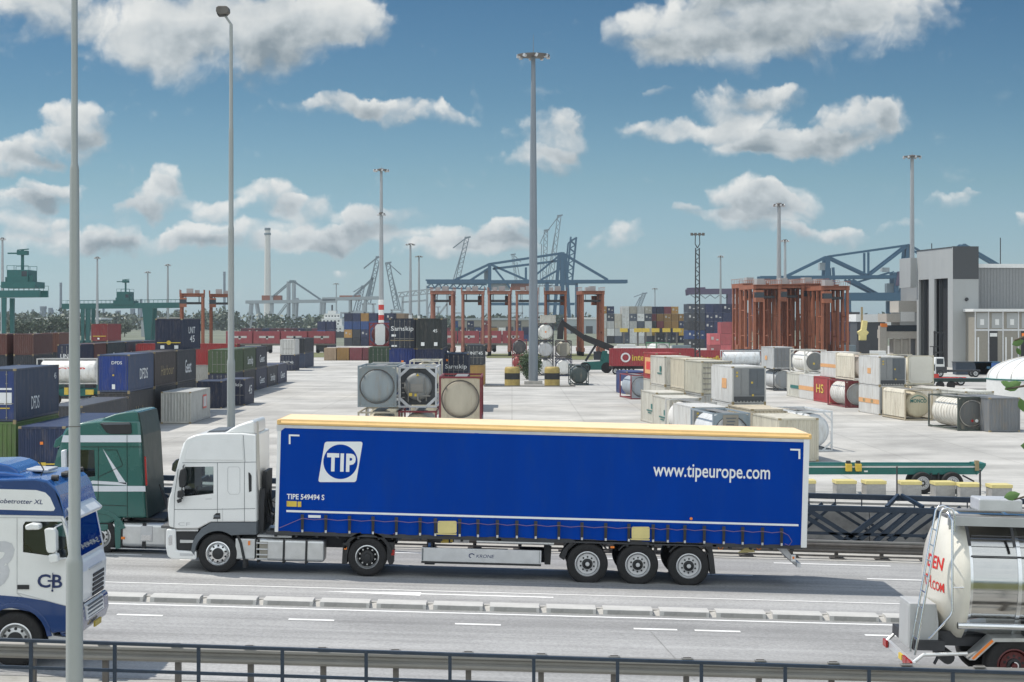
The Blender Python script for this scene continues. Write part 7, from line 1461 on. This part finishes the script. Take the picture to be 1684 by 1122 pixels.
# green rail gantries
def gantry(label, s_, px0, beam, cabx, legs, extra=()):
    loc, c = frame_obj(s_, px0); t = thing('gantry_crane', label, 'crane', loc); (xa, ya, xb, yb, tk) = beam
    mb = MB(); [mb.bar(c(xa, ya, d), c(xb, yb, d), 1.0, tk) for d in (0, 7)]; A, B = c(xa, ya), c(xb, yb); n = 10
    mb.build('girder', 'crane_green', t)
    mb = MB()
    for d in (-.5, 7.5):
        mb.bar(A + Vector((0, d, tk / 2 + 1.1)), B + Vector((0, d, tk / 2 + 1.1)), .1)
        for k in range(28): p = A.lerp(B, k / 27); mb.bar(p + Vector((0, d, tk / 2)), p + Vector((0, d, tk / 2 + 1.1)), .08)
    mb.build('railing', 'crane_green', t)
    (ca, cb_, cy0, cy1) = cabx; a, b = c(ca, cy1), c(cb_, cy0); mb = MB(); mb.box(a.x, b.x, -.5, 7.5, a.z, b.z); tr = mb.build('trolley_house', 'crane_green', t, bevel=.1)
    w = b.x - a.x; mb = MB(); mb.box(a.x - w * .25, b.x + w * .35, -.8, 7.8, a.z - 1.0, a.z + .5); mb.box(a.x - w * .1, a.x + w * .2, 0, 3, a.z + .5, a.z + 1.6); mb.box(b.x - w * .3, b.x + w * .2, 0, 3, a.z, a.z + 2.0); mb.build('trolley_frame', 'crane_green', t)
    mb = MB(); m_ = a.x + w * .55; mb.bar((m_, 3, b.z), (m_, 3, b.z + w * .95), w * .12); mb.bar((m_ - w * .7, 3, b.z + w * .8), (m_ + w * .2, 3, b.z + w * .8), w * .07); mb.box(m_ - w * .22, m_ + w * .25, 2, 4, b.z + w * .72, b.z + w * .92); mb.bar((m_ - w * .25, 3, b.z + w * .95), (m_ + w * .3, 3, b.z + w * 1.0), w * .05)
    for d in (-.3, 7.3):
        mb.bar((a.x, d, b.z + 1), (b.x, d, b.z + 1), .1)
        for k in range(4): x = a.x + w * k / 3; mb.bar((x, d, b.z), (x, d, b.z + 1), .1)
    mb.build('lamp_mast', 'crane_green', tr); mb = MB(); mb.box(a.x + w * .7, a.x + w * .95, -.56, -.5, a.z + w * .35, a.z + w * .6); mb.build('window', 'pane', tr)
    for (l0, l1, l2, l3, y0, y1) in legs:
        mb = MB(); p = [c(l0, y0), c(l1, y0), c(l3, y1), c(l2, y1)]
        for d in (-.4, 6.4): vs = [v + Vector((0, d + e_, 0)) for e_ in (0, 1.0) for v in p]; mb.add(vs, [(3, 2, 1, 0), (4, 5, 6, 7), (0, 1, 5, 4), (1, 2, 6, 5), (2, 3, 7, 6), (3, 0, 4, 7)])
        z = p[2].z; mb.box(p[3].x - .8, p[2].x + .8, -2, 9, max(0, z - 1.6), z); mb.build('leg', 'crane_green', t)
    return t
gantry('dark green rail gantry crane at the left edge, tall trolley house on its beam', 7.0, 10, (-160, 485, 66, 483, 1.6), (12, 47, 444, 467), [(3, 10, 4, 9, 490, 575), (-120, -113, -119, -114, 490, 575)])
gantry('dark green rail gantry crane with a long beam, behind the thick lamp post', 4.6, 200, (102, 504, 296, 502, 1.9), (192, 213, 480, 497), [(133, 139, 134, 138, 508, 560), (143, 149, 143, 147, 508, 560), (234, 252, 239, 248, 507, 560)])
# ------------------------------------------------------------ chimney and far stacks
def chimney(label, px, ptop, s_, r0, r1, m, bands=True):
    D = F / s_; H = CZ + (HY - ptop) / s_; t = thing('chimney', label, 'chimney', ((px - 842) / s_, D, 0)); mb = MB(); mb.tube([(0, 0, 0), (0, 0, H * .5), (0, 0, H)], [r0, (r0 + r1) / 2, r1], 24); mb.build('shaft', m, t, smooth=40)
    mb = MB(); mb.lathe([(r1, H - r1 * 2.6), (r1 * 1.25, H - r1 * 2.5), (r1 * 1.25, H - r1 * 1.9), (r1, H - r1 * 1.8)], 24, 0, 'Z'); mb.lathe([(r1 * 1.02, H - r1 * .9), (r1 * 1.12, H - r1 * .8), (r1 * 1.12, H), (r1 * .7, H + .05)], 24, 0, 'Z'); mb.build('collar', 'crane_dim', t, smooth=40)
chimney('tall pale concrete chimney right of the slim lamp post', 440, 375, 1.5, 4.0, 3.0, 'concrete_pale')
for px, pt, lab in ((100, 465, 'thin dark refinery column left of the thick lamp post'), (369, 447, 'thin dark refinery column above the half hidden carrier'), (71, 504, 'stubby distant tank tower above the trees at the left'), (232, 492, 'short distant refinery stack behind the green gantry'), (17, 508, 'pale distant refinery stack near the left edge'), (54, 509, 'second pale distant refinery stack')): chimney(lab, px, pt, 1.2, 2.0 if px != 71 else 4.5, 1.6 if px != 71 else 4.2, 'crane_dim')
rnd = random.Random(4)
t = thing('refinery', 'pale distant refinery structures on the horizon at the left', 'factory', ((50 - 842) / 1.1, F / 1.1, 0)); mb = MB()
for k in range(34): x = rnd.uniform(-60, 240); h_ = rnd.uniform(8, 26); w = rnd.uniform(1, 6); mb.box(x, x + w, 0, 8, 0, h_)
mb.build('blocks', 'crane_dim', t)
# ------------------------------------------------------------ white ship behind the alley
s_ = 3.6; loc, c = frame_obj(s_, 545); t = thing('ship', 'white ship superstructure with rows of dark windows beyond the alley', 'ship', loc); mb = MB()
for (x0, x1, y0, y1, d) in ((525, 565, 551, 536, 0), (528, 562, 536, 524, 1.5), (532, 558, 524, 516, 3), (538, 551, 516, 511, 4)): a, b = c(x0, y0), c(x1, y1); mb.box(a.x, b.x, d, d + 14 - d, max(0, a.z), b.z)
mb.build('superstructure', 'white_box', t)
for (y, xs) in ((528, range(531, 560, 6)), (533, range(530, 560, 6)), (541, range(528, 563, 6)), (546, range(528, 563, 6)), (520, range(534, 556, 5))):
    mb = MB(); dd = {528: 1.45, 533: 1.45, 541: -.05, 546: -.05, 520: 2.95}[y]
    for x in xs: a, b = c(x, y + 1), c(x + 2.6, y - 1); mb.box(a.x, b.x, dd, dd + .1, a.z, b.z)
    mb.build('window_row', 'pane', t)
mb = MB(); a = c(544, 511); mb.bar((a.x, 6, a.z), (a.x, 6, a.z + 2.6), .7); a, b = c(600, 560), c(518, 551); mb.prism([(c(518, 0).x, 0), (c(598, 0).x, 0), (c(600, 0).x, 3.0), (c(516, 0).x, 2.4)], -1, 15); mb.build('hull', 'clad_dark', t)
# ------------------------------------------------------------ workshop at the right
D0 = 308.; s_ = F / D0; ang = radians(7); X = lambda px: (px - 1563) / s_; Z = lambda py: CZ - (py - HY) / s_
w = thing('workshop', 'tall grey metal workshop with two very high dark doorways and a low windowed annex', 'building', ((1567 - 842) / s_, D0, 0), ang)
zt_ = Z(407); LD = 18.0
mb = MB()
zd = Z(457); zc2 = Z(455)
def left_wall(y0, y1, z0, z1, m, name, x=0.): mb = MB(); mb.box(x - .25 if False else x, x + .4, y0, y1, z0, z1); return mb.build(name, m, w)
# doorway facade faces left (-X); openings between piers
for (y0, y1) in ((0, 2.4), (9.0, 11.8), (17.0, 18.0)): left_wall(y0, y1, 0, zd, 'clad_grey', 'door_pier')
left_wall(0, LD, zd, zt_, 'clad_grey', 'facade_top')
for i, (y0, y1) in enumerate(((2.4, 9.0), (11.8, 17.0))): mb = MB(); mb.box(.9, 1.1, y0, y1, 0, zd); mb.build('high_door', 'black_plastic', w); mb = MB(); mb.box(.4, 1.0, y1 - 1.6, y1 - 1.45, 0, zd); mb.build('door_leaf', 'clad_dark', w)
zs = Z(459); xr = X(1607)
mb = MB(); mb.box(.4, xr, 0, .4, 0, zs - .003); mb.build('side_wall', 'clad_grey', w); mb = MB(); mb.box(0.003, xr, -.06, .4, zs, zt_ + .2); mb.build('dark_band', 'clad_dark', w)
mb = MB(); mb.box(.4, xr, LD - .4, LD, 0, zt_ - .01); mb.box(xr - .4, xr, .4, LD - .4, 0, zt_ - .01); mb.build('rear_walls', 'clad_wall', w)
mb = MB(); mb.box(-.1, xr + .1, .45, LD + .1, zt_, zt_ + .15); mb.build('roof', 'clad_dark', w)
mb = MB(); mb.box(-1.2, -.02, LD + .01, LD + 6, Z(470), zt_ - 1.2); mb.build('side_hood', 'clad_grey', w)
zr2 = Z(435); mb = MB(); mb.box(xr, xr + 34, 2.5, 40, 0, zr2); mb.build('main_hall', 'clad_wall', w)
mb = MB(); mb.box(xr - .0, xr + 34.2, 2.2, 2.49, zr2 - .5, zr2 + .2); mb.build('gutter', 'white_box', w); mb = MB(); mb.box(X(1611), X(1612.5), 2.3, 2.49, Z(512), zr2); mb.build('downpipe', 'clad_dark', w)
mb = MB()
for k in range(58): x = xr + .3 + k * .58; mb.box(x, x + .06, 2.44, 2.5, Z(512), zr2 - .5)
mb.build('cladding_ribs', 'clad_wall', w)
xa0 = X(1585); za_ = Z(513); mb = MB(); mb.box(xa0, xa0 + 36, -4.0, 2.48, 0, za_); an = mb.build('annex', 'clad_tan', w); mb = MB(); mb.box(xa0 - .5, xa0 + 36, -4.8, 2.4, za_ + .02, za_ + .5); mb.build('canopy', 'white_box', an)
zm = Z(543)
mb = MB(); mb.box(xa0, xa0 + 36, -4.06, -4.0, zm - .12, zm + .18); [mb.box(x, x + .22, -4.1, -4.0, 0, za_) for x in (xa0 + .02, xa0 + 2.4, xa0 + 5.0, xa0 + 7.8, xa0 + 10.6, xa0 + 13.4)]; mb.build('trim', 'alu_paint', an)
for k in range(6): x = xa0 + .4 + 2.7 * k; mb = MB(); mb.box(x, x + 2.1, -4.05, -3.98, zm + .35, za_ - .2); f_ = mb.build('window', 'clad_grey', an); mb = MB(); mb.box(x + .6, x + 1.3, -4.09, -4.051, zm + .9, zm + 1.9); mb.build('pane', 'white_box', f_)
for x0, x1 in ((X(1610), X(1624)), (X(1664), X(1679))): mb = MB(); mb.box(x0, x1, -4.06, -3.98, 0, zm - .15); d_ = mb.build('door', 'black_plastic', an); mb = MB(); mb.box(x0 + .1, x1 - .1, -4.1, -4.061, zm - 1.1, zm - .5); mb.build('door_sign', 'orange' if x0 > 10 else 'white_box', d_)
for px in (1590, 1637, 1647): mb = MB(); mb.box(X(px), X(px + 2.5), -4.07, -3.99, .8, zm - 1.2); mb.build('narrow_window', 'white_box', an)
mb = MB(); mb.tube([(X(1586) - 0, -.02, Z(493)), (X(1586), -.35, Z(492))], .3, 10); mb.build('wall_lamp', 'black_plastic', w)
for px, top in ((1548, 398), (1668, 388), (1614, 402)): mb = MB(); a = X(px); mb.tube([(a, 6, zt_ if px < 1607 else zr2), (a, 6, Z(top))], .09, 5); mb.build('antenna', 'dark_steel', w)
# site offices and machines before the workshop
so = thing('site_office', 'stack of grey site cabins with white panels, left of the workshop doors', 'cabin', ((1480 - 842) / 8.6, F / 8.6, 0)); s_ = 8.6; X = lambda px: (px - 1480) / s_; Z = lambda py: CZ - (py - HY) / s_
for (x0, x1, y0, y1, m, nm) in ((1478, 1509, 514, 495, 'cabin_tan', 'upper_cabin'), (1458, 1480, 530, 516, 'cabin_tan', 'cabin'), (1480, 1508, 542, 514.5, 'clad_grey', 'cabin'), (1457, 1508, 557, 542.5, 'cabin_tan', 'lower_cabin')): mb = MB(); mb.box(X(x0), X(x1), 0, 8, Z(y0), Z(y1)); mb.build(nm, m, so)
mb = MB(); mb.box(X(1481), X(1504), -.12, -.02, Z(529), Z(513)); mb.build('white_panel', 'white_box', so); mb = MB(); mb.box(X(1458), X(1508), -.1, .0, Z(545), Z(535)); mb.build('window_band', 'pane', so)
mb = MB(); [mb.box(X(px), X(px) + .35, .2, .6, 0, Z(557)) for px in (1457, 1470, 1482, 1495, 1506)]; mb.box(X(1470), X(1496), .6, 4, 0, Z(558)); mb.build('support', 'cabin_tan', so); mb = MB(); mb.box(X(1446), X(1457), -.5, 1, 0, Z(536)); mb.build('side_post', 'cabin_tan', so); mb = MB(); mb.box(X(1448), X(1458), -.6, .2, Z(538), Z(532)); mb.build('orange_sign', 'orange', so)
ws_ = thing('shed', 'long low white-roofed shed left of the site cabins', 'shed', ((1408 - 842) / 7.6, F / 7.6, 0)); s_ = 7.6; X = lambda px: (px - 1408) / s_; Z = lambda py: CZ - (py - HY) / s_
mb = MB(); mb.box(0, X(1458), 0, 9, Z(529), Z(517)); mb.build('fascia', 'white_box', ws_); mb = MB(); mb.box(.3, X(1457), .5, 8.5, 0, Z(530)); mb.build('wall', 'clad_dark', ws_)
ys = thing('mobile_crane_boom', 'pale yellow upright spreader boom with flared arms, left of the site cabins', 'spreader', ((1419 - 842) / 9.7, F / 9.7, 0)); s_ = 9.7; X = lambda px: (px - 1419) / s_; Z = lambda py: CZ - (py - HY) / s_
mb = MB(); mb.prism([(X(1413), Z(560)), (X(1424), Z(560)), (X(1424), Z(552)), (X(1428), Z(547)), (X(1424), Z(543)), (X(1426), Z(528)), (X(1418), Z(527)), (X(1416), Z(542)), (X(1410), Z(546)), (X(1413), Z(552))], -.6, .6); mb.build('boom', 'tag_yellow', ys, bevel=.05); mb = MB(); mb.box(X(1410), X(1428), -1, 1, 0, Z(560.5)); mb.build('base', 'dark_steel', ys); mb = MB(); mb.box(X(1417.5), X(1420.5), .7, 1, 0, Z(505)); mb.build('mast', 'casting', ys)
# vehicle and clutter near the workshop
def hauler(label, px, pyb, cabm, bodym, L, rz=0.):
    p = gp(px, pyb); t = thing('yard_tractor', label, 'yard vehicle', p, rz); mb = MB(); mb.box(-L / 2, L / 2, -.5, .5, .75, 1.05); mb.box(-L / 2 - .1, -L / 2 + 1.9, -1.2, 1.2, .6, 1.5); mb.build('chassis', bodym, t, bevel=.05); mb = MB(); mb.prism([(-L / 2, 1.5), (-L / 2 + 1.6, 1.5), (-L / 2 + 1.5, 2.9), (-L / 2 + .25, 2.9)], -1.1, .4); cb_ = mb.build('cab', cabm, t, bevel=.08); mb = MB(); mb.box(-L / 2 + .4, -L / 2 + 1.4, -1.13, -1.09, 1.9, 2.7); mb.build('window', 'pane', cb_)
    for x in (-L / 2 + .9, L / 2 - .9):
        for y in (-1.2, .85): o = put(WM['trailer'][0], 'wheel', t, loc=(x, y, .53)); put(WM['trailer'][1], 'rim', o)
    return t
hauler('red and white yard tractor before the workshop annex, behind the right row', 1552, 634, 'white_box', 'sign_red', 5.6); hauler('white cabbed yard tractor with a dark flat bed below the annex windows', 1572, 620, 'white_box', 'dark_steel', 7.0)
p = gp(1545, 612); fl = thing('forklift', 'black forklift mast standing by the right workshop door', 'forklift', p); mb = MB(); [mb.box(x, x + .25, -.2, .2, 0, 6.6) for x in (-.9, .65)]; [mb.box(-.9, .9, -.25, .2, z, z + .25) for z in (.8, 3.0, 6.2)]; mb.build('mast', 'black_plastic', fl); mb = MB(); mb.box(-1, 1, .3, 3.0, .5, 2.1); mb.build('body', 'dark_steel', fl, bevel=.1); mb = MB(); [mb.box(x, x + .1, .5, .6, 2.1, 4.0) for x in (-.9, .8)]; mb.box(-1, 1, .4, 2.4, 4.0, 4.12); mb.build('guard_frame', 'black_plastic', fl)
for x in (-1.1, .75): mb = MB(); mb.lathe([(0, 0), (.6, 0), (.6, .35), (0, .35)], 16, 0, 'X', (x, .9, .6)); mb.build('wheel', 'rubber', fl)
p = gp(1621, 617); sk = thing('skip', 'blue open steel skip below the annex windows', 'skip', p); mb = MB(); mb.prism([(-1.6, .15), (1.6, .15), (2.0, 2.0), (-2.0, 2.0)], -1.1, 1.1); mb.build('tub', 'mid_blue', sk, bevel=.03); mb = MB(); mb.box(-2.08, 2.08, -1.16, 1.16, 1.9, 2.04); mb.box(-.15, .4, -1.14, -1.1, 1.0, 1.35); mb.build('rim', 'crane_blue', sk)
p = gp(1598, 617); dk = thing('skip', 'dark navy open skip left of the blue one', 'skip', p); mb = MB(); mb.prism([(-2.6, .1), (2.6, .1), (2.7, 2.0), (-2.7, 2.0)], -1.1, 1.1); mb.build('tub', 'navy_steel', dk); mb = MB(); mb.box(-2.78, 2.78, -1.16, 1.16, 1.92, 2.05); mb.build('rim', 'clad_dark', dk)
p = gp(1590, 640); pl = thing('flat_trailer', 'low flat trailer with a dark green load floor below the annex', 'trailer', p); mb = MB(); mb.box(-4.5, 4.5, -1.2, 1.2, .9, 1.3); mb.build('deck', 'dark_green', pl); mb = MB(); [mb.lathe([(0, 0), (.5, 0), (.5, .3), (0, .3)], 14, 0, 'Y', (x, -1.2, .5)) for x in (-3.5, -2.2, 2.8)]; mb.build('wheels', 'rubber', pl)
p = gp(1463, 612); yp = thing('hose_pile', 'heap of pale yellow pipes in front of the site cabins', 'pipes', p); mb = MB(); rnd = random.Random(9)
for k in range(16): x = rnd.uniform(-2.6, 2.4); z = rnd.uniform(.15, 1.3) ; mb.tube([(x, rnd.uniform(-.6, .6), z * .3), (x + rnd.uniform(-.6, .6), 0, z), (x + rnd.uniform(.3, 1.2), .2, z * .6)], .13, 6)
mb.build('pipes', 'cream', yp, smooth=60)
# white domed tarpaulin hall at the right edge
p = gp(1742, 668); hl = thing('domed_shelter', 'white domed shelter with a green trim line at the right edge', 'shelter', p); s_ = (668 - HY) / CZ; r = 92 / s_; zb = CZ - (627 - HY) / s_; zt2 = CZ - (588 - HY) / s_
mb = MB(); n = 24; vs = []; fs = []
mb.lathe([(r, 0), (r, zb)], 40, 0, 'Z', (0, r, 0)); mb.build('side_wall', 'white_box', hl, smooth=40); mb = MB(); hh = zt2 - zb; mb.lathe([(r * cos(a), zb + .08 + hh * sin(a)) for a in [k * pi / 2 / 10 for k in range(11)]], 40, 0, 'Z', (0, r, 0)); mb.build('dome', 'white_paint', hl, smooth=60); mb = MB(); [mb.tube([((r + .01) * cos(a) * cos(b), r + (r + .01) * cos(a) * sin(b), zb + .09 + hh * sin(a)) for a in [k * pi / 2 / 10 for k in range(11)]], .03, 4) for b in [j * pi / 9 for j in range(18)]]; mb.build('seam', 'cabin_tan', hl); mb = MB(); mb.lathe([(r + .02, zb - .02), (r + .05, zb + .0), (r + .05, zb + .10), (r, zb + .12)], 40, 0, 'Z', (0, r, 0)); mb.build('green_trim', 'teal_steel', hl, smooth=40)
# small vans, tank and parked loads between the stacks
p = gp(1090, 607); gt = tank_container('white tank container in a green end frame behind the long red container', p + Vector((0, 0, 1.9)), radians(12), fcol=(.04, .20, .09), tcol=(.62, .63, .6), style='plate', plate=(.5, .52, .5), group='small loads behind the white row')
for px, py, col, lab in ((1150, 604, 'mid_blue', 'long blue flat wagon behind the white row'), (1200, 604, 'crane_blue', 'dark blue wagon between the white row and the carriers')):
    p = gp(px, py); t = thing('flat_wagon', lab, 'wagon', p); mb = MB(); mb.box(-6, 4.5, -1.2, 1.2, 1.4, 2.7); mb.build('body', col, t); mb = MB(); mb.box(-5.8, 4.3, -1.0, 1.0, .6, 1.39); mb.build('underframe', 'dark_steel', t)
p = gp(1219, 617); rt2 = tank_container('white tank lying behind the refrigerated container of the white row', Vector((p.x + 3, p.y, 1.2)), pi / 2, fcol=(.5, .52, .52), tcol=(.6, .63, .65), group='small loads behind the white row')
ch = thing('container_stand', 'dark steel stand under the white tank behind the white row', 'stand', (p.x, p.y + .0, 0)); mb = MB(); [mb.box(x, x + .3, y, y + .3, 0, 1.18) for x in (-2.6, 2.4) for y in (-1.1, .8)]; mb.box(-2.6, 2.7, -1.1, 1.1, 1.0, 1.19); mb.build('frame', 'dark_steel', ch)
ch = thing('container_stand', 'dark steel stand under the green framed tank', 'stand', tuple(gp(1090, 607))); mb = MB(); [mb.box(x, x + .25, y, y + .3, 0, 1.88) for x in (-1.1, .85) for y in (.3, 5.3)]; mb.box(-1.1, 1.1, .2, 5.8, 1.7, 1.89); mb.build('frame', 'dark_steel', ch)
rnd = random.Random(21)
for k, (px, py, m) in enumerate(((1043, 596, 'white_box'), (1068, 600, 'white_box'), (1034, 588, 'white_box'), (1125, 590, 'crane_dim'), (1395, 590, 'crane_dim'), (1442, 604, 'white_box'), (352, 590, 'white_box'))):
    p = gp(px, py); t = thing('van', ('white box van' if m == 'white_box' else 'blue-grey box van') + ' parked ' + ('in the gap before the white stack', 'right behind the long red container', 'close under the reach stacker boom', 'beneath the yellow spreader beams', 'in front of the dark stack by the carriers', 'left of the site cabins', 'between the pair of straddle carriers')[k], 'van', p)
    mb = MB(); mb.box(-2.6, 1.4, -1.05, 1.05, .6, 2.9); mb.build('box_body', m, t, bevel=.04); mb = MB(); mb.prism([(1.42, .5), (3.0, .5), (3.0, 1.3), (2.5, 2.3), (1.42, 2.4)], -1.0, 1.0); cb_ = mb.build('cab', m, t, bevel=.06); mb = MB(); mb.prism([(1.7, 1.45), (2.75, 1.45), (2.4, 2.15), (1.7, 2.2)], -1.02, -1.0); mb.build('window', 'pane', cb_)
    for x in (-1.7, 2.2): mb = MB(); mb.lathe([(0, 0), (.42, 0), (.42, .25), (0, .25)], 14, 0, 'Y', (x, -1.08, .42)); mb.build('wheel', 'rubber', t)
# ------------------------------------------------------------ trees
def tree(label, px, s_, H, R, group='trees on the far side of the terminal', n=1500, rnd=random.Random(5)):
    D = F / s_; t = thing('tree', label, 'tree', ((px - 842) / s_, D, 0), group=group); mb = MB(); mb.tube([(0, 0, 0), (.1, 0, H * .4), (.0, 0, H * .75)], [H * .03, H * .022, H * .008], 7)
    for k in range(5): a = rnd.uniform(0, 2 * pi); z = H * rnd.uniform(.3, .55); mb.tube([(0, 0, z), (R * .5 * cos(a), R * .5 * sin(a), z + H * .2)], [H * .012, H * .004], 5)
    mb.build('trunk', 'bark', t); mb = MB(); m = 16
    for k in range(m): a = rnd.uniform(0, 2 * pi); r = R * sqrt(rnd.random()) * .75; z = H * rnd.uniform(.32, .85) * (1 - .25 * r / R); leaves_cloud(mb, rnd, (r * cos(a), r * sin(a), z), R * .42, R * .42, H * .17, n // m, H * .05, .1)
    mb.build('crown', 'leaf_far', t, fix=False); return t
k = 0
for px, s_, H, R, lab in ((28, 4.4, 9.5, 5.5, 'round tree at the left edge'), (50, 4.2, 10.0, 6, 'tree behind the brown containers'), (88, 4.0, 11.5, 8, 'broad tree left of the thick lamp post'), (110, 4.1, 11.5, 7, 'dense tree just left of the thick lamp post'), (140, 3.8, 9.0, 6, 'tree just right of the thick lamp post'), (175, 3.5, 9.0, 6, 'tree under the green gantry beam'), (205, 3.4, 8.5, 6, 'low tree under the green gantry house')):
    tree('dark green ' + lab, px, s_, H, R)
# far woods along the horizon: one mass
mb = MB(); rnd = random.Random(8)
for k in range(520):
    x = -560 + 1120 * (k + rnd.random()) / 520; y = rnd.uniform(1250, 1500); h_ = rnd.uniform(9, 14) * (1.25 if x < -200 else .95)
    leaves_cloud(mb, rnd, (x, y, h_ * .45), rnd.uniform(4, 9), 5, h_ * .55, 60, 1.9, .0)
o = mb.build('woods', 'leaf_far', None, fix=False); o['kind'] = 'stuff'
# long low sheds far behind the terminal
for i, (x0, x1, y0, s_, wm, rm) in enumerate(((60, 165, 522, 3.2, 'crane_dim', 'white_box'), (232, 300, 522, 3.4, 'crane_grey', 'clad_tan'), (640, 720, 523, 3.2, 'crane_dim', 'clad_tan'), (742, 905, 523, 3.0, 'clad_tan', 'crane_grey'), (930, 1000, 522, 2.8, 'crane_grey', 'white_box'), (1100, 1210, 523, 2.6, 'clad_wall', 'crane_grey'), (1390, 1530, 521, 3.2, 'white_box', 'crane_grey'))):
    D = F / s_; t = thing('warehouse', ('long low warehouse behind the ' + ('trees beside the thick lamp post', 'small green gantry crane', 'pair of striped masts', 'salmon straddle carriers', 'reach stacker boom', 'dark stack by the lattice tower', 'white shed and site cabins')[i]), 'warehouse', ((x0 - 842) / s_, D, 0)); w_ = (x1 - x0) / s_; h_ = CZ + (HY - y0) / s_
    mb = MB(); mb.box(0, w_, 0, 25, 0, h_ - 1.2); mb.build('wall', wm, t); mb = MB(); mb.prism([(-.5, h_ - 1.2), (w_ + .5, h_ - 1.2), (w_ + .5, h_ - .4), (w_ / 2, h_), (-.5, h_ - .4)], -.5, 25.5); mb.build('roof', rm, t)
    for k in range(int(w_ / 9)): mb = MB(); mb.box(3 + 9 * k, 7 + 9 * k, -.08, 0, 0, 4.4); mb.build('door', 'clad_dark', t)
# ------------------------------------------------------------ leaves close to the camera at the right edge
D = 9.0; pr = lambda px, py, d=D: at(px, py, d)
t = thing('climbing_plant', 'green leafy shoots hanging into the picture at the right edge', 'plant', (pr(1760, 700).x, D, 0)); o0 = Vector(t.location)
mb = MB(); mb.tube([(0, 0, 0), (.05, 0, 4), (.0, 0, 7.0), (-.05, 0, 8.9)], [.05, .04, .03, .012], 8)
twigs = [((1758, 640), (1700, 632), (1655, 640)), ((1758, 815), (1715, 808), (1668, 822)), ((1755, 560), (1700, 548), (1668, 560)), ((1758, 750), (1735, 728), (1705, 735))]
for tw in twigs: mb.tube([pr(*p) - o0 for p in tw], [.012, .008, .004], 6)
mb.build('stem', 'bark', t); mb = MB(); rnd = random.Random(2)
def leaf(mb, c, size, ang, tilt):
    out = [(0, 0), (.30, .34), (.42, .75), (.30, 1.1), (0, 1.45), (-.30, 1.1), (-.42, .75), (-.30, .34)]
    R_ = Matrix.Rotation(tilt, 3, 'X') @ Matrix.Rotation(0, 3, 'Z'); vs = []
    for (x, y) in out: v = Vector((x, abs(x) * .35, y)) * size; v = Matrix.Rotation(ang, 3, 'Y') @ (Matrix.Rotation(tilt, 3, 'Z') @ v); vs.append(Vector(c) + v)
    mid = Vector(c) + Matrix.Rotation(ang, 3, 'Y') @ Vector((0, 0, .75 * size)); n = len(vs); mb.add(vs + [mid], [(i, (i + 1) % n, n) for i in range(n)])
for (px, py, sz, an_, ti) in ((1680, 628, .066, -2.0, .3), (1692, 640, .07, 2.6, -.4), (1668, 634, .05, -1.3, .6), (1678, 655, .05, 2.9, .2), (1698, 618, .06, .3, .1), (1678, 812, .06, -1.8, .3), (1690, 828, .07, 2.5, -.3), (1696, 808, .06, .4, .5), (1684, 560, .045, -1.9, .2), (1690, 552, .05, .2, .3), (1706, 735, .06, -1.5, .2), (1715, 722, .07, .5, .1), (1672, 572, .03, 2.7, .5)): leaf(mb, pr(px, py) - o0, sz, an_, ti)
mb.build('leaves', 'leaf_near', t, smooth=60, fix=False)
# ------------------------------------------------------------ thin summer haze over the whole terminal
mb = MB(); mb.box(-1510, 1510, -110, 2310, -1, 150); hz_ = mb.mesh('haze', 'glass'); hz_.materials.clear()
hm = bpy.data.materials.new('haze'); hm.use_nodes = True; nt = hm.node_tree; nt.nodes.clear(); o_ = nt.nodes.new('ShaderNodeOutputMaterial'); pv = nt.nodes.new('ShaderNodeVolumePrincipled'); pv.inputs['Color'].default_value = (.80, .88, .95, 1); pv.inputs['Density'].default_value = .0001; pv.inputs['Anisotropy'].default_value = .25
nt.links.new(pv.outputs[0], o_.inputs['Volume']); hz_.materials.append(hm); o_ = put(hz_, 'haze'); o_['kind'] = 'stuff'
